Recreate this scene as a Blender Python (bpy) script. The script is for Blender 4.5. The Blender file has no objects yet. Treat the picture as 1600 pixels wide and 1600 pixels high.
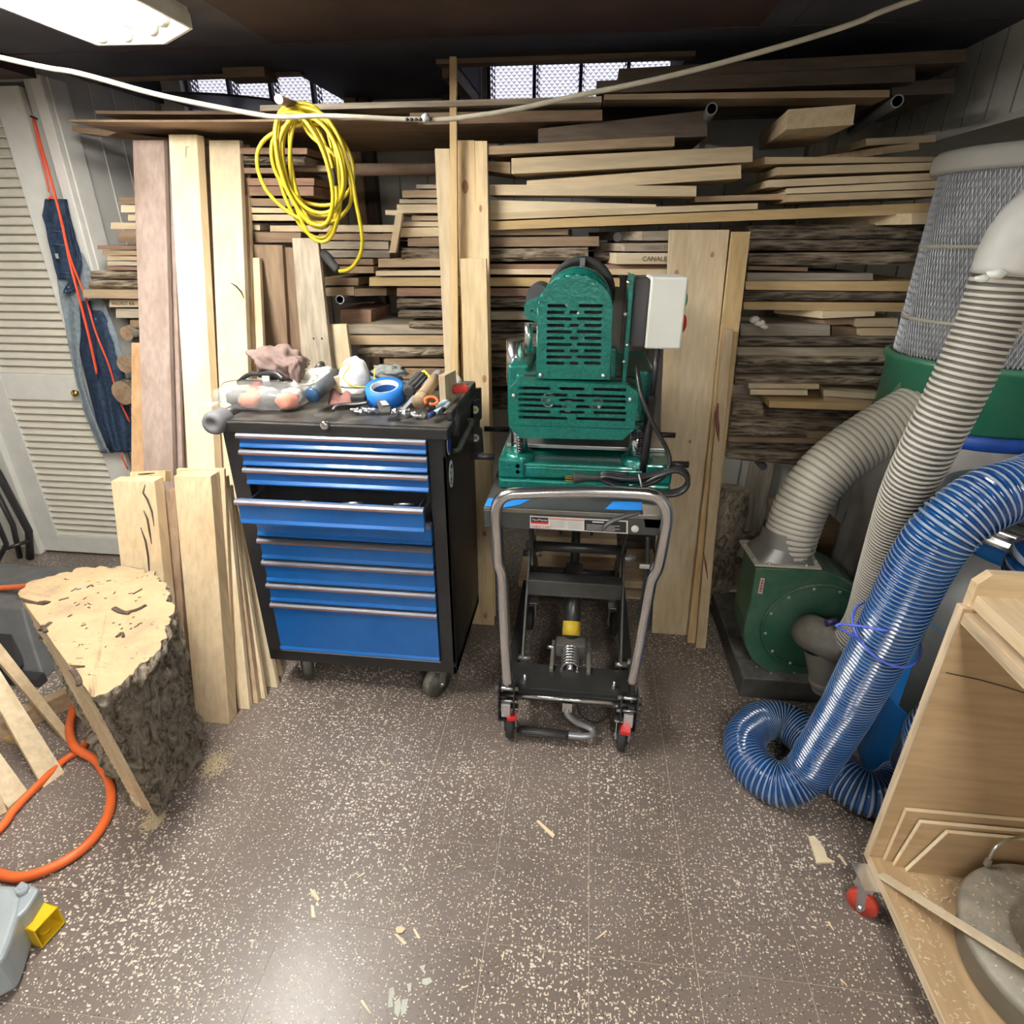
import bpy, random
from random import Random
from math import sin, cos, tan, pi, radians, sqrt, atan2
from mathutils import Vector, Matrix, noise

scene = bpy.context.scene
COL = scene.collection
rnd = Random(7)

# ------------------------------------------------------------------ camera, world, exposure
CAM_H, PITCH, YAW, FPX = 1.466, radians(24.75), radians(6.75), 928.0
cam = bpy.data.cameras.new('camera')
cam.sensor_width = 36.0
cam.lens = FPX / 1600 * 36
cam.clip_start = 0.02
camo = bpy.data.objects.new('camera', cam)
COL.objects.link(camo)
camo.location = (0, 0, CAM_H)
camo.rotation_euler = (pi / 2 - PITCH, 0, YAW)
scene.camera = camo
vs = scene.view_settings
vs.view_transform = 'Standard'
vs.look = 'None'
vs.gamma = 1
vs.use_curve_mapping = False
vs.exposure = 0.62
scene.cycles.use_denoising = True
scene.cycles.max_bounces = 8
scene.cycles.sample_clamp_indirect = 6

world = bpy.data.worlds.new('sky')
scene.world = world
world.use_nodes = True
wn = world.node_tree
wn.nodes.clear()
wo = wn.nodes.new('ShaderNodeOutputWorld')
wb = wn.nodes.new('ShaderNodeBackground')
wt = wn.nodes.new('ShaderNodeTexCoord')
wsx = wn.nodes.new('ShaderNodeSeparateXYZ')
wr = wn.nodes.new('ShaderNodeValToRGB')
wn.links.new(wt.outputs['Generated'], wsx.inputs[0])
wn.links.new(wsx.outputs['Z'], wr.inputs[0])
wr.color_ramp.elements[0].position = 0.0
wr.color_ramp.elements[0].color = (0.30, 0.28, 0.33, 1)
wr.color_ramp.elements[1].position = 0.45
wr.color_ramp.elements[1].color = (0.86, 0.88, 1.0, 1)
wn.links.new(wr.outputs[0], wb.inputs['Color'])
wb.inputs['Strength'].default_value = 1.0
wn.links.new(wb.outputs[0], wo.inputs[0])

TUBE_POWER = 40.0        # fluorescent tubes, radiance (the visible fixture and the two behind the camera)

# ------------------------------------------------------------------ geometry helpers
def _ray(u, v):
    a, b = u - 800.0, v - 800.0
    f = FPX * cos(PITCH) - b * sin(PITCH)
    d = FPX * sin(PITCH) + b * cos(PITCH)
    return Vector((-sin(YAW) * f + cos(YAW) * a, cos(YAW) * f + sin(YAW) * a, -d))
EYE = Vector((0, 0, CAM_H))
def G(u, v, z=0.0):                  # sight line met with a level plane of the room
    r = _ray(u, v)
    return EYE + r * ((z - CAM_H) / r.z)
def P(u, v, y):                      # ... with a plane parallel to the back wall
    r = _ray(u, v)
    return EYE + r * (y / r.y)
def L(u, v, yb, s):                  # ... with the face of a board leaning back (y = yb + s z)
    r = _ray(u, v)
    return EYE + r * ((yb + s * CAM_H) / (r.y - s * r.z))
def PX(u, v, x):
    r = _ray(u, v)
    return EYE + r * (x / r.x)
def V(*a): return Vector(a)
def lerp(a, b, t): return a + (b - a) * t

class MB:
    def __init__(s): s.v = []; s.f = []; s.m = []; s.sm = []
    def add(s, verts, faces, mi=0, smooth=False):
        o = len(s.v)
        s.v += [Vector(p) for p in verts]
        for f in faces:
            s.f.append([i + o for i in f]); s.m.append(mi); s.sm.append(smooth)
        return s
    def hexa(s, p, mi=0):            # p: 4 front (bl br tr tl) then 4 back
        return s.add(p, [(0,1,2,3),(5,4,7,6),(4,0,3,7),(1,5,6,2),(3,2,6,7),(4,5,1,0)], mi)
    def box(s, c, d, mi=0, rot=None):
        x, y, z = d[0]/2, d[1]/2, d[2]/2
        p = [V(-x,-y,-z),V(x,-y,-z),V(x,-y,z),V(-x,-y,z),V(-x,y,-z),V(x,y,-z),V(x,y,z),V(-x,y,z)]
        if rot: p = [rot @ q for q in p]
        c = Vector(c)
        return s.hexa([q + c for q in p], mi)
    def bb(s, x0, x1, y0, y1, z0, z1, mi=0):
        return s.box(((x0+x1)/2,(y0+y1)/2,(z0+z1)/2),(x1-x0,y1-y0,z1-z0), mi)
    def prism(s, pts, d, mi=0):
        n = len(pts); pts = [Vector(p) for p in pts]; d = Vector(d)
        v = pts + [p + d for p in pts]
        nrm = Vector((0,0,0))
        for i in range(n): nrm += (pts[i]-pts[0]).cross(pts[(i+1)%n]-pts[0])
        fl = nrm.dot(d) > 0
        f = [tuple(range(n)), tuple(range(2*n-1, n-1, -1))] + [(i, i+n, (i+1)%n+n, (i+1)%n) for i in range(n)]
        if fl: f = [tuple(reversed(q)) for q in f]
        return s.add(v, f, mi)
    def tube(s, path, r, n=10, mi=0, caps=True, ribs=None, flat=None):
        path = [Vector(p) for p in path]
        rs = r if isinstance(r, (list, tuple)) else [r]*len(path)
        t0 = (path[1]-path[0]).normalized()
        a = Vector((0,0,1)) if abs(t0.z) < .9 else Vector((1,0,0))
        x = t0.cross(a).normalized()
        V_, F_ = [], []
        o = len(s.v)
        for i, p in enumerate(path):
            t = (path[min(i+1,len(path)-1)] - path[max(i-1,0)])
            if t.length < 1e-9: t = t0
            t.normalize()
            x = (x - t * x.dot(t)).normalized()
            y = t.cross(x)
            for k in range(n):
                g = 2*pi*k/n
                s.v.append(p + (x*cos(g) + y*sin(g)*(flat or 1)) * rs[i])
        for i in range(len(path)-1):
            m_ = mi if ribs is None else ribs[i]
            for k in range(n):
                s.f.append([o+i*n+k, o+i*n+(k+1)%n, o+(i+1)*n+(k+1)%n, o+(i+1)*n+k]); s.m.append(m_); s.sm.append(True)
        if caps:
            s.f.append([o+k for k in range(n-1,-1,-1)]); s.m.append(mi); s.sm.append(False)
            e = o+(len(path)-1)*n
            s.f.append([e+k for k in range(n)]); s.m.append(mi); s.sm.append(False)
        return s
    def cyl(s, a, b, r, n=16, mi=0, r2=None):
        return s.tube([a, b], [r, r if r2 is None else r2], n, mi)
    def lathe(s, c, ax, prof, n=24, mi=0, smooth=True, up=None):   # prof: (radius, height along ax)
        ax = Vector(ax).normalized(); c = Vector(c)
        a = Vector((0,0,1)) if abs(ax.z) < .9 else Vector((1,0,0))
        x = ax.cross(a).normalized(); y = ax.cross(x)
        o = len(s.v)
        for r, h in prof:
            for k in range(n):
                g = 2*pi*k/n
                s.v.append(c + ax*h + (x*cos(g)+y*sin(g))*max(r,1e-5))
        for i in range(len(prof)-1):
            for k in range(n):
                s.f.append([o+i*n+k, o+i*n+(k+1)%n, o+(i+1)*n+(k+1)%n, o+(i+1)*n+k]); s.m.append(mi); s.sm.append(smooth)
        return s
    def ball(s, c, r, n=10, mi=0, sc=(1,1,1), nz=0.0):
        c = Vector(c); o = len(s.v); m = n//2+1
        for i in range(m+1):
            t = pi*i/m
            for k in range(n):
                g = 2*pi*k/n
                d = Vector((sin(t)*cos(g), sin(t)*sin(g), cos(t)))
                w = 1 + nz*noise.noise(d*2.3 + c*9)
                s.v.append(c + Vector((d.x*sc[0], d.y*sc[1], d.z*sc[2]))*r*w)
        for i in range(m):
            for k in range(n):
                s.f.append([o+i*n+k, o+(i+1)*n+k, o+(i+1)*n+(k+1)%n, o+i*n+(k+1)%n]); s.m.append(mi); s.sm.append(True)
        return s
    def grid(s, fn, nu, nv, mi=0, smooth=True):
        o = len(s.v)
        for j in range(nv+1):
            for i in range(nu+1): s.v.append(Vector(fn(i/nu, j/nv)))
        for j in range(nv):
            for i in range(nu):
                a = o+j*(nu+1)+i
                s.f.append([a, a+1, a+nu+2, a+nu+1]); s.m.append(mi); s.sm.append(smooth)
        return s
    def build(s, name, mat, parent=None, bevel=0, seg=2, solid=0, sub=0):
        me = bpy.data.meshes.new(name)
        if parent is not None: org = WORLD[parent.name].copy()
        else:
            xs=[p.x for p in s.v]; ys=[p.y for p in s.v]; zs=[p.z for p in s.v]
            org = Vector(((min(xs)+max(xs))/2,(min(ys)+max(ys))/2,min(zs)))
        me.from_pydata([tuple(p-org) for p in s.v], [], s.f)
        mats = mat if isinstance(mat,(list,tuple)) else [mat]
        for m_ in mats: me.materials.append(m_)
        me.polygons.foreach_set('material_index', s.m)
        me.polygons.foreach_set('use_smooth', s.sm)
        me.update()
        return link(name, me, parent, org, bevel, seg, solid, sub)
WORLD = {}
def link(name, me, parent, org, bevel=0, seg=2, solid=0, sub=0):
    o = bpy.data.objects.new(name, me)
    COL.objects.link(o)
    if parent is not None:
        o.parent = parent
    else: o.location = org
    WORLD[o.name] = org
    if solid:
        m = o.modifiers.new('solid','SOLIDIFY'); m.thickness = solid; m.offset = 0
    if sub:
        m = o.modifiers.new('sub','SUBSURF'); m.levels = sub; m.render_levels = sub
    if bevel:
        m = o.modifiers.new('bevel','BEVEL'); m.width = bevel; m.segments = seg; m.limit_method = 'ANGLE'; m.angle_limit = radians(40)
        try: m.harden_normals = False
        except Exception: pass
    return o
def tag(o, label=None, cat=None, group=None, kind=None):
    if label: o['label'] = label
    if cat: o['category'] = cat
    if group: o['group'] = group
    if kind: o['kind'] = kind
    return o
def thing(name, label, cat, loc, group=None, kind=None):
    o = bpy.data.objects.new(name, None)
    o.empty_display_size = .05
    COL.objects.link(o); o.location = loc
    WORLD[o.name] = Vector(loc)
    return tag(o, label, cat, group, kind)
def struct(o): o['kind'] = 'structure'; return o
def dup(o, off, label=None, rotz=0):
    r = o.copy(); COL.objects.link(r); r.location = Vector(o.location)+Vector(off)
    r.rotation_euler = (o.rotation_euler.x, o.rotation_euler.y, o.rotation_euler.z+rotz)
    if label: r['label'] = label
    for ch in o.children:
        c = ch.copy(); COL.objects.link(c); c.parent = r
        for g in ch.children:
            d = g.copy(); COL.objects.link(d); d.parent = c
    return r
def part_copy(o, off):               # another piece like o under the same parent, sharing its mesh
    r = o.copy(); COL.objects.link(r); r.location = Vector(o.location)+Vector(off)
    return r
def spline(pts, step):
    pts = [Vector(p) for p in pts]
    dense = []
    n = len(pts)
    for i in range(n-1):
        p0 = pts[max(i-1,0)]; p1 = pts[i]; p2 = pts[i+1]; p3 = pts[min(i+2,n-1)]
        for k in range(40):
            t = k/40
            dense.append(.5*((2*p1)+(p2-p0)*t+(2*p0-5*p1+4*p2-p3)*t*t+(3*p1-p0-3*p2+p3)*t*t*t))
    dense.append(pts[-1])
    out = [dense[0]]; acc = 0
    for a, b in zip(dense, dense[1:]):
        d = (b-a).length
        while acc + d >= step:
            t = (step-acc)/d
            a = a.lerp(b, t); out.append(a); d = (b-a).length; acc = 0
        acc += d
    return out
def fill(pts, d):
    out = [Vector(pts[0])]
    for a, b in zip(pts, pts[1:]):
        a, b = Vector(a), Vector(b); n = max(1, int((b-a).length/d))
        for k in range(1, n+1): out.append(a.lerp(b, k/n))
    return out
def hose_mb(pts, r, pitch, amp, n=20, prof=(0, .75, 1, .75)):
    k = len(prof)
    path = spline(pts, pitch/k)
    rs = [r - amp + amp*prof[i % k] for i in range(len(path))]
    ribs = [1 if prof[i % k] + prof[(i+1) % k] > 1.6 else 0 for i in range(len(path))]
    return MB().tube(path, rs, n, 0, True, ribs)
def plate(name, outline, holes, thick, o, ax, ay, mat, parent=None, bevel=0):   # flat plate with real holes
    cu = bpy.data.curves.new(name, 'CURVE'); cu.dimensions = '2D'; cu.fill_mode = 'BOTH'; cu.extrude = thick/2
    for pts in [outline]+holes:
        sp = cu.splines.new('POLY'); sp.points.add(len(pts)-1); sp.use_cyclic_u = True
        for i, q in enumerate(pts): sp.points[i].co = (q[0], q[1], 0, 1)
    tmp = bpy.data.objects.new('tmp', cu)
    me = bpy.data.meshes.new_from_object(tmp)
    bpy.data.objects.remove(tmp); bpy.data.curves.remove(cu)
    ax = Vector(ax).normalized(); ay = Vector(ay).normalized(); az = ax.cross(ay)
    org = WORLD[parent.name] if parent is not None else Vector(o)
    for vv in me.vertices:
        c = vv.co; vv.co = Vector(o)+ax*c.x+ay*c.y+az*c.z-org
    me.materials.clear(); me.materials.append(mat)
    me.name = name
    return link(name, me, parent, org.copy(), bevel)
def text(name, s, size, o, ax, ay, mat, parent, ext=.0006, align='LEFT', sx=1.0):
    cu = bpy.data.curves.new(name, 'FONT'); cu.body = s; cu.size = size; cu.extrude = ext; cu.align_x = align
    cu.resolution_u = 2
    tmp = bpy.data.objects.new('tmp', cu)
    me = bpy.data.meshes.new_from_object(tmp)
    bpy.data.objects.remove(tmp); bpy.data.curves.remove(cu)
    ax = Vector(ax).normalized(); ay = Vector(ay).normalized(); az = ax.cross(ay)
    org = WORLD[parent.name]
    for vv in me.vertices:
        c = vv.co; vv.co = Vector(o)+ax*c.x*sx+ay*c.y+az*c.z-org
    me.materials.clear(); me.materials.append(mat)
    return link(name, me, parent, org.copy())
def slot(cx, cy, w, h, n=5):         # outline of a round-ended slot
    r = h/2; out = []
    for k in range(n+1):
        g = -pi/2 + pi*k/n; out.append((cx+w/2-r+r*cos(g), cy+r*sin(g)))
    for k in range(n+1):
        g = pi/2 + pi*k/n; out.append((cx-w/2+r+r*cos(g), cy+r*sin(g)))
    return out

# ------------------------------------------------------------------ materials
MATS = {}
def nt(name):
    m = bpy.data.materials.new(name); m.use_nodes = True
    t = m.node_tree; b = t.nodes['Principled BSDF']
    return m, t, b
def node(t, typ, **kw):
    n = t.nodes.new(typ)
    for k, v_ in kw.items():
        if k in ('operation','blend_type','data_type','feature','noise_dimensions','distance','wave_type','bands_direction'): setattr(n, k, v_)
        else: n.inputs[k].default_value = v_
    return n
def ramp(t, stops, src, interp='LINEAR'):
    r = t.nodes.new('ShaderNodeValToRGB'); r.color_ramp.interpolation = interp
    e = r.color_ramp.elements
    while len(e) < len(stops): e.new(.5)
    for i, (p, c) in enumerate(stops): e[i].position = p; e[i].color = (*c, 1) if len(c) == 3 else c
    t.links.new(src, r.inputs[0]); return r
def mix(t, fac, a, b, mode='MIX'):
    m = t.nodes.new('ShaderNodeMix'); m.data_type = 'RGBA'; m.blend_type = mode
    for sock, val in ((m.inputs[0], fac), (m.inputs[6], a), (m.inputs[7], b)):
        if hasattr(val, 'is_linked') or hasattr(val, 'links'): t.links.new(val, sock)
        elif isinstance(val, (int, float)): sock.default_value = val
        else: sock.default_value = (*val, 1)
    return m.outputs[2]
def bump(t, b, src, st, dist=.01):
    n = t.nodes.new('ShaderNodeBump'); n.inputs['Strength'].default_value = st; n.inputs['Distance'].default_value = dist
    t.links.new(src, n.inputs['Height']); t.links.new(n.outputs[0], b.inputs['Normal'])
def coords(t, scale, rand=True, which='Object'):
    tc = t.nodes.new('ShaderNodeTexCoord'); mp = t.nodes.new('ShaderNodeMapping'); mp.inputs['Scale'].default_value = scale
    t.links.new(tc.outputs[which], mp.inputs['Vector'])
    if rand:
        oi = t.nodes.new('ShaderNodeObjectInfo')
        mu = t.nodes.new('ShaderNodeMath'); mu.operation = 'MULTIPLY'; mu.inputs[1].default_value = 37.0
        t.links.new(oi.outputs['Random'], mu.inputs[0])
        cb = t.nodes.new('ShaderNodeCombineXYZ')
        for k in range(3): t.links.new(mu.outputs[0], cb.inputs[k])
        t.links.new(cb.outputs[0], mp.inputs['Location'])
    return mp.outputs[0]
def plain(name, col, rough=.5, metal=0.0, spec=None, var=.12, scale=18, bmp=0.0, coat=0, trans=0, alpha=1):
    if name in MATS: return MATS[name]
    m, t, b = nt(name)
    v_ = coords(t, (scale,)*3, False)
    n = node(t, 'ShaderNodeTexNoise', Scale=1.0, Detail=4.0); t.links.new(v_, n.inputs['Vector'])
    r = ramp(t, [(.3, tuple(c*(1-var) for c in col)), (.7, tuple(min(1,c*(1+var)) for c in col))], n.outputs[0])
    t.links.new(r.outputs[0], b.inputs['Base Color'])
    b.inputs['Roughness'].default_value = rough; b.inputs['Metallic'].default_value = metal
    if spec is not None: b.inputs['Specular IOR Level'].default_value = spec
    if coat: b.inputs['Coat Weight'].default_value = coat
    if trans: b.inputs['Transmission Weight'].default_value = trans
    if alpha < 1: b.inputs['Alpha'].default_value = alpha
    if bmp: bump(t, b, n.outputs[0], bmp)
    MATS[name] = m; return m
def dusty(name, col, dust, amt=.5, rough=.5, metal=0, scale=14, zmask=False):
    if name in MATS: return MATS[name]
    m, t, b = nt(name)
    v_ = coords(t, (scale,)*3, False)
    n = node(t, 'ShaderNodeTexNoise', Scale=1.0, Detail=7.0, Roughness=.65); t.links.new(v_, n.inputs['Vector'])
    geo = t.nodes.new('ShaderNodeNewGeometry'); sx = t.nodes.new('ShaderNodeSeparateXYZ'); t.links.new(geo.outputs['Normal'], sx.inputs[0])
    up = node(t, 'ShaderNodeMapRange'); up.inputs[1].default_value = -.1; up.inputs[2].default_value = 1; up.inputs[3].default_value = .25; up.inputs[4].default_value = 1.2
    t.links.new(sx.outputs['Z'], up.inputs[0])
    r = ramp(t, [(.35, (0,0,0)), (.75, (1,1,1))], n.outputs[0])
    mm = t.nodes.new('ShaderNodeMath'); mm.operation = 'MULTIPLY'; t.links.new(r.outputs[0], mm.inputs[0]); t.links.new(up.outputs[0], mm.inputs[1])
    m2 = t.nodes.new('ShaderNodeMath'); m2.operation = 'MULTIPLY'; m2.use_clamp = True; m2.inputs[1].default_value = amt*2; t.links.new(mm.outputs[0], m2.inputs[0])
    t.links.new(mix(t, m2.outputs[0], col, dust), b.inputs['Base Color'])
    b.inputs['Roughness'].default_value = rough; b.inputs['Metallic'].default_value = metal
    MATS[name] = m; return m
WOODS = {  # light, dark, streak
 'maple':  ((.68,.53,.34),(.57,.42,.25),.3), 'pale': ((.76,.62,.42),(.62,.47,.28),.3), 'cream': ((.86,.73,.52),(.76,.60,.38),.2),
 'pine':   ((.82,.65,.40),(.70,.49,.25),.35), 'yellow': ((.72,.53,.28),(.60,.41,.19),.3), 'tan': ((.56,.42,.27),(.42,.30,.18),.4),
 'brown':  ((.36,.25,.16),(.22,.14,.09),.5), 'red': ((.36,.22,.15),(.22,.12,.08),.5), 'dark': ((.16,.12,.09),(.08,.06,.05),.5),
 'grey':   ((.42,.37,.30),(.26,.22,.17),.55), 'weather': ((.55,.47,.36),(.34,.28,.21),.6), 'walnut': ((.50,.385,.33),(.38,.275,.225),.35),
 'ply':    ((.50,.355,.205),(.41,.28,.155),.25), 'plyedge': ((.76,.61,.42),(.60,.45,.29),.6), 'orange': ((.60,.38,.21),(.48,.28,.14),.3)}
def wood(kind, ax='x', knots=False, dust=False):
    key = f'wood_{kind}_{ax}' + ('_knots' if knots else '') + ('_dust' if dust else '')
    if key in MATS: return MATS[key]
    a, d, st = WOODS[kind]
    m, t, b = nt(key)
    sc = {'x': (1.6, 14, 14), 'y': (14, 1.6, 14), 'z': (14, 14, 1.6)}[ax]
    v_ = coords(t, sc)
    n1 = node(t, 'ShaderNodeTexNoise', Scale=1.0, Detail=5.0, Distortion=.6); t.links.new(v_, n1.inputs['Vector'])
    mp2 = t.nodes.new('ShaderNodeMapping'); mp2.inputs['Scale'].default_value = (5,5,5); t.links.new(v_, mp2.inputs['Vector'])
    n2 = node(t, 'ShaderNodeTexNoise', Scale=1.0, Detail=3.0); t.links.new(mp2.outputs[0], n2.inputs['Vector'])
    r1 = ramp(t, [(.28, d), (.62, a)], n1.outputs[0])
    r2 = ramp(t, [(.3, tuple(c*(1-st*.6) for c in (1,1,1))), (.62, (1,1,1))], n2.outputs[0])
    c = mix(t, 1.0, r1.outputs[0], r2.outputs[0], 'MULTIPLY')
    oi = t.nodes.new('ShaderNodeObjectInfo')
    hv = t.nodes.new('ShaderNodeMapRange'); hv.inputs[3].default_value = .84; hv.inputs[4].default_value = 1.12; t.links.new(oi.outputs['Random'], hv.inputs[0])
    hs = t.nodes.new('ShaderNodeHueSaturation'); t.links.new(hv.outputs[0], hs.inputs['Value']); t.links.new(c, hs.inputs['Color'])
    c = hs.outputs[0]
    if knots:
        vk = coords(t, {'x': (3.5, 12, 12), 'z': (12, 12, 3.5), 'y': (12, 3.5, 12)}[ax])
        vo = node(t, 'ShaderNodeTexVoronoi', Scale=1.0, Randomness=1.0); t.links.new(vk, vo.inputs['Vector'])
        rk = ramp(t, [(.07, (.28,.13,.06)), (.12, (.62,.40,.22)), (.17, (1,1,1))], vo.outputs['Distance'])
        c = mix(t, 1.0, c, rk.outputs[0], 'MULTIPLY')
    t.links.new(c, b.inputs['Base Color'])
    b.inputs['Roughness'].default_value = .62
    b.inputs['Specular IOR Level'].default_value = .25
    bump(t, b, n2.outputs[0], .15, .003)
    MATS[key] = m; return m
def bark(name, a, d, scale=(14, 30, 45)):
    if name in MATS: return MATS[name]
    m, t, b = nt(name)
    v_ = coords(t, scale)
    n = node(t, 'ShaderNodeTexNoise', Scale=1.0, Detail=8.0, Roughness=.7, Distortion=1.2); t.links.new(v_, n.inputs['Vector'])
    vo = node(t, 'ShaderNodeTexVoronoi', Scale=1.2); t.links.new(v_, vo.inputs['Vector'])
    mu = t.nodes.new('ShaderNodeMath'); mu.operation = 'MULTIPLY'; t.links.new(n.outputs[0], mu.inputs[0]); t.links.new(vo.outputs['Distance'], mu.inputs[1])
    r = ramp(t, [(.08, tuple(c*.35 for c in d)), (.2, d), (.42, a)], mu.outputs[0])
    t.links.new(r.outputs[0], b.inputs['Base Color']); b.inputs['Roughness'].default_value = .9; b.inputs['Specular IOR Level'].default_value = .1
    bump(t, b, mu.outputs[0], 1.0, .02)
    MATS[name] = m; return m
def stump_bark():
    if 'stump_bark' in MATS: return MATS['stump_bark']
    m, t, b = nt('stump_bark')
    v_ = coords(t, (24,24,15), False)
    n1 = node(t, 'ShaderNodeTexNoise', Scale=1.0, Detail=10.0, Roughness=.72, Distortion=1.8); t.links.new(v_, n1.inputs['Vector'])
    r1 = ramp(t, [(.34, (.05,.038,.028)), (.43, (.24,.19,.14)), (.52, (.46,.385,.295)), (.66, (.64,.56,.45))], n1.outputs[0])
    t.links.new(r1.outputs[0], b.inputs['Base Color']); b.inputs['Roughness'].default_value = .92; b.inputs['Specular IOR Level'].default_value = .1
    bump(t, b, n1.outputs[0], 1.0, .035)
    MATS['stump_bark'] = m; return m
BARK = lambda: bark('bark_grey', (.52,.43,.32), (.25,.195,.14), (9, 40, 80))
BARKD = lambda: bark('bark_dark', (.36,.295,.225), (.15,.12,.09), (9, 40, 80))
CHROME = plain('chrome', (.82,.82,.84), .2, 1.0, var=.03)
ZINC = plain('zinc_plated_steel', (.66,.67,.68), .3, 1.0)
STEEL = dusty('grey_steel_pipe', (.20,.21,.23), (.38,.35,.31), .4, .55, .6)
BLACK = plain('black_enamel', (.018,.018,.02), .38)
BLACKS = plain('black_satin_steel', (.030,.030,.031), .33, .2)
RUBBER = plain('black_rubber', (.02,.02,.02), .7)
GREENH = plain('green_hammered_paint', (.003,.135,.108), .28, .25, var=.25, scale=120, bmp=.25, coat=.3)
GREEND = dusty('dusty_green_paint', (.022,.105,.058), (.30,.29,.21), .36, .5)
WHITEP = plain('white_paint', (.74,.73,.68), .5, var=.05)
BLUEP = plain('blue_drawer_paint', (.010,.125,.43), .3, .1, var=.06, coat=.25)

# ------------------------------------------------------------------ room shell
TILE, TX0, TY0 = .2365, .078, 1.0475
def floor_mat():
    m, t, b = nt('speckled_brown_vinyl')
    g = t.nodes.new('ShaderNodeNewGeometry')
    base = node(t, 'ShaderNodeTexNoise', Scale=3.0, Detail=6.0); t.links.new(g.outputs['Position'], base.inputs['Vector'])
    rb = ramp(t, [(.3, (.135,.106,.090)), (.7, (.195,.158,.138))], base.outputs[0])
    col = rb.outputs[0]
    dn = node(t, 'ShaderNodeTexNoise', Scale=2.2, Detail=3.0); t.links.new(g.outputs['Position'], dn.inputs['Vector'])
    for sc, top, c, off, st in ((104, .27, (.74,.67,.57), 0, (1,1,1)), (135, .24, (.62,.55,.45), 3.3, (1,.6,1)), (80, .15, (.03,.028,.028), 7.7, (1,1,1)), (88, .18, (.76,.70,.60), 12.1, (.45,1,1))):
        mp = t.nodes.new('ShaderNodeMapping'); mp.inputs['Scale'].default_value = st; mp.inputs['Location'].default_value = (off, off*1.7, 0); mp.inputs['Rotation'].default_value = (0,0,off)
        t.links.new(g.outputs['Position'], mp.inputs['Vector'])
        vo = node(t, 'ShaderNodeTexVoronoi', Scale=float(sc)); vo.voronoi_dimensions = '2D'; t.links.new(mp.outputs[0], vo.inputs['Vector'])
        sx = t.nodes.new('ShaderNodeSeparateXYZ'); t.links.new(vo.outputs['Color'], sx.inputs[0])
        th = t.nodes.new('ShaderNodeMapRange'); th.inputs[1].default_value = .45; th.inputs[2].default_value = 1; th.inputs[3].default_value = 0; th.inputs[4].default_value = top
        t.links.new(sx.outputs['X'], th.inputs[0])
        if c[0] > .1:
            dm = t.nodes.new('ShaderNodeMapRange'); dm.inputs[1].default_value = .38; dm.inputs[2].default_value = .64; dm.inputs[3].default_value = .66; dm.inputs[4].default_value = 1.5
            t.links.new(dn.outputs[0], dm.inputs[0])
            mu = t.nodes.new('ShaderNodeMath'); mu.operation = 'MULTIPLY'; t.links.new(th.outputs[0], mu.inputs[0]); t.links.new(dm.outputs[0], mu.inputs[1]); tho = mu.outputs[0]
        else: tho = th.outputs[0]
        lt = t.nodes.new('ShaderNodeMath'); lt.operation = 'LESS_THAN'; t.links.new(vo.outputs['Distance'], lt.inputs[0]); t.links.new(tho, lt.inputs[1])
        col = mix(t, lt.outputs[0], col, c)
    t.links.new(col, b.inputs['Base Color'])
    rr = node(t, 'ShaderNodeMapRange'); rr.inputs[3].default_value = .22; rr.inputs[4].default_value = .42; t.links.new(base.outputs[0], rr.inputs[0]); t.links.new(rr.outputs[0], b.inputs['Roughness'])
    b.inputs['Specular IOR Level'].default_value = .45
    return m
FLOORM = floor_mat()
SEAM = plain('dusty_tile_joint', (.50,.43,.34), .9)
mb = MB()
i0, i1, j0, j1 = -11, 9, -3, 6
fx0, fx1, fy0, fy1 = TX0+i0*TILE, TX0+i1*TILE, TY0+j0*TILE, TY0+j1*TILE
zf = -.0012
X0, X1, Y0, Y1 = -3.4, 2.3, -3.0, 3.2
for (a, b_, c, d, mi) in ((X0,X1,Y0,fy0,0),(X0,X1,fy1,Y1,0),(X0,fx0,fy0,fy1,0),(fx1,X1,fy0,fy1,0),(fx0,fx1,fy0,fy1,1)):
    mb.bb(a, b_, c, d, -.06, zf if mi else 0, mi)
floor = tag(mb.build('floor', [FLOORM, SEAM]), 'brown speckled vinyl tile floor strewn with sawdust', kind='structure')
mb = MB().bb(TX0+.0008, TX0+TILE-.0008, TY0+.0008, TY0+TILE-.0008, zf, 0)
t0 = mb.build('tile', FLOORM, floor)
for i in range(i0, i1):
    for j in range(j0, j1):
        if (i, j) != (0, 0): part_copy(t0, (i*TILE, j*TILE, rnd.uniform(-.0002, 0)))

def panel_mat():
    m, t, b = nt('white_wall_paneling')
    v_ = coords(t, (3,3,3), False)
    n = node(t, 'ShaderNodeTexNoise', Scale=1.0, Detail=6.0); t.links.new(v_, n.inputs['Vector'])
    r = ramp(t, [(.3, (.52,.51,.47)), (.7, (.66,.65,.61))], n.outputs[0])
    t.links.new(r.outputs[0], b.inputs['Base Color']); b.inputs['Roughness'].default_value = .6
    return m
PANEL = panel_mat()
GROOVE = plain('panel_groove', (.30,.29,.27), .8)
CEILM = plain('dark_ceiling_paint', (.085,.085,.110), .75, var=.25, scale=3)
BROWNT = wood('brown', 'x')
def wall(name, segs, grooves, label):     # segs: boxes; grooves: thin recessed strips laid as separate dark battens behind panel joints
    mb = MB()
    for s_ in segs: mb.bb(*s_)
    o = struct(mb.build(name, PANEL)); tag(o, label)
    return o
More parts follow.
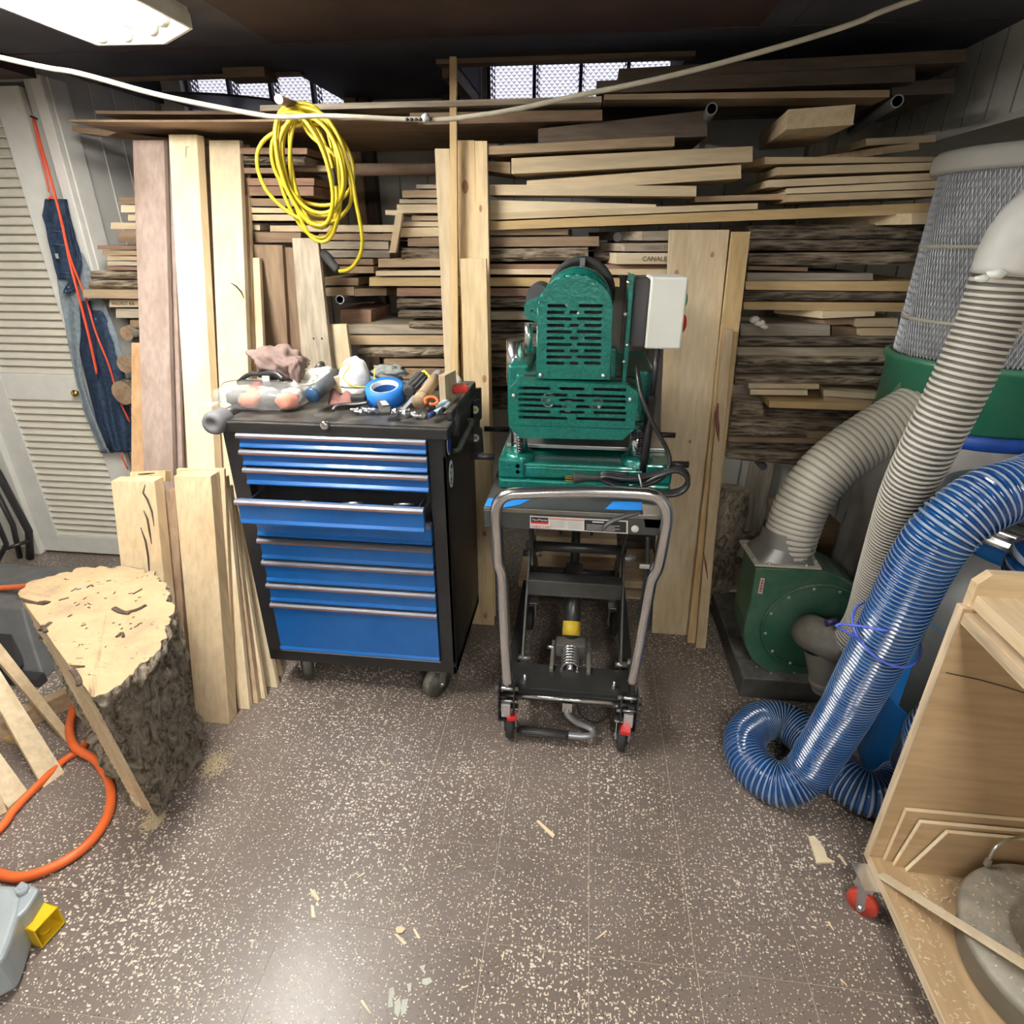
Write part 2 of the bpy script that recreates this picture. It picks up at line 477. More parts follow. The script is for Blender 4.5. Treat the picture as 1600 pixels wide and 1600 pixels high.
# back wall with two window openings
W1X0, W2X0 = -1.885, -.478
BW = .2
segs = []
zo0, zo1 = 1.775, 2.185
xs = [-2.05, W1X0, W1X0+4*BW+.015, W2X0, W2X0+4*BW+.015, 2.3]
segs += [(-2.05, 2.3, 3.1, 3.2, 0, zo0), (-2.05, 2.3, 3.1, 3.2, zo1, 2.45)]
for k in (0, 2, 4): segs.append((xs[k], xs[k+1], 3.1, 3.2, zo0, zo1))
back = wall('wall_back', segs, None, 'white panelled back wall behind the lumber')
k = 0
x = -1.98
gp = MB().bb(-1.98, -1.975, 3.094, 3.1, 0, 1.77).build('panel_joint', GROOVE, back)
while x < 2.2:
    x += .135; k += 1
    part_copy(gp, (k*.135, 0, 0))
# left wall section from the door jamb to the back wall, and the wall the door stands in
lw = wall('wall_left', [(-2.1, -2.0, 2.47, 3.1, 0, 2.03)], None, 'white panelled wall left of the lumber')
g2 = MB().bb(-2.0, -1.9965, 2.62, 2.624, 0, 2.03).build('panel_joint', plain('panel_seam', (.78,.77,.73), .6), lw)
part_copy(g2, (0, .13, 0)); part_copy(g2, (0, .26, 0)); part_copy(g2, (0, .39, 0))
dw = wall('wall_door', [(-3.4, -2.74, 2.42, 2.5, 0, 2.03), (-2.74, -2.1, 2.42, 2.5, 1.99, 2.03), (-2.08, -2.0, 2.40, 2.47, 0, 2.03)], None, 'white wall around the louvred door')
MB().bb(-2.03, -1.985, 2.37, 2.40, 0, 2.0).bb(-2.012, -1.982, 2.40, 2.49, 0, 2.0).build('door_casing', WHITEP, dw, .004)
struct(MB().bb(-3.4, -2.02, 2.5, 2.55, 0, 2.45).build('wall_light_block', PANEL))  # unseen wall added behind the door to block leaking sky light
struct(MB().bb(-3.5, -3.4, -3, 2.5, 0, 2.03).build('wall_far_left', PANEL)); 
wr_ = struct(MB().bb(2.3, 2.4, -3, 3.2, 0, 2.45).build('wall_right', PANEL))
struct(MB().bb(-3.4, 2.3, -3.1, -3.0, 0, 2.45).build('wall_front', PANEL))
sf = MB().bb(1.193, 2.3, -3, 3.1, 1.775, 2.03).build('trim_soffit', WHITEP); struct(sf); tag(sf, 'white boxed soffit along the right side under the ceiling')
gs = MB().bb(1.190, 1.193, 1.7, 1.704, 1.775, 2.03).build('panel_joint', GROOVE, sf)
for k in range(1, 11): part_copy(gs, (0, k*.125, 0))
MB().bb(1.186, 1.193, -3, 3.1, 1.775, 1.795).build('edge_bead', PANEL, sf)
# ceiling, notched in front of the two windows
N1, N2 = (-1.98, -1.13), (-.50, .30)
mb = MB().bb(-3.4, 2.3, -3, 2.53, 2.03, 2.06)
for a, b_ in ((-3.4, N1[0]), (N1[1], N2[0]), (N2[1], 2.3)): mb.bb(a, b_, 2.53, 3.1, 2.03, 2.06)
mb.bb(N1[0], N1[1], 2.53, 2.62, 2.03, 2.06)
mb.bb(-3.4, 2.3, 2.4, 3.2, 2.42, 2.45)
for a in (N1[0]-.02, N1[1], N2[0]-.02, N2[1]): mb.bb(a, a+.02, 2.53, 3.1, 2.06, 2.42)
mb.bb(-3.4, 2.3, 2.51, 2.53, 2.06, 2.42)
ceil_ = struct(mb.build('ceiling', CEILM)); tag(ceil_, 'low dark painted ceiling with window notches')
mb = MB().bb(N2[0]-.06, N2[1]+.02, 2.48, 2.535, 2.016, 2.03)
mb.build('notch_board', BROWNT, ceil_)
MB().bb(N1[0], N1[1]+.03, 2.585, 2.625, 2.022, 2.03).build('notch_board', BROWNT, ceil_)
MB().bb(N2[0]-.05, N2[0]-.005, 2.53, 3.1, 1.985, 2.03).build('notch_board', wood('brown','y'), ceil_)
MB().bb(-1.36, -1.2, 2.50, 2.60, 2.0, 2.03).build('ceiling_block', BROWNT, ceil_)
MB().bb(-1.0, .45, 1.35, 2.17, 2.012, 2.03).build('ceiling_beam', plain('dark_red_brown_beam', (.045,.024,.024), .7, var=.3, scale=6), ceil_)
MB().bb(-2.7, -1.99, 2.16, 2.36, 1.985, 2.03).build('ceiling_beam', MATS['dark_red_brown_beam'], ceil_)
for xx in (-2.3, .55):
    MB().bb(xx, xx+.004, -1, 2.5, 2.0285, 2.03).build('panel_joint', plain('ceiling_joint', (.09,.06,.05), .8), ceil_)
MB().bb(-3.0, 2.2, 2.25, 2.256, 2.028, 2.03).build('panel_joint', MATS['ceiling_joint'], ceil_)

# glass block windows
def glass_mat():
    m, t, b = nt('pressed_glass')
    b.inputs['Base Color'].default_value = (.95,.95,1,1); b.inputs['Roughness'].default_value = .08
    b.inputs['Transmission Weight'].default_value = 1; b.inputs['IOR'].default_value = 1.42
    return m
GLASS = glass_mat()
MORTAR = plain('grey_mortar', (.16,.15,.17), .8)
def glass_block(name, parent, x, z):
    s = BW-.012; n = 16
    mb = MB()
    y0, y1 = 3.112, 3.185
    c = s/n
    for j in range(n+1):
        for i in range(n+1):
            e = i in (0,n) or j in (0,n)
            mb.v.append(V(x+i*c, y0+(.004 if e else (0 if (i+j)%2 else .0075)), z+j*c))
    for j in range(n):
        for i in range(n):
            q = [j*(n+1)+i, j*(n+1)+i+1, (j+1)*(n+1)+i+1, (j+1)*(n+1)+i]
            tr = ((q[0],q[1],q[3]),(q[1],q[2],q[3])) if (i+j)%2 == 0 else ((q[0],q[1],q[2]),(q[0],q[2],q[3]))
            for f in tr: mb.f.append(list(f)); mb.m.append(0); mb.sm.append(False)
    k = len(mb.v)
    mb.v += [V(x,y0+.004,z),V(x+s,y0+.004,z),V(x+s,y0+.004,z+s),V(x,y0+.004,z+s),V(x,y1,z),V(x+s,y1,z),V(x+s,y1,z+s),V(x,y1,z+s)]
    for q in ((5,4,7,6),(4,0,3,7),(1,5,6,2),(3,2,6,7),(4,5,1,0)): mb.f.append([k+a for a in q]); mb.m.append(0); mb.sm.append(False)
    return mb.build(name, GLASS, parent)
gb = None
for wi, x0 in ((1, W1X0), (2, W2X0)):
    mb = MB()
    for i in range(5): mb.bb(x0+i*BW-.006+.006, x0+i*BW+.012+.003, 3.108, 3.19, zo0, zo1)
    for j in range(3): mb.bb(x0, x0+4*BW+.015, 3.108, 3.19, zo0+j*.2, zo0+j*.2+.012)
    w = struct(mb.build(f'window_{wi}', MORTAR)); tag(w, 'glass block basement window ' + ('on the left' if wi == 1 else 'right of centre'))
    for i in range(4):
        for j in range(2): glass_block('glass_block', w, x0+i*BW+.0135, zo0+.0065+j*.2)
MB().bb(W2X0+.83, W2X0+.93, 3.07, 3.1, 1.75, 2.42).build('window_casing', WHITEP, bpy.data.objects['window_2'])
MB().bb(W2X0-.16, W2X0-.02, 3.07, 3.1, 1.75, 2.42).build('window_casing', WHITEP, bpy.data.objects['window_2'])
MB().bb(W2X0-.02, W2X0+.83, 3.07, 3.1, 1.75, 1.885).build('window_sill', bark('stained_plaster', (.55,.52,.48), (.2,.18,.17), (30,30,30)), bpy.data.objects['window_2'])
MB().bb(W1X0-.14, W1X0, 3.07, 3.1, 1.75, 2.42).build('window_casing', WHITEP, bpy.data.objects['window_1'])

# ------------------------------------------------------------------ fluorescent fixtures
def tube_mat(k=1.0):
    m, t, b = nt('fluorescent_tube_glow')
    b.inputs['Base Color'].default_value = (1,1,1,1)
    b.inputs['Emission Color'].default_value = (1.0,.965,.90,1); b.inputs['Emission Strength'].default_value = TUBE_POWER*k
    return m
def fixture(x, y_far, length, z, label, k=1.0):
    TUBEM = tube_mat(k)
    t = thing('fluorescent_light', label, 'ceiling light', (x, y_far-length/2, z))
    out = [(x-.165, y_far-length), (x+.165, y_far-length), (x+.165, y_far-.10), (x+.02, y_far+.01), (x-.165, y_far)]
    refl = plain('white_reflector', (.85,.86,.84), .35)
    MB().prism([V(a, b_, z+.030) for a, b_ in out], (0,0,.012)).build('reflector', refl, t)
    mb = MB()
    for a, b_ in zip(out, out[1:]+out[:1]):
        d = V(b_[0]-a[0], b_[1]-a[1], 0); nrm = V(d.y, -d.x, 0).normalized()*.004
        p, q = V(a[0], a[1], z), V(b_[0], b_[1], z)
        mb.hexa([p-nrm, q-nrm, q-nrm+V(0,0,.03), p-nrm+V(0,0,.03), p+nrm, q+nrm, q+nrm+V(0,0,.03), p+nrm+V(0,0,.03)])
    mb.build('rim', refl, t)
    for dx, e in ((-.125,.05), (-.055,.05), (.045,.09), (.115,.15)):
        MB().cyl((x+dx, y_far-length+.05, z+.012), (x+dx, y_far-e, z+.012), .0128, 12).build('tube', TUBEM, t)
        MB().cyl((x+dx, y_far-e, z+.012), (x+dx, y_far-e+.022, z+.012), .017, 10).build('tube_socket', WHITEP, t)
    for yy in (y_far-length+.2, y_far-.25):
        MB().cyl((x, yy, z+.04), (x, yy, 2.03), .004, 6).build('hanger', ZINC, t)
    return t
fixture(-1.155, 1.805, 1.22, 1.93, 'bright fluorescent shop light hung under the dark ceiling', 1.75)
fixture(.45, .15, 1.22, 1.93, 'fluorescent shop light overhead behind the camera, right one')
fixture(-.75, -1.1, 1.22, 1.93, 'fluorescent shop light overhead behind the camera, rear one')

# ------------------------------------------------------------------ louvred door
def door():
    DX0, DX1, y0 = -2.70, -2.095, 2.385
    LX0, LX1 = -2.592, -2.205
    d = MB().bb(DX0, DX0+.004, y0+.028, y0+.03, .012, 1.972).build('door_1', WHITEP); struct(d); tag(d, 'white louvred bifold door with brass knob')
    MB().bb(DX0, LX0, y0, y0+.03, .012, 1.972).build('door_stile', WHITEP, d, .003)
    MB().bb(LX1, DX1, y0, y0+.03, .012, 1.972).build('door_stile', WHITEP, d, .003)
    for z0, z1 in ((.012,.105), (.80,.918), (1.88,1.972)):
        MB().bb(LX0, LX1, y0, y0+.03, z0, z1).build('door_rail', WHITEP, d, .003)
    SL = plain('cream_louvre', (.70,.66,.56), .5, var=.04)
    s0 = None
    for z0, z1 in ((.105,.80), (.918,1.88)):
        n = int((z1-z0)/.0325)
        for k in range(n):
            z = z0 + (k+.5)*(z1-z0)/n
            if s0 is None:
                zz = z
                mb = MB().box(((LX0+LX1)/2, y0+.016, z), (LX1-LX0, .007, .040), 0, Matrix.Rotation(radians(-38), 3, 'X'))
                s0 = mb.build('slat', SL, d)
            else: part_copy(s0, (0, 0, z-zz))
    kx, kz = -2.228, .842
    MB().lathe((kx, y0, kz), (0,-1,0), [(.006,0),(.006,.012),(.014,.016),(.0165,.024),(.013,.031),(0,.033)], 20).build('door_knob', plain('brass', (.62,.44,.12), .25, 1.0), d)
    p = P(40, 795, y0)
    MB().bb(p.x-.01, p.x+.012, y0-.004, y0, p.z-.04, p.z+.05).build('door_hinge', plain('rusty_hinge', (.25,.13,.07), .6, .5), d)
door()
tag(struct(MB().bb(-2.76, -2.70, 2.36, 2.42, 0, 2.02).build('trim_1', WHITEP, None, .004)), 'white door jamb left of the louvred door')

# ------------------------------------------------------------------ toolbox: rolling tool chest
def caster(parent, x, y, r, w, ztop, ang=0, tire=RUBBER, core=None, red=False):
    rot = Matrix.Rotation(ang, 3, 'Z')
    def q(a, b_, c): return V(x, y, 0) + rot @ V(a, b_, c)
    ax = rot @ V(1, 0, 0)
    wl = MB().lathe(q(-w/2, 0, r), ax, [(0,0),(r*.55,0),(r*.6,.004),(r*.92,.003),(r,w*.25),(r,w*.75),(r*.92,w-.003),(r*.6,w-.004),(r*.55,w),(0,w)], 28).build('wheel', tire, parent)
    MB().cyl(q(-w/2-.004, 0, r), q(w/2+.004, 0, r), r*.3, 12).build('hub', core or ZINC, wl)
    mb = MB(); e = .012*r/.057
    for s_ in (-1, 1):
        pts = [q(s_*(w/2+.004), -e, r-e), q(s_*(w/2+.004), e, r-e), q(s_*(w/2+.004), 2.6*e, ztop-.008), q(s_*(w/2+.004), -.4*e, ztop-.008)]
        mb.prism(pts, rot @ V(s_*.003, 0, 0))
    mb.box(q(0, e, ztop-.010), (w+.012, 3.4*e, .005), 0, rot)
    mb.box(q(0, e, ztop-.003), (r*1.2, r*1.2, .006), 0, rot)
    mb.build('caster_fork', BLACKS if tire is RUBBER and not core else ZINC, parent)
    MB().cyl(q(-w/2-.014, 0, r), q(w/2+.014, 0, r), .006, 8).build('axle_bolt', ZINC, parent)
    if red: MB().box(q(w/2-.008, -.028, ztop-.02), (.03, .035, .012), 0, rot).build('brake_lever', plain('red_plastic', (.55,.02,.02), .4), parent)

def tool_chest():
    x0, x1, y0, y1, zb = -1.035, -.372, 1.56, 2.0, .13
    t = thing('tool_chest', 'black rolling tool chest with nine blue drawers, fourth drawer ajar', 'tool chest', ((x0+x1)/2, (y0+y1)/2, 0))
    W = .052
    mb = MB()
    mb.bb(x0, x0+.004, y0, y1, zb, .965); mb.bb(x1-.004, x1, y0+.03, y1-.03, zb+.03, .965)
    mb.bb(x0, x1, y1-.004, y1, zb, .965); mb.bb(x0, x1, y0, y1, zb, zb+.045); mb.bb(x0, x1, y0, y1, .955, .968)
    mb.bb(x0, x0+W, y0, y0+.03, zb, .968); mb.bb(x1-W, x1, y0, y0+.03, zb, .968)
    mb.bb(x1-.012, x1, y0, y0+.05, zb, .968); mb.bb(x1-.012, x1, y1-.05, y1, zb, .968); mb.bb(x1-.012, x1, y0, y1, zb, zb+.03); mb.bb(x1-.012,x1,y0,y1,.90,.968)
    mb.bb(x0+W, x1-W, y0+.03, y0+.034, zb, .955)
    mb.build('chest_body', dusty('dusty_black_enamel', (.014,.014,.016), (.10,.095,.085), .16, .36), t, .003)
    # top tray with raised rim
    top = dusty('scuffed_black_tray', (.012,.012,.013), (.26,.24,.21), .2, .45)
    mb = MB().bb(x0-.008, x1+.010, y0-.012, y1+.008, .962, .990)
    mb.bb(x0-.008, x0+.012, y0-.012, y1+.008, .99, 1.002); mb.bb(x1-.010, x1+.010, y0+.06, y1+.008, .99, 1.022); mb.bb(x0, x1, y1-.012, y1+.008, .99, 1.022)
    MB().bb(x0-.009, x1+.011, y0-.016, y0+.004, .957, .990).build('tray_front', dusty('smudged_black_front', (.012,.012,.013), (.20,.18,.15), .10, .4, scale=20), t, .004)
    mb.build('top_tray', top, t, .006)
    for k in range(4):
        MB().bb(x1+.008, x1+.014, y0+.10+k*.085, y0+.16+k*.085, .985, 1.015).build('tray_clip', RUBBER, t, .003)
    MB().cyl((x1+.004, y0+.105, .935), (x1+.004, y0+.105, 1.0), .015, 14).build('corner_post', top, t)
    # lock
    MB().lathe(P(508, 664, y0-.014), (0,-1,0), [(0,0),(.013,0),(.013,.007),(.009,.011),(0,.011)], 18).build('lock', CHROME, t)
    # push handle on the left with a round end facing out
    MB().cyl((x0-.006, y0-.025, .985), (x0-.006, y1-.05, .985), .024, 20).build('push_handle', BLACKS, t)
    ge = MB().lathe((x0-.006, y0-.022, .985), (0,-1,0), [(.034,-.05),(.034,0),(.029,.012),(.016,.014),(.011,.006),(0,.004)], 28).build('handle_grip', plain('grey_rubber', (.14,.14,.15), .6), t)
    # towel bar on the right side
    MB().tube([(x1, y0+.085, .893), (x1+.018, y0+.085, .895), (x1+.018, y0+.33, .915), (x1, y0+.33, .915)], .009, 10).build('side_bar', dusty('worn_black_bar', (.03,.03,.03), (.3,.29,.27), .35, .4), t)
    # stickers on the right front post side
    def oval(cy, cz, ry, rz, mat, name, par, dx):
        return MB().prism([V(x1+.0012+dx, cy+ry*cos(2*pi*k/28), cz+rz*sin(2*pi*k/28)) for k in range(28)], (.0008,0,0)).build(name, mat, par)
    WH = plain('sticker_white', (.78,.79,.78), .4, var=.03)
    a = oval(y0+.033, .932, .024, .033, WH, 'sticker', t, 0); oval(y0+.033, .932, .020, .028, plain('sticker_blue', (.01,.035,.25), .4), 'sticker_center', a, .001)
    b_ = oval(y0+.045, .835, .028, .042, WH, 'sticker', t, 0)
    mb = MB()
    for k in range(9): mb.ball((x1+.0022, y0+.045+rnd.uniform(-.012,.012), .835+rnd.uniform(-.026,.026)), .0055, 6, 0, (.15,1,1))
    mb.build('sticker_print', BLACKS, b_)
    # drawers
    RED = plain('reflected_red', (.33,.14,.11), .4, .3)  # red reflection in the aluminium pull strips, painted as a stripe
    ALU = plain('drawer_trim_aluminium', (.17,.18,.215), .45, .4, var=.05)
    def drawer(zt, zbm, out=0.0, mask=False):
        xa, xb = x0+W+.003, x1-W-.002
        yf = y0-.012-out
        d = MB().bb(xa, xb, yf, yf+.018, zbm+.004, zt-.004)
        bx = MB().bb(xa+.02, xb-.02, yf+.018, y1-.08-out*.2, zbm+.012, zbm+.016)
        if out: bx.bb(xa+.02, xa+.024, yf+.018, yf+.40, zbm+.012, zt-.012).bb(xb-.024, xb-.02, yf+.018, yf+.40, zbm+.012, zt-.012)
        dr = d.build('drawer', BLUEP, t, .002); bx.build('drawer_box', BLACKS, dr)
        # rolled lip along the foot of the front and the pull strip along its head
        MB().prism([V(xa, yf, zbm+.016), V(xa, yf-.006, zbm+.008), V(xa, yf-.006, zbm+.004), V(xa, yf+.004, zbm+.002), V(xa, yf+.004, zbm+.016)], (xb-xa,0,0)).build('drawer_lip', BLUEP, dr)
        h = MB().prism([V(xa-.004, yf+.004, zt), V(xa-.004, yf-.006, zt-.001), V(xa-.004, yf-.012, zt-.006), V(xa-.004, yf-.012, zt-.014), V(xa-.004, yf-.009, zt-.014), V(xa-.004, yf-.004, zt-.010), V(xa-.004, yf+.004, zt-.010)], (xb-xa+.006,0,0)).build('pull_strip', ALU, dr)
        MB().bb(xa-.003, xb+.001, yf-.0128, yf-.011, zt-.0115, zt-.0085).build('reflected_stripe', RED, dr)
        if out:
            for k in range(3):
                p = V(lerp(xa+.15, xb-.1, k/2), yf+.03+.01*k, zt-.018)
                MB().tube([p, p+V(.04,.002,.004), p+V(.055,.012,0)], .005, 8).build('stored_tool', ZINC, dr)
            MB().bb(xb-.02, xb-.012, yf+.02, yf+.30, zbm+.02, zbm+.045).build('drawer_slide', ZINC, dr)
    for zt, zbm, o in ((.957,.910,0),(.907,.855,0),(.851,.795,0),(.779,.700,.072),(.698,.622,0),(.616,.541,0),(.537,.457,0),(.453,.382,0),(.378,.186,0)):
        drawer(zt, zbm, o)
    MB().bb(x0+W, x1-W, y0-.006, y0+.03, .176, .182).build('bottom_trim', ZINC, t)
    DW = dusty('dusty_black_tire', (.03,.029,.027), (.34,.31,.26), .5, .7)
    caster(t, -.945, 1.635, .057, .038, zb, .5, DW, BLACKS); caster(t, -.455, 1.60, .057, .040, zb, -.55, DW, BLACKS)
    caster(t, -.945, 1.93, .057, .036, zb, 0, DW, BLACKS); caster(t, -.455, 1.93, .057, .036, zb, .2, DW, BLACKS)
tool_chest()

# ------------------------------------------------------------------ lift table cart
def lift_cart():
    x0, x1, y0, y1 = -.212, .222, 1.455, 2.10
    t = thing('lift_cart', 'black scissor lift table cart with bent chrome push handle', 'cart', (0, 1.75, 0))
    DK = plain('black_powder_coat', (.028,.028,.027), .38, .2, coat=.2)
    # top plate with turned-down skirt
    zt = .803
    tx0, tx1 = -.250, .250
    MB().bb(tx0, tx1, y0, y1, zt-.006, zt).bb(tx0, tx1, y0, y0+.004, zt-.062, zt).bb(tx0, tx0+.004, y0, y1, zt-.062, zt).bb(tx1-.004, tx1, y0, y1, zt-.062, zt).bb(tx0, tx1, y1-.004, y1, zt-.062, zt).build('table_top', plain('dark_grey_table', (.075,.078,.078), .45, .3), t, .003)
    MB().bb(tx0, tx1, y0-.003, y0+.001, zt-.013, zt-.001).build('table_lip', plain('worn_grey_edge', (.26,.25,.23), .35, .7), t, .001)
    TAPE = plain('blue_masking_tape', (.02,.24,.72), .6)
    def tape(pts): MB().prism([G(u, v, zt+.0005) for u, v in pts], (0,0,.0012)).build('tape_strip', TAPE, t)
    tape([(763,779),(781,779),(775,792),(757,791)]); tape([(788,781),(829,781),(812,789),(786,794)]); tape([(958,784),(1003,785),(1003,798),(945,796)])
    # printed sticker
    yk = y0-.0035
    a, b_, c, d = P(828,806,yk), P(981,814,yk), P(981,834,yk), P(828,825,yk)
    st = MB().prism([a, d, c, b_], (0,.002,0)).build('sticker', plain('sticker_paper', (.80,.79,.76), .45, var=.02), t)
    def sp(fu, fv): return lerp(lerp(a, b_, fu), lerp(d, c, fu), fv)
    def patch(u0_, u1_, v0_, v1_, mat, nm='sticker_panel', k=1):
        MB().prism([sp(u0_,v0_)+V(0,-.0008*k,0), sp(u0_,v1_)+V(0,-.0008*k,0), sp(u1_,v1_)+V(0,-.0008*k,0), sp(u1_,v0_)+V(0,-.0008*k,0)], (0,.0006*k,0)).build(nm, mat, st)
    SR = plain('sticker_red', (.62,.03,.03), .5); SB = plain('sticker_black', (.015,.015,.015), .5); SP = plain('sticker_pink', (.72,.32,.27), .5); SG = plain('sticker_grey', (.50,.50,.49), .5)
    patch(.01,.19,.08,.45,SB); patch(.01,.19,.45,.60,SR); patch(.20,.55,.08,.2,SP); patch(.56,.985,.08,.92,SB)
    axx, ayy = (b_-a).normalized(), (a-d).normalized()
    text('lettering', 'HaulMaster', .0092, sp(.022,.36)+V(0,-.0012,0), axx, ayy, plain('print_white',(.85,.85,.83),.5), st, .0003)
    text('lettering', 'TABLE CART', .0098, sp(.012,.93)+V(0,-.0012,0), axx, ayy, SR, st, .0003)
    for k in range(6):
        patch(.21,.37-.02*(k%2),.30+k*.1,.335+k*.1,SG,'fine_print'); patch(.39,.54,.30+k*.1,.335+k*.1,SG,'fine_print')
    patch(.64,.76,.16,.24,plain('print_white',(.85,.85,.83),.5),'fine_print',2)
    for k in range(4): patch(.58,.92-.05*(k%2),.42+k*.12,.46+k*.12,SG,'fine_print',2)
    # base frame
    zf0, zf1 = .135, .185
    for s_ in (x0+.01, x1-.045): MB().bb(s_, s_+.035, y0+.01, y1, zf0, zf1).build('base_rail', DK, t, .003)
    pts = [G(806,1040,zf1+.004), G(980,1052,zf1+.004)]
    MB().bb(x0+.03, x1-.03, y0-.005, y0+.115, zf1, zf1+.006).bb(x0+.03, x1-.03, y0-.005, y0, zf0+.005, zf1+.006).build('front_plate', DK, t, .002)
    MB().bb(x0+.03, x1-.03, y0-.012, y0-.006, zf1-.028, zf1-.008).build('front_flange', DK, t)
    MB().cyl((x0-.005, y0-.022, zf1-.012), (x1+.005, y0-.022, zf1-.012), .0065, 10).build('cross_rod', CHROME, t)
    MB().bb(x0+.02, x1-.02, y1-.05, y1, zf0, zf1).build('rear_rail', DK, t, .003)
    for xx in (-.135, .145): MB().lathe((xx, y0+.03, zf1+.006), (0,0,1), [(.008,0),(.008,.012),(.005,.014),(.005,.022),(0,.022)], 10).build('plate_bolt', ZINC, t)
    # scissor arms
    ARM = plain('dark_arm_steel', (.10,.098,.095), .4, .5)
    yl, yh = y0+.07, y1-.07
    for s_, xx in ((1,-.155),(1,.165)):
        A, B = V(xx, yl+.06, .20), V(xx, yh, .75); C, D = V(xx+(.018 if xx<0 else -.018), yh, .20), V(xx+(.018 if xx<0 else -.018), yl+.02, .75)
        for p, q, nm in ((A,B,'scissor_arm'),(C,D,'scissor_arm')):
            dd = (q-p).normalized(); nn = V(0,-dd.z,dd.y)*.026
            MB().prism([p-nn, q-nn, q+nn, p+nn], (.008,0,0)).build(nm, ARM, t, .002)
        m_ = (A+B)/2
        MB().cyl(m_+V(-.02,0,0), m_+V(.045,0,0), .012, 12).build('pivot_bolt', ZINC, t)
        for p in (A, B, C, D): MB().cyl(p+V(-.012,0,0), p+V(.028,0,0), .010, 10).build('arm_pin', ZINC, t)
    for f in (.30, .66):
        p, q = lerp(V(-.155,yh,.20), V(-.155,yl,.75), f), lerp(V(.165,yh,.20), V(.165,yl,.75), f)
        MB().cyl(p, q, .016, 12).build('cross_tube', BLACKS, t)
    pc = lerp(V(0,yh,.20), V(0,yl,.75), .48)
    MB().bb(-.150, .165, pc.y-.075, pc.y-.069, pc.z-.10, pc.z-.045).build('cross_plate', plain('satin_grey_plate', (.085,.083,.08), .4, .4), t, .002)
    MB().bb(-.150, .165, pc.y-.075, pc.y-.02, pc.z-.048, pc.z-.042).build('cross_plate', MATS['satin_grey_plate'], t, .002)
    # hydraulic ram
    A, B = V(.005, y0+.20, .19), V(.005, y1-.14, .56)
    ra = MB().cyl(A, lerp(A,B,.62), .030, 20).build('ram_cylinder', BLACKS, t)
    MB().cyl(lerp(A,B,.10), lerp(A,B,.2), .0306, 20).build('ram_label', plain('yellow_label', (.68,.47,.04), .5), ra)
    MB().cyl(lerp(A,B,.6), B, .016, 14).build('ram_rod', BLACKS, t)
    mb = MB().bb(-.055, -.045, B.y-.05, B.y+.02, B.z-.06, B.z+.03).bb(.055, .065, B.y-.05, B.y+.02, B.z-.06, B.z+.03)
    mb.build('ram_clevis', BLACKS, t, .002)
    MB().cyl((-.045,B.y-.02,B.z),(.055,B.y-.02,B.z),.008,10).build('clevis_pin', ZINC, t)
    pu = plain('pump_grey', (.12,.118,.112), .4, .4)
    MB().bb(-.045, .055, y0+.165, y0+.215, .185, .235).build('pump_block', pu, t, .004)
    for xx in (-.06, .06): MB().bb(xx, xx+.012, y0+.08, y0+.23, .17, .205).build('pump_rail', plain('light_steel', (.35,.34,.31), .4, .6), t, .002)
    sp_ = []
    for k in range(0, 7*14+1):
        g = 2*pi*k/14; sp_.append(V(.005+.026*cos(g), y0+.165-.075*k/98, .212+.026*sin(g)-.02*k/98))
    MB().tube(sp_, .0048, 6).build('pump_spring', CHROME, t)
    MB().cyl((.005, y0+.17, .212), (.005, y0+.085, .192), .012, 12).build('pump_plunger', CHROME, t)
    MB().cyl((-.075, y0+.19, .205), (-.045, y0+.19, .205), .007, 8).build('valve_screw', ZINC, t)
    # handle
    yh_ = 1.425
    px = [(793,1068),(789,1000),(786,930),(784,895),(779,880),(777,850),(775,815),(776,793),(783,779),(798,772),(830,770),(900,768),(960,769),(1010,772),(1030,779),(1040,793),(1042,810),(1038,835),(1028,885),(1018,905),(1014,925),(1004,980),(987,1068)]
    MB().tube(spline([P(u, v, yh_) for u, v in px], .012), .0165, 16).build('push_handle', CHROME, t)
    # gusset, release lever and its rod
    MB().prism([P(1003,788,yh_+.03), P(1008,824,yh_+.03), P(1033,826,yh_+.03), P(1034,792,yh_+.03)], (0,.006,0)).build('handle_gusset', plain('gusset_grey', (.48,.46,.42), .35, .6), t)
    MB().tube(spline([P(1000,800,yh_+.01), P(972,808,yh_+.0), P(950,818,yh_-.005), P(941,831,yh_-.008)], .01), .0085, 10, 0, True, None, .6).build('release_lever', plain('grey_lever', (.07,.07,.075), .4), t)
    MB().tube(spline([P(1012,838,1.46), P(1011,890,1.46), P(1000,960,1.46), P(990,1040,1.45)], .02), .006, 8).build('release_cable', RUBBER, t)
    for u, v in ((1007,884),(988,1034)): MB().box(P(u, v, 1.44), (.028,.012,.014)).build('cable_clip', ZINC, t, .002)
    MB().lathe(P(992,826,y0-.006), (0,-1,0), [(0,0),(.010,0),(.010,.003),(0,.003)], 16).build('cap_washer', plain('print_white',(.85,.85,.83),.5), t)
    # handle feet
    for xx, sd in ((-.186,-1),(.190,1)):
        mb = MB()
        for s_ in (-.026, .022): mb.prism([V(xx+s_, 1.412, .085), V(xx+s_, 1.465, .085), V(xx+s_, 1.465, .215), V(xx+s_, 1.425, .215), V(xx+s_, 1.412, .18)], (.004,0,0))
        mb.bb(xx-.026, xx+.026, 1.415, 1.465, .080, .085)
        mb.build('handle_bracket', BLACKS, t)
        MB().box((xx, 1.412, .130), (.030,.012,.052)).build('bracket_block', plain('bright_zinc', (.80,.82,.84), .25, .9), t, .003)
        for z in (.11, .15, .2): MB().cyl((xx-.036, 1.43, z), (xx+.036, 1.43, z), .006, 8).build('bracket_bolt', ZINC, t)
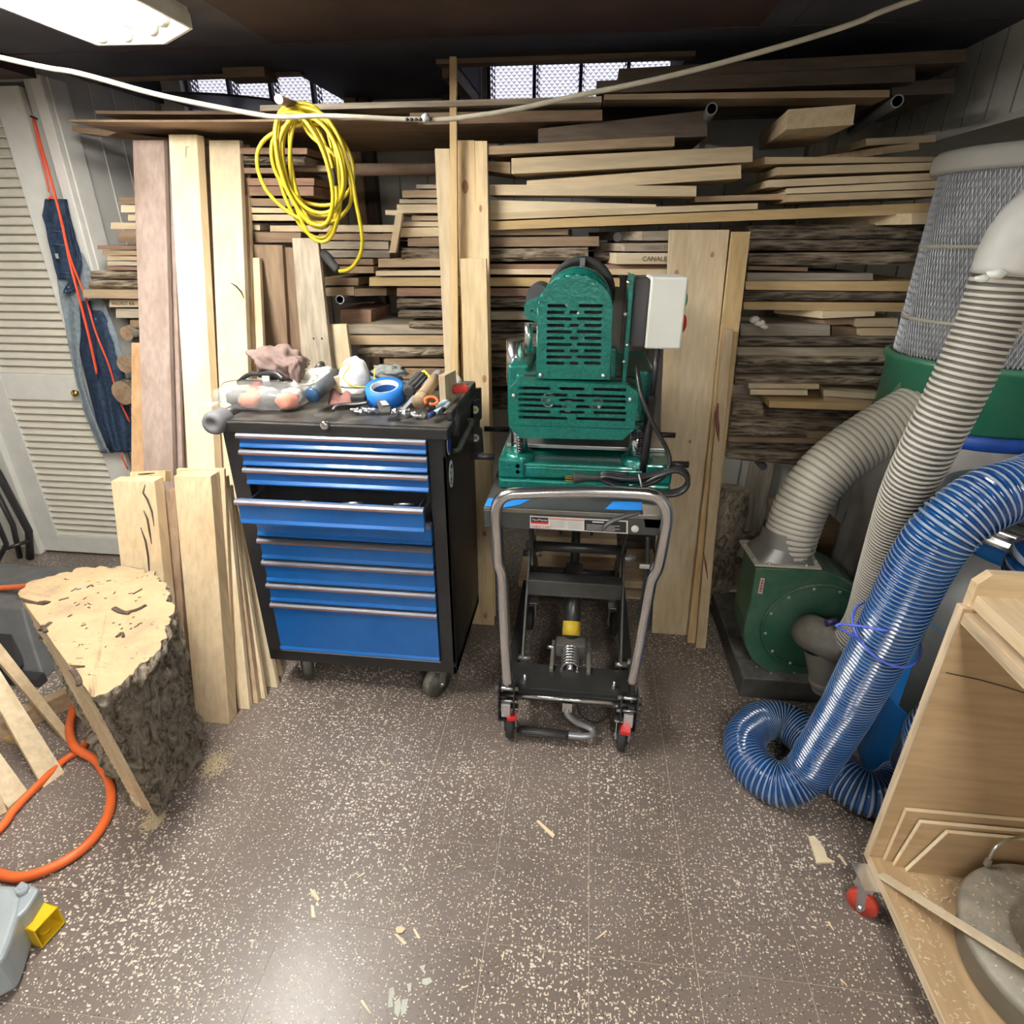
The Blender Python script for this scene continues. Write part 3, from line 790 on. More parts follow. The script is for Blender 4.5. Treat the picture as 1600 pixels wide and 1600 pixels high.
    caster(t, -.180, 1.445, .047, .032, .122, .12, RUBBER, ZINC, True); caster(t, .180, 1.430, .047, .032, .122, -.15, RUBBER, ZINC, True)
    caster(t, -.165, 2.03, .047, .032, .135, 0, RUBBER, ZINC); caster(t, .175, 2.03, .047, .032, .135, 0, RUBBER, ZINC)
    # foot pedal
    q = [G(888,1103,.13), G(886,1115,.11), G(900,1128,.07), G(918,1136,.05), G(927,1143,.042), G(920,1150,.04), G(890,1149,.04), G(812,1140,.04)]
    MB().tube(spline(q, .008), .0098, 12).build('foot_pedal', plain('pedal_grey', (.40,.42,.45), .35, .6), t)
    pd = MB().tube([q[-2]+(q[-1]-q[-2])*.02, q[-1]], .0155, 14, 0, True, None, .8).build('pedal_grip', RUBBER, t)
    for k in (-1, 0, 1):
        dv = V(0,-.0135,.004+.006*k); MB().tube([q[-2]+(q[-1]-q[-2])*.08+dv, q[-1]+dv-(q[-1]-q[-2])*.05], .0022, 6).build('grip_rib', plain('grip_rib_grey', (.09,.09,.095), .5), pd)
    MB().bb(-.012, .018, 1.44, 1.46, .115, .15).build('pedal_pivot', ZINC, t)
    MB().tube(spline([V(.03,1.47,.14), V(.05,1.49,.06), V(.10,1.48,.045), V(.15,1.47,.10)], .01), .003, 6).build('pump_hose', RUBBER, t)
lift_cart()

# ------------------------------------------------------------------ benchtop planer
def planer():
    t = thing('thickness_planer', 'green hammered benchtop planer standing on the lift cart', 'planer', (0, 1.80, .803))
    yb = 1.585
    bx0, bx1 = -.228, .262
    z0, z1 = .8042, .893
    mb = MB().bb(bx0, bx1, yb, 2.07, z0, z0+.030).bb(bx0+.004, bx1-.004, yb+.012, 2.06, z0+.03, z1-.012)
    mb.bb(bx0, bx0+.075, yb+.006, 2.06, z0+.03, z1).bb(bx1-.075, bx1, yb+.006, 2.06, z0+.03, z1).bb(bx0, bx1, 1.75, 2.06, z0+.03, z1-.002)
    mb.build('planer_base', GREENH, t, .006)
    MB().bb(bx0+.08, bx1-.08, yb+.004, yb+.014, z1-.05, z1-.02).build('base_rib', GREENH, t, .003)
    MB().bb(bx0+.01, bx1-.01, 1.70, 2.05, z1, z1+.012).build('planer_bed', plain('ground_bed_steel', (.45,.46,.46), .38, .8, bmp=.1), t, .002)
    for xx in (-.172, .166):
        MB().lathe((xx, yb+.055, z1-.055), (0,0,1), [(.045,0),(.045,.058),(.036,.066),(.0,.066)], 24).build('column_boss', GREENH, t)
        MB().cyl((xx, yb+.055, z1), (xx, yb+.055, .985), .0245, 24).build('column', CHROME, t)
        mb = MB()
        for k in range(9): mb.lathe((xx+.004, yb+.029, z1+.015+k*.008), (0,0,1), [(.006,0),(.010,.003),(.010,.005),(.006,.008)], 10)
        mb.build('lead_screw', BLACKS, t)
        for dz in (.012, .030): MB().cyl((xx, yb+.006, z1-.05+dz), (xx, yb+.014, z1-.05+dz), .006, 10).build('set_screw', BLACKS, t)
    # head body behind the guards
    MB().bb(-.185, .150, yb+.06, 2.02, .985, 1.125).build('head_body', GREENH, t, .008)
    MB().bb(-.212, -.150, yb+.09, 2.0, .99, 1.145).build('head_end', GREENH, t, .01)
    MB().bb(.135, .200, yb+.09, 2.0, .985, 1.135).build('head_end', GREENH, t, .01)
    MB().bb(-.10, .09, yb+.05, yb+.10, 1.10, 1.20).build('motor_base', GREENH, t, .006)
    # inner works seen through the slots
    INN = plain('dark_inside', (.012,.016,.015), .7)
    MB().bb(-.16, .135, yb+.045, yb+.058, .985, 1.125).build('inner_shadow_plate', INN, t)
    for k, (xx, zz, rr) in enumerate(((-.09,1.06,.022),(-.035,1.045,.018),(.04,1.055,.02))):
        MB().lathe((xx, yb+.040, zz), (0,-1,0), [(0,0),(rr,0),(rr,.008),(rr*.7,.008),(rr*.7,.004),(0,.004)], 18).build('sprocket', ZINC, t)
    F0 = V(0, yb-.012, 0)
    # lower slotted guard: outline from the photograph's proportions, in metres on the plane y = yb
    def at(pts): return [(P(720+.25*a, 380+.25*b_, yb).x, P(720+.25*a, 380+.25*b_, yb).z) for a, b_ in pts]
    lo = at([(300,912),(360,852),(1045,882),(1110,932),(1085,1152),(302,1130)])
    def slots(rows):
        out = []
        for xa, xb, yc in rows:
            (x_a, z_a), (x_b, z_b) = at([(xa, yc), (xb, yc)])
            out.append(slot((x_a+x_b)/2, (z_a+z_b)/2, abs(x_b-x_a), .0082))
        return out
    rl = []
    for i, y_ in enumerate((902, 940, 974, 1010, 1047, 1084)):
        if i % 2 == 0: rl += [(362,562,y_-2), (615,775,y_+2), (828,1034,y_+7)]
        else: rl += [(362,668,y_), (720,1030,y_+9)]
    plate('lower_guard', lo, slots(rl), .003, (0, yb-.010, 0), (1,0,0), (0,0,1), GREENH, t)
    MB().hexa([V(*p) for p in ((lo[5][0],yb-.011,lo[5][1]),(lo[4][0],yb-.011,lo[4][1]),(lo[4][0],yb-.011,lo[4][1]+.004),(lo[5][0],yb-.011,lo[5][1]+.004),(lo[5][0],yb+.05,lo[5][1]),(lo[4][0],yb+.05,lo[4][1]),(lo[4][0],yb+.05,lo[4][1]+.004),(lo[5][0],yb+.05,lo[5][1]+.004))]).build('guard_return', GREENH, t)
    lip = at([(300,1132),(1085,1154),(1010,1222),(368,1206)])
    plate('guard_lip', [lip[3], lip[2], lip[1], lip[0]], [], .003, (0, yb-.012, 0), (1,0,0), (0,0,1), GREENH, t)
    mb = MB()
    for a, b_ in zip(lo, lo[1:]+lo[:1]):
        mb.hexa([V(a[0],yb-.009,a[1]),V(b_[0],yb-.009,b_[1]),V(b_[0],yb-.009,b_[1]-.002),V(a[0],yb-.009,a[1]-.002),V(a[0],yb+.045,a[1]),V(b_[0],yb+.045,b_[1]),V(b_[0],yb+.045,b_[1]-.002),V(a[0],yb+.045,a[1]-.002)])
    mb.build('guard_rim', GREENH, t)
    # motor cover: arch with slots
    arch = [(470,850),(478,520),(482,400)]
    for k in range(0, 13):
        g = pi - pi*k/12; arch.append((716+234*cos(g)+0, 412-210*sin(g)))
    arch += [(950,420),(945,520),(930,858)]
    ar = at(arch)
    rr_ = []
    for i, y_ in enumerate((394,435,476,517,557,597,637,677,716,754)):
        if i == 0: rr_ += [(538,668,y_),(736,890,y_)]
        elif i % 2 == 0: rr_ += [(536-i*.5,694,y_),(724,886-i,y_)]
        else: rr_ += [(536-i*.5,648,y_),(678,742-i,y_),(770,886-i,y_)]
    ym = yb+.01
    plate('motor_cover', ar[::-1], slots(rr_), .003, (0, ym, 0), (1,0,0), (0,0,1), GREENH, t)
    mb = MB()
    for a, b_ in zip(ar, ar[1:]):
        mb.add([V(a[0],ym,a[1]),V(b_[0],ym,b_[1]),V(b_[0],ym+.075,b_[1]),V(a[0],ym+.075,a[1])], [(0,1,2,3)], 0, True)
    mb.build('motor_cover_rim', GREENH, t, solid=.003)
    cz = P(720+.25*716, 380+.25*412, yb).z; cx = P(720+.25*716, 380+.25*412, yb).x
    MB().lathe((cx+.002, ym+.06, cz), (0,1,0), [(.0,0),(.088,0),(.094,.01),(.094,.14),(.08,.17),(0,.17)], 40).build('motor_housing', GREENH, t)
    MB().bb(cx-.085, cx+.09, ym+.06, ym+.22, 1.11, cz).build('motor_housing', GREENH, t, .006)
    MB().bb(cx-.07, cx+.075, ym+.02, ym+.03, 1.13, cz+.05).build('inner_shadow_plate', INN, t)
    for dx, dz in ((-.02,.012),(.012,-.012)): MB().cyl((cx+dx, ym+.004, cz+dz), (cx+dx, ym+.02, cz+dz), .008, 10).build('terminal', plain('sticker_white', (.78,.79,.78), .4), t)
    # hand wheel behind, second motor and lifting lug
    hw = P(908, 457, 1.83)
    MB().lathe(hw, (0,-1,0), [(.0,.004),(.075,.004),(.080,.012),(.094,.014),(.097,.006),(.097,-.012),(.092,-.016),(0,-.016)], 44).build('hand_wheel', RUBBER, t)
    MB().bb(hw.x-.007, hw.x+.007, hw.y-.020, hw.y-.008, hw.z, hw.z+.092).build('wheel_spoke', plain('spoke_grey', (.13,.13,.14), .4), t)
    MB().cyl((cx+.012,1.76,cz+.012),(cx+.012,1.87,cz+.012), .014, 12).build('wheel_shaft', ZINC, t)
    p = P(842, 460, 1.72); MB().cyl((p.x, 1.66, p.z), (p.x, 1.80, p.z), .030, 20).build('dust_blower', plain('dark_plastic', (.05,.05,.055), .5), t)
    lug = at([(470,520),(440,505),(405,500),(385,470),(378,410),(395,380),(470,350),(500,320),(500,520)])
    plate('lifting_lug', lug[::-1], [[(P(720+.25*430,380+.25*445,yb).x+.004*cos(2*pi*k/10), P(720+.25*430,380+.25*445,yb).z+.004*sin(2*pi*k/10)) for k in range(10)]], .02, (0, yb+.075, 0), (1,0,0), (0,0,1), GREENH, t, .003)
    p = P(826, 550, yb+.09); q_ = P(826, 505, yb+.09); MB().cyl(p, q_, .011, 14).build('lock_post', CHROME, t)
    p = P(805, 582, 1.80); q_ = P(805, 533, 1.80); MB().cyl((p.x,1.80,p.z-.03), (q_.x,1.80,q_.z), .0265, 24).build('rear_column', CHROME, t)
    MB().cyl((q_.x,1.80,q_.z), (q_.x,1.80,q_.z+.004), .0262, 24).build('column_cap', RUBBER, t)
    # switch box on its upright bracket
    xs = .105
    MB().bb(xs, xs+.005, yb+.035, yb+.12, 1.085, 1.385).bb(xs, xs+.012, yb+.03, yb+.036, 1.085, 1.385).build('switch_bracket', GREENH, t, .003)
    p0, p1 = P(988,435,1.635), P(1014,545,1.635)
    MB().bb(.118, .158, 1.625, 1.76, 1.205, 1.375).build('switch_back', plain('dark_plastic', (.05,.05,.055), .5), t, .006)
    MB().bb(.158, .250, 1.620, 1.765, 1.203, 1.378).build('switch_cover', plain('white_plastic', (.80,.82,.76), .4, var=.02), t, .005)
    MB().lathe((.25, 1.69, 1.32), (1,0,0), [(.02,0),(.02,.008),(.012,.012),(0,.012)], 18).build('start_button', plain('green_button', (.05,.35,.12), .4), t)
    MB().lathe((.25, 1.69, 1.26), (1,0,0), [(.022,0),(.022,.012),(.014,.016),(0,.016)], 18).build('stop_button', plain('red_plastic', (.55,.02,.02), .4), t)
    for u, v in ((982,441),(977,491),(980,539),(975,565)): MB().ball(P(u, v, yb+.03), .006, 8).build('bracket_screw', ZINC, t)
    for u, v in ((845,586),(943,587),(803,618),(985,624)): MB().ball(P(u, v, yb-.012 if v > 600 else ym-.002), .006, 8).build('guard_screw', plain('pale_screw', (.72,.74,.72), .3, .8), t)
    MB().cyl(P(1018,618,1.62), P(1004,742,1.60), .0125, 14).build('crank_post', BLACK, t)
    MB().cyl(P(1028,540,1.63), P(1019,620,1.62), .0075, 12).build('crank_rod', BLACK, t)
    # carry handles
    for (ua, va, ub, vb, y_) in ((735,713,772,714,1.64),(757,670,795,671,1.98),(1040,725,1076,726,1.64),(1022,679,1055,680,1.98)):
        MB().cyl(P(ua,va,y_), P(ub,vb,y_), .0095, 12).build('carry_rod', BLACK, t)
    # mains cord, plug and the bundled loops
    CORD = plain('black_cord', (.014,.014,.015), .45)
    c = [P(995,570,1.63),P(997,590,1.60),P(1003,620,1.57),P(1015,650,1.56),P(1030,680,1.56),P(1043,705,1.56),P(1046,728,1.55),P(1032,748,1.55),P(1000,760,1.54),P(960,764,1.54),P(930,762,1.54)]
    MB().tube(spline(c, .01), .0062, 10).build('cord', CORD, t)
    loops = [P(1000,758,1.545)]
    for k in range(3):
        o = k*3
        for u, v in ((1030,744-o),(1055,736-o),(1072,744-o),(1074,760-o),(1060,772-o),(1030,774-o),(985,768-o),(955,757-o),(938,748-o),(950,745-o),(985,749-o)):
            loops.append(P(u, v, 1.535+.010*k))
    MB().tube(spline(loops, .01), .0062, 10).build('cord_bundle', CORD, t)
    MB().tube([P(998,741,1.53), P(1002,757,1.525), P(1004,772,1.53)], .0025, 6).build('cord_tie', plain('tie_grey', (.3,.3,.3), .5), t)
    pl = [P(950,748,1.54), P(932,747,1.54), P(916,747,1.54), P(899,747,1.54), P(896,747,1.54)]
    MB().tube(pl, [.007,.009,.0095,.016,.014], 12).build('plug', RUBBER, t)
    for dz in (-.007, 0, .007): MB().box(P(889,747,1.54)+V(0,0,dz), (.022,.003,.004)).build('plug_prong', plain('brass', (.62,.44,.12), .25, 1.0), t)
planer()

# ------------------------------------------------------------------ lumber rack
ORD = ['', 'first','second','third','fourth','fifth','sixth','seventh','eighth','ninth','tenth','eleventh','twelfth','thirteenth','fourteenth','fifteenth','sixteenth','seventeenth','eighteenth','nineteenth','twentieth','twenty-first','twenty-second','twenty-third','twenty-fourth','twenty-fifth','twenty-sixth','twenty-seventh','twenty-eighth']
def board(look, kind, u0, t0, b0, u1, t1, b1, Y, depth=.4, sk=(0,0), wob=None, name=None):
    """one board lying in the rack, its front edge between two measured ends on the plane y = Y"""
    live = kind in ('bark', 'barkd')
    n = 22 if live else (8 if wob else 1)
    t0 += .35; b0 -= .35; t1 += .35; b1 -= .35
    A, B = P(u0, t0, Y), P(u0, b0, Y); C, D = P(u1, t1, Y), P(u1, b1, Y)
    h = ((A-B).length + (C-D).length)/2
    seed = rnd.uniform(0, 50)
    mb = MB(); K = 6 if live else 4
    rows = []
    for i in range(n+1):
        s_ = i/n
        tp, bt = A.lerp(C, s_), B.lerp(D, s_)
        if wob: tp = tp + V(0,0,wob*sin(pi*s_)); bt = bt + V(0,0,wob*sin(pi*s_))
        nz = lambda k: noise.noise(V(tp.x*9+seed, k*3.7, seed))
        nf = lambda k: noise.noise(V(tp.x*38+seed, k*5.1, seed*2))
        dx = sk[0]*(1-s_) + sk[1]*s_
        if live:
            e = h*.16
            tp2 = tp + V(0,0,-e*max(0,nz(1))*.8); bt2 = bt + V(0,0,e*max(0,nz(2))*.8)
            f = .014*nz(3)
            row = [tp+V(dx,depth,0), tp2+V(0,f+.004+.006*nf(1),0), tp.lerp(bt,.33)+V(0,f-.008+.010*nf(2),0), tp.lerp(bt,.68)+V(0,f-.008+.010*nf(3),0), bt2+V(0,f+.004+.006*nf(4),0), bt+V(dx,depth,0)]
        else:
            row = [tp+V(dx,depth,0), tp, bt, bt+V(dx,depth,0)]
        rows.append(row)
    o = len(mb.v)
    for r in rows: mb.v += r
    for i in range(n):
        for k in range(K):
            k2 = (k+1) % K
            mb.f.append([i*K+k, (i+1)*K+k, (i+1)*K+k2, i*K+k2][::-1])
            mb.m.append(1 if live and 1 <= k < K-2 else 0); mb.sm.append(False)
    mb.f.append(list(range(K))); mb.m.append(0); mb.sm.append(False)
    mb.f.append(list(range(n*K+K-1, n*K-1, -1))); mb.m.append(0); mb.sm.append(False)
    if live: mats = [wood('weather' if kind == 'bark' else 'grey'), BARK() if kind == 'bark' else bark('bark_dark', (.36,.295,.225), (.15,.12,.09), (9, 40, 80))]
    else: mats = [wood(kind)]
    return mb.build(name or ('bark_slab' if live else 'board'), mats)
def stack(phrase, group, Y, rows, depth=.4):
    out = []
    for i, r in enumerate(rows):
        look, kind = r[0], r[1]; q = r[2:8]; kw = dict(r[8]) if len(r) > 8 else {}
        y_ = Y + kw.pop('dy', 0) + rnd.uniform(0, .012)
        o = board(look, kind, *q, y_, kw.pop('depth', depth*rnd.uniform(.8, 1.1)), **kw)
        pos = 'topmost' if i == 0 else ('lowest' if i == len(rows)-1 else ORD[i+1] + ' from top')
        tag(o, f'{look}, {pos} {phrase}', 'board', group); out.append(o)
    return out
# under the ceiling, right
sR = stack('among boards right of the right-hand window', 'boards stored under the ceiling', 2.24, [
 ('long dark plank','dark',967,107,125,1511,76,97,{'depth':.5}),
 ('dark plank with stepped end','dark',932,126,146,1430,101,128,{'depth':.55}),
 ('long dull tan batten','tan',944,147,156,1390,140,152,{'depth':.12}),
 ('dark short plank','dark',1394,128,150,1492,122,146,{'depth':.5,'dy':.06}),
 ('thick dark slab with ragged end','dark',841,201,225,1105,172,213,{'depth':.5}),
 ('tan weathered plank','tan',762,228,242,1054,212,228,{'depth':.3}),
], .5)
tag(board('', 'weather', 406, 164, 174, 940, 150, 160, 2.20, .10), 'long pale batten running under both glass block windows', 'board', 'boards stored under the ceiling')
tag(board('', 'brown', 640, 176, 196, 941, 171, 188, 2.22, .45), 'brown plank ending in a point beneath the right window', 'board', 'boards stored under the ceiling')
# sheet goods, left top
def sheet(name, u0, v0, u1, v1, Y, depth, th, mat, label, sag=0):
    A, B = P(u0, v0, Y), P(u1, v1, Y)
    def fn(top):
        return lambda s_, t_: A.lerp(B, s_) + V(0, depth*t_, (th if top else 0) - sag*sin(pi*s_))
    mb = MB().grid(fn(True), 10, 2).grid(lambda a, b_: fn(False)(1-a, b_), 10, 2)
    mb.grid(lambda a, b_: A.lerp(B, a)+V(0,0,th*b_-sag*sin(pi*a)), 10, 1)
    mb.grid(lambda a, b_: A.lerp(B, 1-a)+V(0,depth,th*b_-sag*sin(pi*a)), 10, 1)
    mb.grid(lambda a, b_: A+V(0,depth*(1-a),th*b_), 2, 1); mb.grid(lambda a, b_: B+V(0,depth*a,th*b_), 2, 1)
    return tag(mb.build(name, mat), label, 'sheet', 'sheets lying over the left pile')
sheet('plywood_sheet', 108, 190, 640, 186, 2.12, .72, .006, wood('brown'), 'wide brown plywood sheet lying under the left window', .004)
sheet('plywood_sheet', 150, 178, 630, 176, 2.30, .6, .010, wood('brown'), 'smaller brown plywood sheet on top of the wide plywood sheet', .003)
sheet('rubber_sheet', 235, 148, 425, 158, 2.42, .45, .008, BLACK, 'curled black sheet lying before the left window', -.008)
MB_ = board('', 'brown', 112, 196, 206, 440, 240, 250, 2.36, .10)
tag(MB_, 'dark brown bearer under the wide plywood sheet', 'board')
# long thick beams over the machine
stack('of the beams above the green machine', 'thick boards above the planer', 2.26, [
 ('heavy pale beam','pale',799,247,272,1176,228,253,{'depth':.16}),
 ('pale warped beam','pale',823,282,301,1158,257,279,{'depth':.22,'dy':.02}),
 ('pale square-ended beam','pale',765,288,305,1088,290,307,{'depth':.14}),
 ('short pale beam','tan',1086,307,316,1228,302,312,{'depth':.2,'dy':.06}),
 ('pale tapering plank','cream',765,312,333,1025,319,327,{'depth':.2,'dy':.01}),
 ('pale plank','pale',765,332,344,1184,317,327,{'depth':.25}),
 ('very long yellow plank','yellow',765,346,360,1486,315,333,{'depth':.3}),
])
tag(board('', 'tan', 720, 250, 262, 797, 253, 272, 2.30, .2), 'short tan offcut left of the heavy pale beam', 'board')
# short stack by the filter top
stack('of the stack touching the filter top', 'boards by the filter top', 2.28, [
 ('wide pinkish plank','pale',1195,245,257,1492,245,252,{'sk':(-.08,0),'depth':.3,'dy':.02}),
 ('pinkish plank with blunt end','pale',1214,261,274,1498,252,265),
 ('tan plank','pale',1199,281,293,1497,268,280),
 ('pale plank with knot','cream',1230,294,303,1482,281,294),
 ('pale plank with pink end','pale',1228,304,316,1488,295,306),
], .3)
tag(board('', 'pale', 1425, 333, 351, 1458, 332, 350, 2.22, .3, (-.2,-.2)), 'short pale block poking out below the long yellow plank', 'board')
tag(board('', 'pale', 1353, 216, 228, 1462, 211, 222, 2.30, .3), 'thin pale board end beneath the white soffit', 'board')
tag(board('', 'tan', 1380, 229, 241, 1436, 222, 234, 2.26, .3, (-.15,-.15)), 'small tan board end beneath the white soffit, lower one', 'board')
A = [P(1229,202,1.98), P(1333,195,1.98), P(1337,163,1.98), P(1232,171,1.98)]
back_ = [P(1186,235,2.75), P(1262,229,2.75), P(1262,208,2.75), P(1186,212,2.75)]
tag(MB().hexa(A+back_).build('beam', wood('pale', 'y')), 'thick pale beam end jutting out above the filter stack', 'beam')
# right pile
right = stack('of the pile beside the mesh filter', 'pile beside the mesh filter', 2.27, [
 ('dark rough slab','barkd',1172,352,374,1470,348,372,{'dy':.05}),
 ('dark weathered slab','barkd',1172,375,393,1465,373,391,{'dy':.04}),
 ('grey cracked bark slab','bark',1170,395,414,1462,393,415),
 ('dark brown plank','brown',1169,415,422,1262,417,424,{'dy':.03}),
 ('grey-edged pale board','grey',1167,426,439,1364,427,438),
 ('golden pale plank','yellow',1165,439,453,1456,439,456),
 ('dark bark slab','barkd',1163,454,470,1449,456,471),
 ('golden plank with bark edge','yellow',1162,471,484,1443,473,488),
 ('small pale angled offcut','cream',1285,486,498,1367,486,494,{'sk':(-.12,-.02),'depth':.15,'dy':-.02}),
 ('dark offcut under pale one','brown',1288,499,508,1338,496,507,{'sk':(-.1,-.1),'depth':.2}),
 ('pinkish square offcut','pale',1337,497,511,1403,497,511,{'depth':.15,'dy':-.01}),
 ('thin pinkish offcut','pale',1345,512,525,1402,512,525,{'depth':.15}),
 ('grey weathered block','grey',1157,505,525,1297,507,525,{'depth':.2,'dy':-.01}),
 ('brown stubby offcut','brown',1300,509,524,1342,510,523,{'depth':.2,'dy':.03}),
 ('dark rough bark slab','barkd',1155,526,541,1428,525,541),
 ('thick slab with pale face','weather',1152,542,556,1425,542,556,{'dy':.02}),
 ('thick furrowed bark slab','bark',1152,556,571,1422,556,569),
 ('very dark bark slab','barkd',1150,572,585,1402,572,586),
 ('grey ridged bark slab','bark',1147,586,602,1400,587,603),
 ('thin pale offcut','pale',1170,599,607,1280,600,608,{'sk':(.0,-.1),'depth':.2,'dy':-.03}),
 ('thin pale offcut','cream',1172,608,617,1262,609,618,{'sk':(.08,-.1),'depth':.2,'dy':-.03}),
 ('thin pale square offcut','cream',1287,609,619,1392,617,626,{'sk':(.04,.0),'depth':.22,'dy':-.04}),
 ('thin pale square offcut','pale',1287,619,627,1390,627,636,{'sk':(.04,0),'depth':.22,'dy':-.03}),
])
low = stack('of the low heap beside the tan hose', 'low heap beside the tan hose', 2.25, [
 ('pale flat-topped plank','yellow',1202,626,637,1384,632,643,{'depth':.2,'dy':-.05}),
 ('blocky grey bark slab','bark',1143,621,652,1192,628,652,{'depth':.3}),
 ('dark bark slab','barkd',1196,640,655,1366,644,660,{'dy':.03}),
 ('furrowed grey bark slab','bark',1141,652,668,1350,660,676),
 ('rough grey bark slab','bark',1139,666,682,1264,670,683),
 ('pale broken plank','tan',1261,673,686,1334,674,687,{'sk':(.06,0)}),
 ('dark flat slab','brown',1138,682,690,1320,686,695),
 ('brown bark slab','barkd',1137,690,702,1308,695,707,{'dy':.01}),
 ('pale slab with bark patches','bark',1134,703,716,1290,708,734),
], .4)
sl = MB()
for k in range(7): sl.ball(P(1178+3*k, 500+1.6*k, 2.2)+V(0,.0,.004*sin(k*2)), .018-.001*k, 7, 0, (1,1,.7), .4)
tag(sl.build('cloth_scrap', plain('dusty_cloth', (.5,.46,.42), .9)), 'pale crumpled scrap lying on the grey weathered block', 'scrap')
# centre pile
centre = stack('of the pile behind the green machine', 'pile behind the green machine', 2.28, [
 ('short tan plank','tan',720,359,368,888,357,367,{'dy':.02}),
 ('brown plank with bark end','brown',722,371,386,936,369,385),
 ('mottled bark slab','bark',722,389,409,919,386,408),
 ('brown plank, pale face','red',722,412,420,1046,413,420,{'dy':.015}),
 ('pale brown plank','pale',722,420,429,1046,420,430),
 ('yellow plank with square end','yellow',577,433,447,968,434,448),
 ('reddish brown plank','red',620,450,463,846,450,463),
 ('weathered brown slab','barkd',621,467,482,850,464,480),
 ('pale brown plank','weather',724,486,500,850,487,500),
 ('dark slab','barkd',722,504,520,850,503,518),
 ('thick split bark slab','bark',722,521,548,846,521,548),
 ('dark bark slab','barkd',722,552,575,846,552,574),
 ('brown bark slab','barkd',722,580,604,812,580,604),
 ('dark brown slab','barkd',722,610,640,800,612,640),
])
cw = stack('of three signed boards by the wide plank', 'three boards with marker writing', 2.26, [
 ('angled board','weather',1003,361,376,1054,360,376,{'sk':(-.18,0)}),
 ('angled board with faint writing','weather',976,380,393,1054,379,393,{'sk':(-.22,0)}),
 ('pale board lettered in marker','cream',963,395,413,1054,395,413,{'sk':(-.1,0)}),
])
tag(board('', 'barkd', 928, 391, 409, 962, 392, 410, 2.34, .3), 'stub of bark slab left of the three signed boards', 'board')
INK = plain('marker_ink', (.06,.05,.045), .7)
ly = WORLD[cw[2].name]
text('lettering', 'CANALES', .022, P(1003,408,2.2585), (1,0,0), (0,0,1), INK, cw[2], .0002)
text('lettering', 'CANALE', .020, P(1006,390.5,2.2585), (1,0,0), (0,0,1), plain('faint_ink', (.24,.19,.15), .8), cw[1], .0002)
ch = board('', 'pale', 838, 838, 867, 964, 842, 872, 2.26, .3)
tag(ch, 'pale board lettered CHERRY seen through the lift cart', 'board')
text('lettering', 'CHERRY', .026, P(846,859,2.2585), (1,0,-.02), (0,0,1), INK, ch, .0002)
for i, r in enumerate(((810,906,917,1030,908,920,'tan'),(820,930,946,1060,934,950,'pale'))):
    tag(board('', r[6], *r[:6], 2.3, .3), ('tan' if i == 0 else 'pale orange') + ' floor-level board seen through the lift cart, ' + ('upper one' if i == 0 else 'lower one'), 'board')
# stubs left of the knotty boards
mid = stack('of stubs left of the tall pine strip', 'stubs left of the tall pine strip', 2.27, [
 ('dark thin stub','grey',650,288,295,716,288,295),
 ('tan stub','tan',629,297,309,716,296,309),
 ('tan thin stub','weather',624,311,318,716,311,318),
 ('pale stub with saw marks','cream',620,319,333,716,319,333),
 ('pale stub end','cream',602,328,336,622,328,337,{'dy':.02,'depth':.2}),
 ('thin tan stub','tan',643,337,345,716,337,345),
 ('pale stub','pale',627,346,354,716,346,354),
 ('thick pale stub','pale',614,356,371,716,354,369),
 ('brown stub','brown',637,372,385,716,371,385),
 ('sawdusty bark stub','bark',628,387,408,716,386,408),
 ('brown stub','tan',591,404,418,716,403,417),
 ('cream stub','cream',587,423,431,716,422,431),
])
mid2 = stack('of the pile behind the blue tape', 'pile behind the blue tape', 2.28, [
 ('broken brown slab','barkd',623,485,498,716,484,498),
 ('grey bark slab','bark',639,502,514,716,502,514),
 ('long pale plank','weather',540,507,522,716,506,522),
 ('long pale plank','tan',545,524,539,716,524,539),
 ('deeply furrowed bark slab','bark',560,542,559,716,541,559),
 ('brown slab with bark','brown',600,561,573,716,561,573),
 ('brown slab','brown',612,575,592,716,576,592),
 ('dark slab','barkd',590,595,625,716,596,625),
])
tag(board('', 'red', 532, 483, 505, 580, 484, 506, 2.36, .25), 'brown square block set back above the long pale planks', 'block')
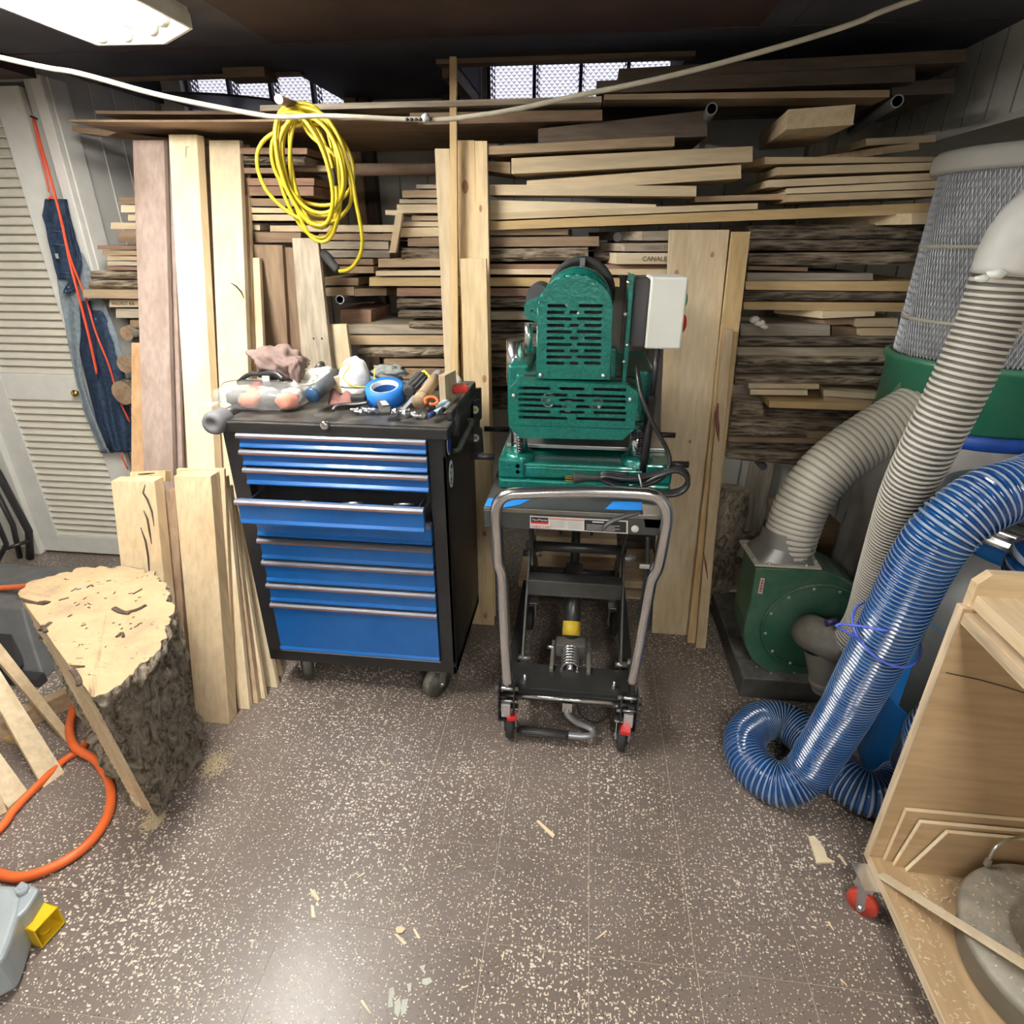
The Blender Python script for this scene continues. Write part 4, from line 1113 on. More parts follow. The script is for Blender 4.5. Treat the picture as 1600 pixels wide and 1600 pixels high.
# pile under the yellow coil
coilp = stack('of the pile below the yellow coil', 'pile below the yellow coil', 2.32, [
 ('long pale plank','pale',422,352,362,616,351,363),
 ('brown plank','brown',498,365,375,618,365,376),
 ('weathered pale plank','weather',498,377,389,607,377,390),
 ('weathered brown plank','grey',503,391,402,609,391,403),
 ('brown stub','brown',515,404,413,583,404,414),
 ('tan stub','tan',530,416,427,584,416,427),
 ('dark stub','brown',500,434,446,560,434,446),
 ('brown stub','tan',506,449,463,553,448,462),
 ('brown stub right of it','brown',553,451,463,604,450,462),
])
leftp = stack('of the pile beside the denim apron', 'pile beside the denim apron', 2.30, [
 ('dark red plank','red',330,230,241,480,231,241),
 ('rotten bark slab','barkd',330,244,258,476,244,258,{'dy':.01}),
 ('brown plank','brown',330,262,271,442,262,271),
 ('red end-grain plank','red',330,278,290,491,278,290),
 ('red-brown plank','red',330,291,306,490,291,306),
 ('brown board','brown',185,308,319,458,310,323),
 ('pale board','pale',189,320,332,456,325,333),
 ('thin pale board','pale',200,335,345,481,335,345),
 ('tan board','pale',173,347,358,406,351,360),
 ('brown board','brown',185,360,379,470,363,379),
 ('thin dark board','red',152,383,390,300,384,391),
 ('thin tan board','tan',160,391,399,300,392,400),
 ('tan bark-edged board','tan',168,400,407,300,401,408),
 ('tan thin board','weather',168,408,415,300,409,416),
 ('thin red board','red',167,416,422,300,417,423),
 ('rough bark slab','bark',143,423,436,300,424,437),
 ('pale cracked slab','bark',140,437,451,300,438,452),
 ('brown slab jutting out left','tan',130,452,466,300,454,468,{'dy':-.03}),
 ('pale board lettered in marker','cream',171,468,480,300,469,481),
 ('pale board','weather',181,482,497,300,483,497),
 ('brown stub','brown',203,500,512,300,500,512),
])
text('lettering', 'WALNUT 4-8', .017, P(174,476.5,2.2985), (1,0,0), (0,0,1), INK, leftp[18], .0002)
tag(board('', 'cream', 440, 258, 268, 528, 258, 268, 2.42, .06), 'pale painted strip inside the hanging yellow coil', 'board')
tag(MB().tube([P(520,265,2.40), P(716,265,2.40)], .020, 12).build('rusty_pipe', dusty('rusty_brown_pipe', (.16,.10,.07), (.35,.26,.19), .5, .7)), 'rusty brown pipe lying level right of the yellow coil', 'pipe')
# round log ends in the left pile
for (u, v, rr, lb) in ((203,520,.028,'knobbly dark root lump on the pile left of the walnut board'),(200,568,.035,'rough brown log lump below the pile left of the walnut board'),(197,612,.05,'round pale log end behind the leaning orange plywood')):
    p = P(u, v, 2.30)
    mb = MB().grid(lambda a, b_: p + V((rr*(1+.18*noise.noise(V(a*6,b_*5,rr*99))))*cos(2*pi*a), .30*b_-.02, (rr*(1+.18*noise.noise(V(a*6,b_*5,rr*99))))*sin(2*pi*a)), 18, 6, 1)
    mb.add([p + V(rr*cos(2*pi*k/18), -.02, rr*sin(2*pi*k/18)) for k in range(18)], [tuple(range(17,-1,-1))], 0)
    tag(mb.build('log', [wood('brown','y'), stump_bark()]), lb, 'log')
# pipe brackets and posts
def pipe(u, v, ye, u2, v2, yb, r, label):
    a, b_ = P(u, v, ye), P(u2, v2, yb)
    d = (b_-a).normalized()
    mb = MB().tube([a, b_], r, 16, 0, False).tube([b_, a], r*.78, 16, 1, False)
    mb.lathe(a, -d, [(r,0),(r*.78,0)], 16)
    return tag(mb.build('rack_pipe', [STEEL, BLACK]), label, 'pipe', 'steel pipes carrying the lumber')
pipe(1112,170,2.10, 1088,216,3.1, .0165, 'grey pipe with open end above the heavy pale beam')
pipe(1402,158,2.12, 1330,205,3.1, .0165, 'grey pipe end under the soffit, right of the jutting beam')
pipe(656,186,2.25, 704,224,3.1, .013, 'grey pipe sloping down behind the tall thin strip')
pipe(531,468,2.22, 590,466,3.1, .016, 'grey pipe end low in the pile under the yellow coil')
a, b_ = P(436,155,1.93), P(497,180,2.30)
pg = thing('wooden_peg', 'brown wooden peg from which the yellow coil hangs', 'peg', b_)
MB().tube([a, b_], .012, 12).build('peg_rod', wood('brown','y'), pg)
MB().cyl(a+(a-b_).normalized()*.004, a, .0125, 12).build('peg_end', wood('cream','y'), pg)
for nm, ua, ub, v0, mat, lb in (('rack_post',551,569,300,wood('tan','z'),'tan upright post on the back wall, right of the coil'),('rack_post',574,588,300,wood('dark','z'),'dark upright post on the back wall, right of the coil'),('rack_post',690,716,150,wood('dark','z'),'dark upright post left of the right-hand window'),('rack_post',1165,1199,780,wood('grey','z'),'grey upright post under the low heap beside the hose')):
    a, b_ = P(ua, v0, 3.04), P(ub, v0, 3.04)
    tag(MB().bb(a.x, b_.x, 3.04, 3.092, 0, 2.03).build(nm, mat), lb, 'post')
rk = thing('lumber_rack', 'steel pipe rack under the lumber, pipes socketed in the back wall', 'rack', (0, 3.08, 0))
for x, zz in ((-1.62,.62),(-1.62,1.17),(-.75,.62),(-.75,1.08),(-.15,.2),(-.15,.62),(.35,.62),(.35,1.02),(.75,.62),(.75,.93),(.95,1.45),(.1,1.47),(-1.6,1.76)):
    MB().tube([V(x,2.38,zz), V(x,3.085,zz-.02)], .016, 10).build('pipe', STEEL, rk)

# diagonal stick in the middle
a, b_ = P(624,333,2.235), P(613,395,2.235)
tag(MB().hexa([b_+V(-.012,0,0), b_+V(.012,0,0), a+V(.012,0,0), a+V(-.012,0,0), b_+V(-.012,.02,0), b_+V(.012,.02,0), a+V(.012,.02,0), a+V(-.012,.02,0)]).build('batten', wood('pale','z')), 'short pale batten standing aslant before the stubs', 'board')

# ------------------------------------------------------------------ boards leaning in front of the rack
def lean(label, kind, tl, tr, br, bl, yb, s, th, knots=False, group=None, ground=True, name='board', cat='board'):
    a, b_, c, d = [L(q[0], q[1], yb, s) for q in (tl, tr, br, bl)]
    if ground:                        # carry the sides down to the floor
        def down(p, q):
            dd = q-p
            return p + dd*((0.001-p.z)/dd.z)
        c, d = down(b_, c), down(a, d)
    nrm = V(0, 1, -s).normalized()*th
    if ground: nrm = V(0, th, 0)
    mb = MB().hexa([d, c, b_, a, d+nrm, c+nrm, b_+nrm, a+nrm])
    return tag(mb.build(name, wood(kind, 'z', knots), None, .0012, 1), label, cat, group)
lean('pinkish walnut board, leftmost of the tall leaning boards','walnut',(207,219),(256,219),(270,720),(224,720),1.62,.37,.022)
lean('dark walnut board close behind the tall pinkish walnut board','walnut',(258,226),(268,226),(284,700),(272,700),1.655,.37,.015)
lean('narrow dark brown board between walnut and tallest pale board','brown',(270,240),(278,240),(296,700),(286,700),1.685,.37,.015)
lean('tallest pale board with pencil mark near its top','cream',(263,210),(307,210),(336,730),(293,730),1.60,.37,.045)
lean('thin tan board behind the tallest pale board','tan',(318,216),(326,216),(349,700),(338,700),1.705,.37,.012)
lean('tall pale board with dark knot crack, left of the chest','cream',(326,219),(374,219),(396,800),(350,800),1.668,.36,.026)
lean('narrow tan board right of the tall knotted pale board','pale',(378,226),(387,226),(399,640),(391,640),1.735,.355,.018)
lean('shorter pale board leaning behind the chest at left','pale',(394,403),(405,403),(412,560),(400,560),1.76,.34,.02)
lean('orange plywood offcut leaning left of the walnut board','orange',(205,536),(221,536),(226,725),(205,725),1.70,.37,.012)
lean('wide brown live-edge board leaning behind the chest','brown',(388,382),(441,383),(450,545),(398,545),2.19,.055,.03)
lean('dark brown board leaning right of the brown live-edge board','brown',(442,386),(470,388),(480,545),(452,545),2.225,.045,.02)
lean('grey-tan board with two nail holes leaning behind the chest','weather',(456,372),(496,372),(518,570),(472,570),2.03,.09,.022)
lean('short pale board end peeking over the chest behind cloths','pale',(513,507),(541,507),(548,562),(516,562),2.065,.09,.02)
# short thick boards in front
lean('short thick maple board standing nearest the chest front','maple',(271,744),(329,744),(358,1126),(306,1125),1.372,.37,.048)
lean('maple board just behind the short thick maple board','maple',(275,733),(350,733),(362,1000),(300,1000),1.424,.37,.012)
lean('short maple board with black cracks behind the log','maple',(173,752),(241,752),(256,905),(189,886),1.36,.38,.045)
lean('brown walnut strip between the two short maple boards','brown',(257,766),(274,766),(290,1020),(276,1020),1.42,.37,.025)
sb = lean('small pale block with dark slot atop the cracked board','pine',(203,737),(258,735),(258,752),(203,752),1.405,.38,.03, ground=False, name='wood_block', cat='block')
lean('narrow pale board first right of the short thick board','pale',(335,745),(353,745),(389,1097),(372,1108),1.445,.37,.02)
lean('narrow tan board second right of the short thick board','tan',(352,760),(360,760),(402,1090),(389,1094),1.475,.37,.018)
lean('narrow pinkish board third right of the short thick board','pale',(360,790),(367,790),(413,1083),(403,1088),1.50,.37,.018)
lean('narrow pale board fourth right of the short thick board','cream',(368,800),(377,800),(431,1062),(415,1066),1.56,.35,.02)
lean('sliver of tan board nearest the chest side','tan',(382,850),(389,850),(439,1052),(432,1056),1.62,.3,.016)
# cracks and marks on boards
CR = plain('crack_black', (.045,.03,.02), .9)
def crack(parent, pts, yb, s, w=.004):
    MB().tube([L(u, v, yb, s)+V(0,-.0005,0) for u, v in pts], [w*.4]+[w]*(len(pts)-2)+[w*.3], 5).build('crack', CR, parent)
bo = {o['label']: o for o in COL.objects if o.get('category') == 'board'}
pb = bo['short maple board with black cracks behind the log']
for pts in ([(227,757),(224,770),(231,781),(238,800),(241,822)],[(225,798),(231,812),(234,830),(237,850)],[(220,824),(228,846),(232,870),(234,902)]):
    crack(pb, pts, 1.36, .38, .0035)
crack(bo['tall pale board with dark knot crack, left of the chest'], [(361,442),(369,447),(377,456),(382,467)], 1.63, .365, .003)
crack(bo['tallest pale board with pencil mark near its top'], [(296,229),(291,230),(291,240),(290,249)], 1.60, .37, .0012)
crack(sb, [(216,741),(230,740),(242,739)], 1.405, .38, .003)
for u in (490, 503): MB().ball(L(u, 529, 2.03, .09), .004, 6).build('nail_hole', CR, bo['grey-tan board with two nail holes leaning behind the chest'])
# tall strips in the middle
lean('tan rough-sawn board, leftmost of the tall middle boards','pale',(679,232),(702,232),(716,560),(694,560),2.07,.095,.02)
lean('thin strip reaching the ceiling, tallest in the middle','yellow',(702,88),(713,88),(716,590),(704,590),2.05,.09,.014)
lean('tall pine board with oval knot below its top','pine',(713,219),(741,219),(750,560),(720,560),2.10,.085,.018)
lean('tall narrow pine board, rightmost of the middle group','pine',(742,220),(761,220),(773,900),(752,900),2.09,.085,.018)
pk = lean('shorter pine board with knots standing before the tall strips','pine',(719,404),(760,404),(772,977),(735,976),2.025,.085,.014)
def knot(par, u, v, yb, s, r, sc=1.7):
    p = L(u, v, yb, s)+V(0,-.0006,0)
    MB().prism([p+V(r*cos(2*pi*k/14), s*r*sc*sin(2*pi*k/14), r*sc*sin(2*pi*k/14)) for k in range(14)], (0,.0008,0)).build('knot', plain('knot_brown', (.40,.20,.10), .6), par)
bo = {o['label']: o for o in COL.objects if o.get('category') == 'board'}
knot(bo['tall pine board with oval knot below its top'], 727, 292, 2.10, .085, .011, 1.9)
knot(bo['tall narrow pine board, rightmost of the middle group'], 751, 326, 2.09, .085, .005, 2.2)
for u, v, r in ((757,592,.008),(757,834,.007),(758,962,.008)): knot(pk, u, v, 2.025, .085, r)
# tall boards right of the machine
W_ = lean('wide pale plank leaning right of the green machine','pale',(1046,359),(1140,359),(1077,988),(1019,980),2.05,.105,.022)
for u, v, r in ((1057,427,.007),(1078,690,.005),(1113,398,.006)): knot(W_, u, v, 2.05, .105, r, 1.5)
lean('tall golden plank close right of the wide pale plank','yellow',(1144,362),(1173,362),(1098,1004),(1075,992),2.00,.125,.02)
rs = lean('reddish narrow strip before the tall golden plank','maple',(1131,515),(1146,515),(1103,1009),(1088,1004),1.97,.13,.016)
RED_ = plain('red_bark_inclusion', (.22,.07,.05), .7)
for pts, w in (([(1122,630),(1119,650),(1121,668),(1123,690)],.007),([(1113,716),(1116,720)],.003),([(1099,862),(1102,880),(1106,905)],.004)):
    MB().tube([L(u, v, 1.97, .13)+V(0,-.0004,0) for u, v in pts], [w*.3]+[w]*(len(pts)-2)+[w*.2], 5).build('red_streak', RED_, rs)
# level hanging on the pine board
lv = thing('spirit_level', 'black torpedo level hanging upright behind the chest', 'level', P(743,700,2.0))
def lq(u, v): return P(u, v, 2.0)
MB().prism([lq(731,608), lq(751,607), lq(752,655), lq(749,657), lq(749,669), lq(752,671), lq(755,708), lq(734,708)], (0,.02,0)).build('level_body', plain('black_plastic', (.02,.02,.02), .4), lv, .003)
for u, v, c in ((742,640,(.55,.55,.05)),(743,684,(.30,.31,.22))):
    MB().lathe(lq(u, v)+V(0,-.001,0), (0,-1,0), [(0,0),(.014,0),(.014,.003),(.011,.003),(.011,.001),(0,.001)], 20).build('vial_ring', plain('print_white',(.85,.85,.83),.5), lv)
    MB().box(lq(u, v)+V(0,-.003,0), (.012,.003,.010), 0, Matrix.Rotation(.8 if v < 660 else 0, 3, 'Y')).build('vial', plain('vial_%d' % v, c, .2), lv)
MB().ball(lq(741,611), .004, 8).build('level_hole', plain('print_white',(.85,.85,.83),.5), lv)
MB().tube([lq(735,631), lq(742,625), lq(749,623)], .0012, 5).build('level_scratch', plain('tie_grey', (.3,.3,.3), .5), lv)

# ------------------------------------------------------------------ dust collector
def flange_solid(mb, ring_a, ring_b, n, mi=0):
    o = len(mb.v); mb.v += list(ring_a)+list(ring_b)
    for k in range(n): mb.f.append([o+k, o+(k+1)%n, o+n+(k+1)%n, o+n+k]); mb.m.append(mi); mb.sm.append(True)
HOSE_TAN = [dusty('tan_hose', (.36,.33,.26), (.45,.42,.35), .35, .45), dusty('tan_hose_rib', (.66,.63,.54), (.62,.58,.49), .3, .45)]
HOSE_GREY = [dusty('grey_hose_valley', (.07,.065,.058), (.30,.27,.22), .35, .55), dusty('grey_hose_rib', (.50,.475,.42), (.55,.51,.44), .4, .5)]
def dust_collector():
    t = thing('dust_collector', 'green dust collector with mesh filter drum, blower and tan hose', 'dust collector', (1.05, 2.0, 0))
    BW_ = dusty('dirty_black_boards', (.035,.033,.030), (.26,.24,.20), .45, .8, scale=9)
    MB().bb(.600, 1.56, 1.705, 2.32, .004, .085).build('base_board', BW_, t, .006)
    MB().bb(.600, 1.56, 1.700, 1.80, .086, .094).build('base_plank', dusty('grey_dirty_plank', (.09,.085,.075), (.30,.28,.24), .5, .8, scale=7), t, .003)
    for x, y in ((.70,1.73),(.78,1.745),(.66,1.76),(.75,1.765)): MB().ball((x, y, .096), .006, 7).build('base_screw', ZINC, t)
    yf, yb = 1.742, 1.900
    def at(pts): return [P(1140+.1625*a, 880+.1625*b_, yf) for a, b_ in pts]
    ol = at([(250,50),(200,380),(150,560),(133,680),(155,810),(220,930),(320,1015),(460,1075),(640,1105),(830,1100),(1030,1060),(1200,960),(1330,800),(1380,640),(1370,500),(1320,360),(1230,240),(1100,150),(960,90),(800,60)])
    MB().prism(ol, (0, yb-yf, 0)).build('blower_housing', GREEND, t, .004)
    c = P(1271, 980, yf); r = .166
    MB().lathe(c+V(0,0,.0), (0,-1,0), [(0,.008),(r-.004,.008),(r,.004),(r,0)], 48).build('inlet_plate', dusty('green_plate_paint', (.020,.10,.055), (.22,.24,.17), .25, .4), t)
    MB().lathe(c, (0,-1,0), [(r+.002,.001),(r+.004,.010),(r-.001,.011),(r-.004,.009)], 48).build('plate_rim', GREEND, t)
    for k in range(12):
        g = 2*pi*k/12+.2; MB().ball(c+V((r-.012)*cos(g), -.010, (r-.012)*sin(g)), .006, 8, 0, (1,.7,1)).build('plate_bolt', plain('pale_screw', (.72,.74,.72), .3, .8), t)
    # red and white sticker on the housing
    q = [P(1189,903,yf-.001), P(1195,904,yf-.001), P(1191,928,yf-.001), P(1184,927,yf-.001)]
    s_ = MB().prism([q[0],q[3],q[2],q[1]], (0,.001,0)).build('sticker', plain('sticker_pinkish', (.70,.50,.48), .5), t)
    for k in range(5):
        p = lerp((q[0]+q[1])/2, (q[2]+q[3])/2, .14+.17*k); MB().box(p+V(0,-.0008,0), (.006,.001,.005+.002*(k%2))).build('sticker_print', plain('sticker_dark_red', (.35,.03,.04), .5), s_)
    # outlet flange, transition and tan hose
    z = .512
    F = [V(.566,1.905,z), V(.578,1.735,z), V(.782,1.735,z), V(.786,1.905,z)]
    I = [lerp(p, V(.678,1.82,z), .16) for p in F]
    mb = MB()
    for k in range(4):
        a, b_, c_, d = F[k], F[(k+1)%4], I[(k+1)%4], I[k]
        mb.hexa([a, b_, b_+V(0,0,.006), a+V(0,0,.006), d, c_, c_+V(0,0,.006), d+V(0,0,.006)])
    mb.build('outlet_flange', dusty('cream_flange', (.55,.52,.43), (.5,.47,.4), .3, .5), t)
    for k in range(8):
        a, b_ = F[k//2], F[(k//2+1)%4]; MB().ball(lerp(lerp(a,b_,.2+.6*(k%2)), V(.678,1.82,z), .07)+V(0,0,.008), .006, 7).build('flange_bolt', plain('pale_screw', (.72,.74,.72), .3, .8), t)
    cc = V(.690,1.835,z+.045); n = 32
    sq, rd = [], []
    for k in range(n):
        g = 2*pi*k/n+pi/4*0; d = V(cos(g), sin(g), 0); m_ = max(abs(d.x), abs(d.y))
        sq.append(V(.676,1.82,z+.002)+V(d.x/m_*.088, d.y/m_*.072, 0)); rd.append(cc+d*.078)
    mb = MB(); flange_solid(mb, sq, rd, n); flange_solid(mb, rd, [p+V(.004,.006,.05) for p in rd], n)
    mb.build('outlet_transition', dusty('galvanised_grey', (.30,.30,.29), (.40,.38,.33), .4, .45, .6), t)
    pts = [P(1229,862,1.835), P(1238,828,1.84), P(1255,785,1.85), P(1285,742,1.865), P(1330,703,1.89), P(1385,667,1.92), P(1440,636,1.95), P(1480,618,1.97)]
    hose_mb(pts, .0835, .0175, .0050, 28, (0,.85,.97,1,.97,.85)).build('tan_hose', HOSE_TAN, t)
    MB().tube([P(1263,854,1.79), P(1268,860,1.77)], [.004,.006], 8).build('clamp_screw', ZINC, t)
    # wye pipe on the inlet
    PV = dusty('dusty_grey_pipe', (.20,.185,.16), (.36,.33,.28), .5, .7, scale=22)
    i0 = P(1264, 985, yf-.01); k0 = P(1271, 990, 1.66)
    mb = MB().tube(spline([i0, lerp(i0,k0,.6), k0, P(1300,1004,1.625), P(1316,1008,1.615)], .012), .058, 22)
    mb.build('wye_pipe', PV, t)
    e0, e1 = P(1284,1010,1.645), P(1296,1073,1.635)
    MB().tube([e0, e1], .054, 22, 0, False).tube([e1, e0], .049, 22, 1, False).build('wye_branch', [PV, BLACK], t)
    d = (e1-e0).normalized(); MB().lathe(lerp(e0,e1,.72), d, [(.054,0),(.0575,.002),(.0575,.024),(.054,.028)], 22).build('pipe_collar', PV, t)
    MB().lathe(e1, d, [(.054,0),(.049,0)], 22).build('pipe_end', PV, t)
    MB().tube([P(1290,974,1.61), P(1308,970,1.60)], [.012,.010], 8).build('clamp_tail', plain('dark_purple_tie', (.03,.02,.09), .4), t)
    # motor behind the housing
    MB().lathe((.80,1.90,.27), (0,1,0), [(0,0),(.085,0),(.09,.02),(.09,.22),(.07,.26),(0,.26)], 28).build('blower_motor', BLACKS, t)
    # drum: collar, filter cartridge, band and plastic bag
    FX, FY = 1.235, 2.03
    for a in (20, 100, 60):
        g = radians(a); MB().bb(FX+.292*cos(g)-.014, FX+.292*cos(g)+.014, FY+.275*sin(g)-.01, FY+.275*sin(g)+.01, .085, 1.0).build('support_leg', GREEND, t)
    MB().lathe((FX,FY,0), (0,0,1), [(.252,.945),(.262,.955),(.262,1.11),(.272,1.12),(.272,1.137),(.262,1.142),(.245,1.135),(.245,.95)], 56).build('drum_collar', dusty('collar_green_paint', (.018,.15,.085), (.25,.28,.2), .2, .38), t)
    MB().lathe((FX,FY,0), (0,0,1), [(.263,.905),(.270,.908),(.270,.945),(.263,.948)], 48).build('bag_band', plain('blue_strap', (.01,.06,.33), .5), t)
    MB().cyl(P(1440,628,1.93), V(FX-.15,FY,.99), .086, 22).build('collar_inlet', GREEND, t)
    MB().lathe((FX,FY,0), (0,0,1), [(.0,1.63),(.268,1.63),(.272,1.64),(.272,1.672),(.262,1.685),(.0,1.69)], 56).build('filter_cap', dusty('dusty_grey_cap', (.42,.41,.38), (.50,.48,.44), .4, .6), t)
    n = 96
    mb = MB(); o = 0
    pl_ = []
    for k in range(n*2): pl_.append(.236 if k % 2 else .226)
    for zz in (1.14, 1.635):
        for k in range(n*2): mb.v.append(V(FX+pl_[k]*cos(pi*k/n), FY+pl_[k]*sin(pi*k/n), zz))
    for k in range(n*2): mb.f.append([k, (k+1)%(2*n), 2*n+(k+1)%(2*n), 2*n+k]); mb.m.append(0); mb.sm.append(False)
    mb.build('filter_pleats', plain('filter_paper', (.70,.71,.74), .8), t)
    # expanded metal: two families of helical strands
    mb = MB(); R, NS, Z0, Z1 = .2475, 140, 1.14, 1.635
    seg = 24; tw = 2*pi*13/NS
    for fam in (1, -1):
        for k in range(NS):
            p = []
            for j in range(seg+1):
                f = j/seg; g = 2*pi*k/NS + fam*tw*f
                p.append(V(FX+R*cos(g), FY+R*sin(g), lerp(Z0, Z1, f)))
            mb.tube(p, .0023, 3, 0, False)
    w = mb.build('wire_mesh', plain('bright_mesh_steel', (.34,.35,.37), .4, .5), t); w['kind'] = 'stuff'
    for zz in (1.24, 1.44): MB().lathe((FX,FY,zz), (0,0,1), [(R+.001,0),(R+.0035,.001),(R+.0035,.008),(R+.001,.009)], 56).build('filter_band', dusty('yellowed_band', (.42,.40,.30), (.5,.47,.38), .3, .6), t)
    def bag(a, b_):
        g = 2*pi*a; z_ = lerp(.088, .925, b_)
        r_ = .262 - .02*sin(pi*b_*1.0)*0
        r_ += .022*noise.noise(V(cos(g)*2.4, sin(g)*2.4, z_*3.2)) + .014*noise.noise(V(cos(g)*7, sin(g)*7, z_*3+5)) + .008*noise.noise(V(cos(g)*14, sin(g)*14, z_*12))
        if b_ < .08: r_ *= .72 + 3.5*b_
        if b_ > .9: r_ = lerp(r_, .266, (b_-.9)*10)
        return V(FX+r_*cos(g), FY+r_*sin(g), z_)
    m, tt, b = nt('grey_plastic_bag')
    vv = coords(tt, (9,9,6), False); nn = node(tt, 'ShaderNodeTexNoise', Scale=1.0, Detail=6.0); tt.links.new(vv, nn.inputs['Vector'])
    rr = ramp(tt, [(.35, (.30,.29,.28)), (.7, (.50,.48,.45))], nn.outputs[0]); tt.links.new(rr.outputs[0], b.inputs['Base Color'])
    b.inputs['Roughness'].default_value = .25; b.inputs['Coat Weight'].default_value = .2
    MB().grid(bag, 72, 40).build('collection_bag', m, t)
dust_collector()

# grey hose from the blower inlet up to the duct
gh = thing('grey_hose', 'grey ribbed hose rising from the blower inlet past the filter', 'hose', G(1355, 1010))
pts = [P(1312,1007,1.617), P(1330,1000,1.60), P(1352,968,1.57), P(1372,905,1.50), P(1396,830,1.41), P(1420,762,1.34), P(1455,690,1.30), P(1500,600,1.285), P(1545,500,1.285), P(1567,440,1.285), P(1577,415,1.285)]
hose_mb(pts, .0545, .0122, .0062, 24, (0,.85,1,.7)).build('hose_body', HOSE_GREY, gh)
el = spline([P(1572,428,1.285), P(1588,388,1.285), P(1612,352,1.285), P(1650,322,1.30), P(1720,285,1.32)], .012)
MB().tube(el, .057, 24).build('elbow', plain('grey_wrapped_tape', (.46,.46,.43), .5, var=.2, scale=9), gh)
MB().tube([el[-1], el[-1]+V(.5,.02,.18)], .055, 20).build('duct', ZINC, gh)
p = P(1558, 428, 1.235)
MB().ball(p, .012, 8, 0, (1.5,.8,.8), .5).ball(p+V(-.022,0,-.008), .009, 8, 0, (1.6,.7,.8), .5).build('clamp_knot', plain('white_plastic', (.80,.82,.76), .4, var=.02), gh)

# ------------------------------------------------------------------ blue drum and blue hose
def blue_drum():
    cx, cy, r = 1.172, 1.43, .268
    t = thing('blue_drum', 'blue steel drum with galvanised lid behind the plywood cart', 'drum', (cx, cy, 0))
    BL = dusty('blue_drum_paint', (.004,.09,.28), (.16,.19,.22), .14, .3)
    pr = [(0,.002),(r-.01,.002),(r,.012),(r,.29),(r+.007,.30),(r,.31),(r,.57),(r+.007,.58),(r,.59),(r,.835),(r+.006,.84)]
    MB().lathe((cx,cy,0), (0,0,1), pr, 64).build('drum_body', BL, t)
    MB().lathe((cx,cy,0), (0,0,1), [(r+.004,.835),(r+.013,.84),(r+.013,.852),(r+.006,.856),(r+.006,.862),(r+.013,.866),(r+.013,.878),(r+.002,.884)], 64).build('drum_ring', CHROME, t)
    MB().lathe((cx,cy,0), (0,0,1), [(r+.002,.884),(r-.02,.886),(r-.03,.878),(.10,.882),(0,.884)], 56).build('drum_lid', dusty('galvanised_lid', (.20,.22,.24), (.28,.27,.25), .3, .4, .5), t)
    MB().lathe((cx,cy,0), (0,0,1), [(r-.048,.884),(r-.05,.886),(r-.052,.884)], 56).build('lid_seal', BLACK, t)
    MB().ball((cx-.12, cy-.17, .888), .010, 8, 0, (1,1,.5)).build('lid_rivet', ZINC, t)
    def sector(a0, a1, z0, z1, mat, nm, dr=.002):
        MB().grid(lambda a, b_: V(cx+(r+dr)*cos(radians(lerp(a0,a1,a))), cy+(r+dr)*sin(radians(lerp(a0,a1,a))), lerp(z0,z1,b_)), 16, 1).build(nm, mat, t, solid=.002)
    sector(192, 226, .30, .80, dusty('grey_patch', (.07,.075,.075), (.14,.13,.12), .4, .5), 'drum_patch', .004)  # darker grey sheet over the left of the drum side
    CRM = plain('cream_tape', (.72,.69,.58), .5)
    sector(222, 252, .782, .800, CRM, 'tape_strip', .003); sector(250, 254, .70, .79, CRM, 'tape_strip', .003)
    sector(226, 236, .246, .256, CRM, 'tape_strip', .003)
    g = radians(244); MB().ball((cx+(r+.003)*cos(g), cy+(r+.003)*sin(g), .755), .007, 8).build('drum_rivet', ZINC, t)
    g = radians(214); p = V(cx+(r+.012)*cos(g), cy+(r+.012)*sin(g), .665)
    MB().box(p, (.035,.02,.055), 0, Matrix.Rotation(.5, 3, 'Z')).build('latch', BLACK, t, .004)
    MB().tube([p+V(-.02,-.02,-.02), p+V(-.028,-.02,.01), p+V(-.01,-.025,.035)], .004, 6).build('latch_hook', ZINC, t)
blue_drum()
bh = thing('blue_hose', 'translucent blue ribbed hose looping on the floor beside the plywood cart', 'hose', G(1230, 1230))
HB = []
m, tt, b = nt('blue_hose_wall'); vv = coords(tt, (10,10,10), False); nn = node(tt, 'ShaderNodeTexNoise', Scale=1.0, Detail=5.0); tt.links.new(vv, nn.inputs['Vector'])
rr = ramp(tt, [(.35, (.003,.035,.16)), (.7, (.008,.075,.24))], nn.outputs[0]); tt.links.new(rr.outputs[0], b.inputs['Base Color'])
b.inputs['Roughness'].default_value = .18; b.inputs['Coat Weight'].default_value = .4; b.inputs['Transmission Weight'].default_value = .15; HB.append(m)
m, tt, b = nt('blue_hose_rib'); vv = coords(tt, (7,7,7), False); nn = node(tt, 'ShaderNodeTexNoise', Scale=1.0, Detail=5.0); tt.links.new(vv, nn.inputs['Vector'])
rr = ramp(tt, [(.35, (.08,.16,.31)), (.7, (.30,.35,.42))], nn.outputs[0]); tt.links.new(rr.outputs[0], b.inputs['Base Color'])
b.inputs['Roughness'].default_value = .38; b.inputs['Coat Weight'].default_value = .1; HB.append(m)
zl = .066
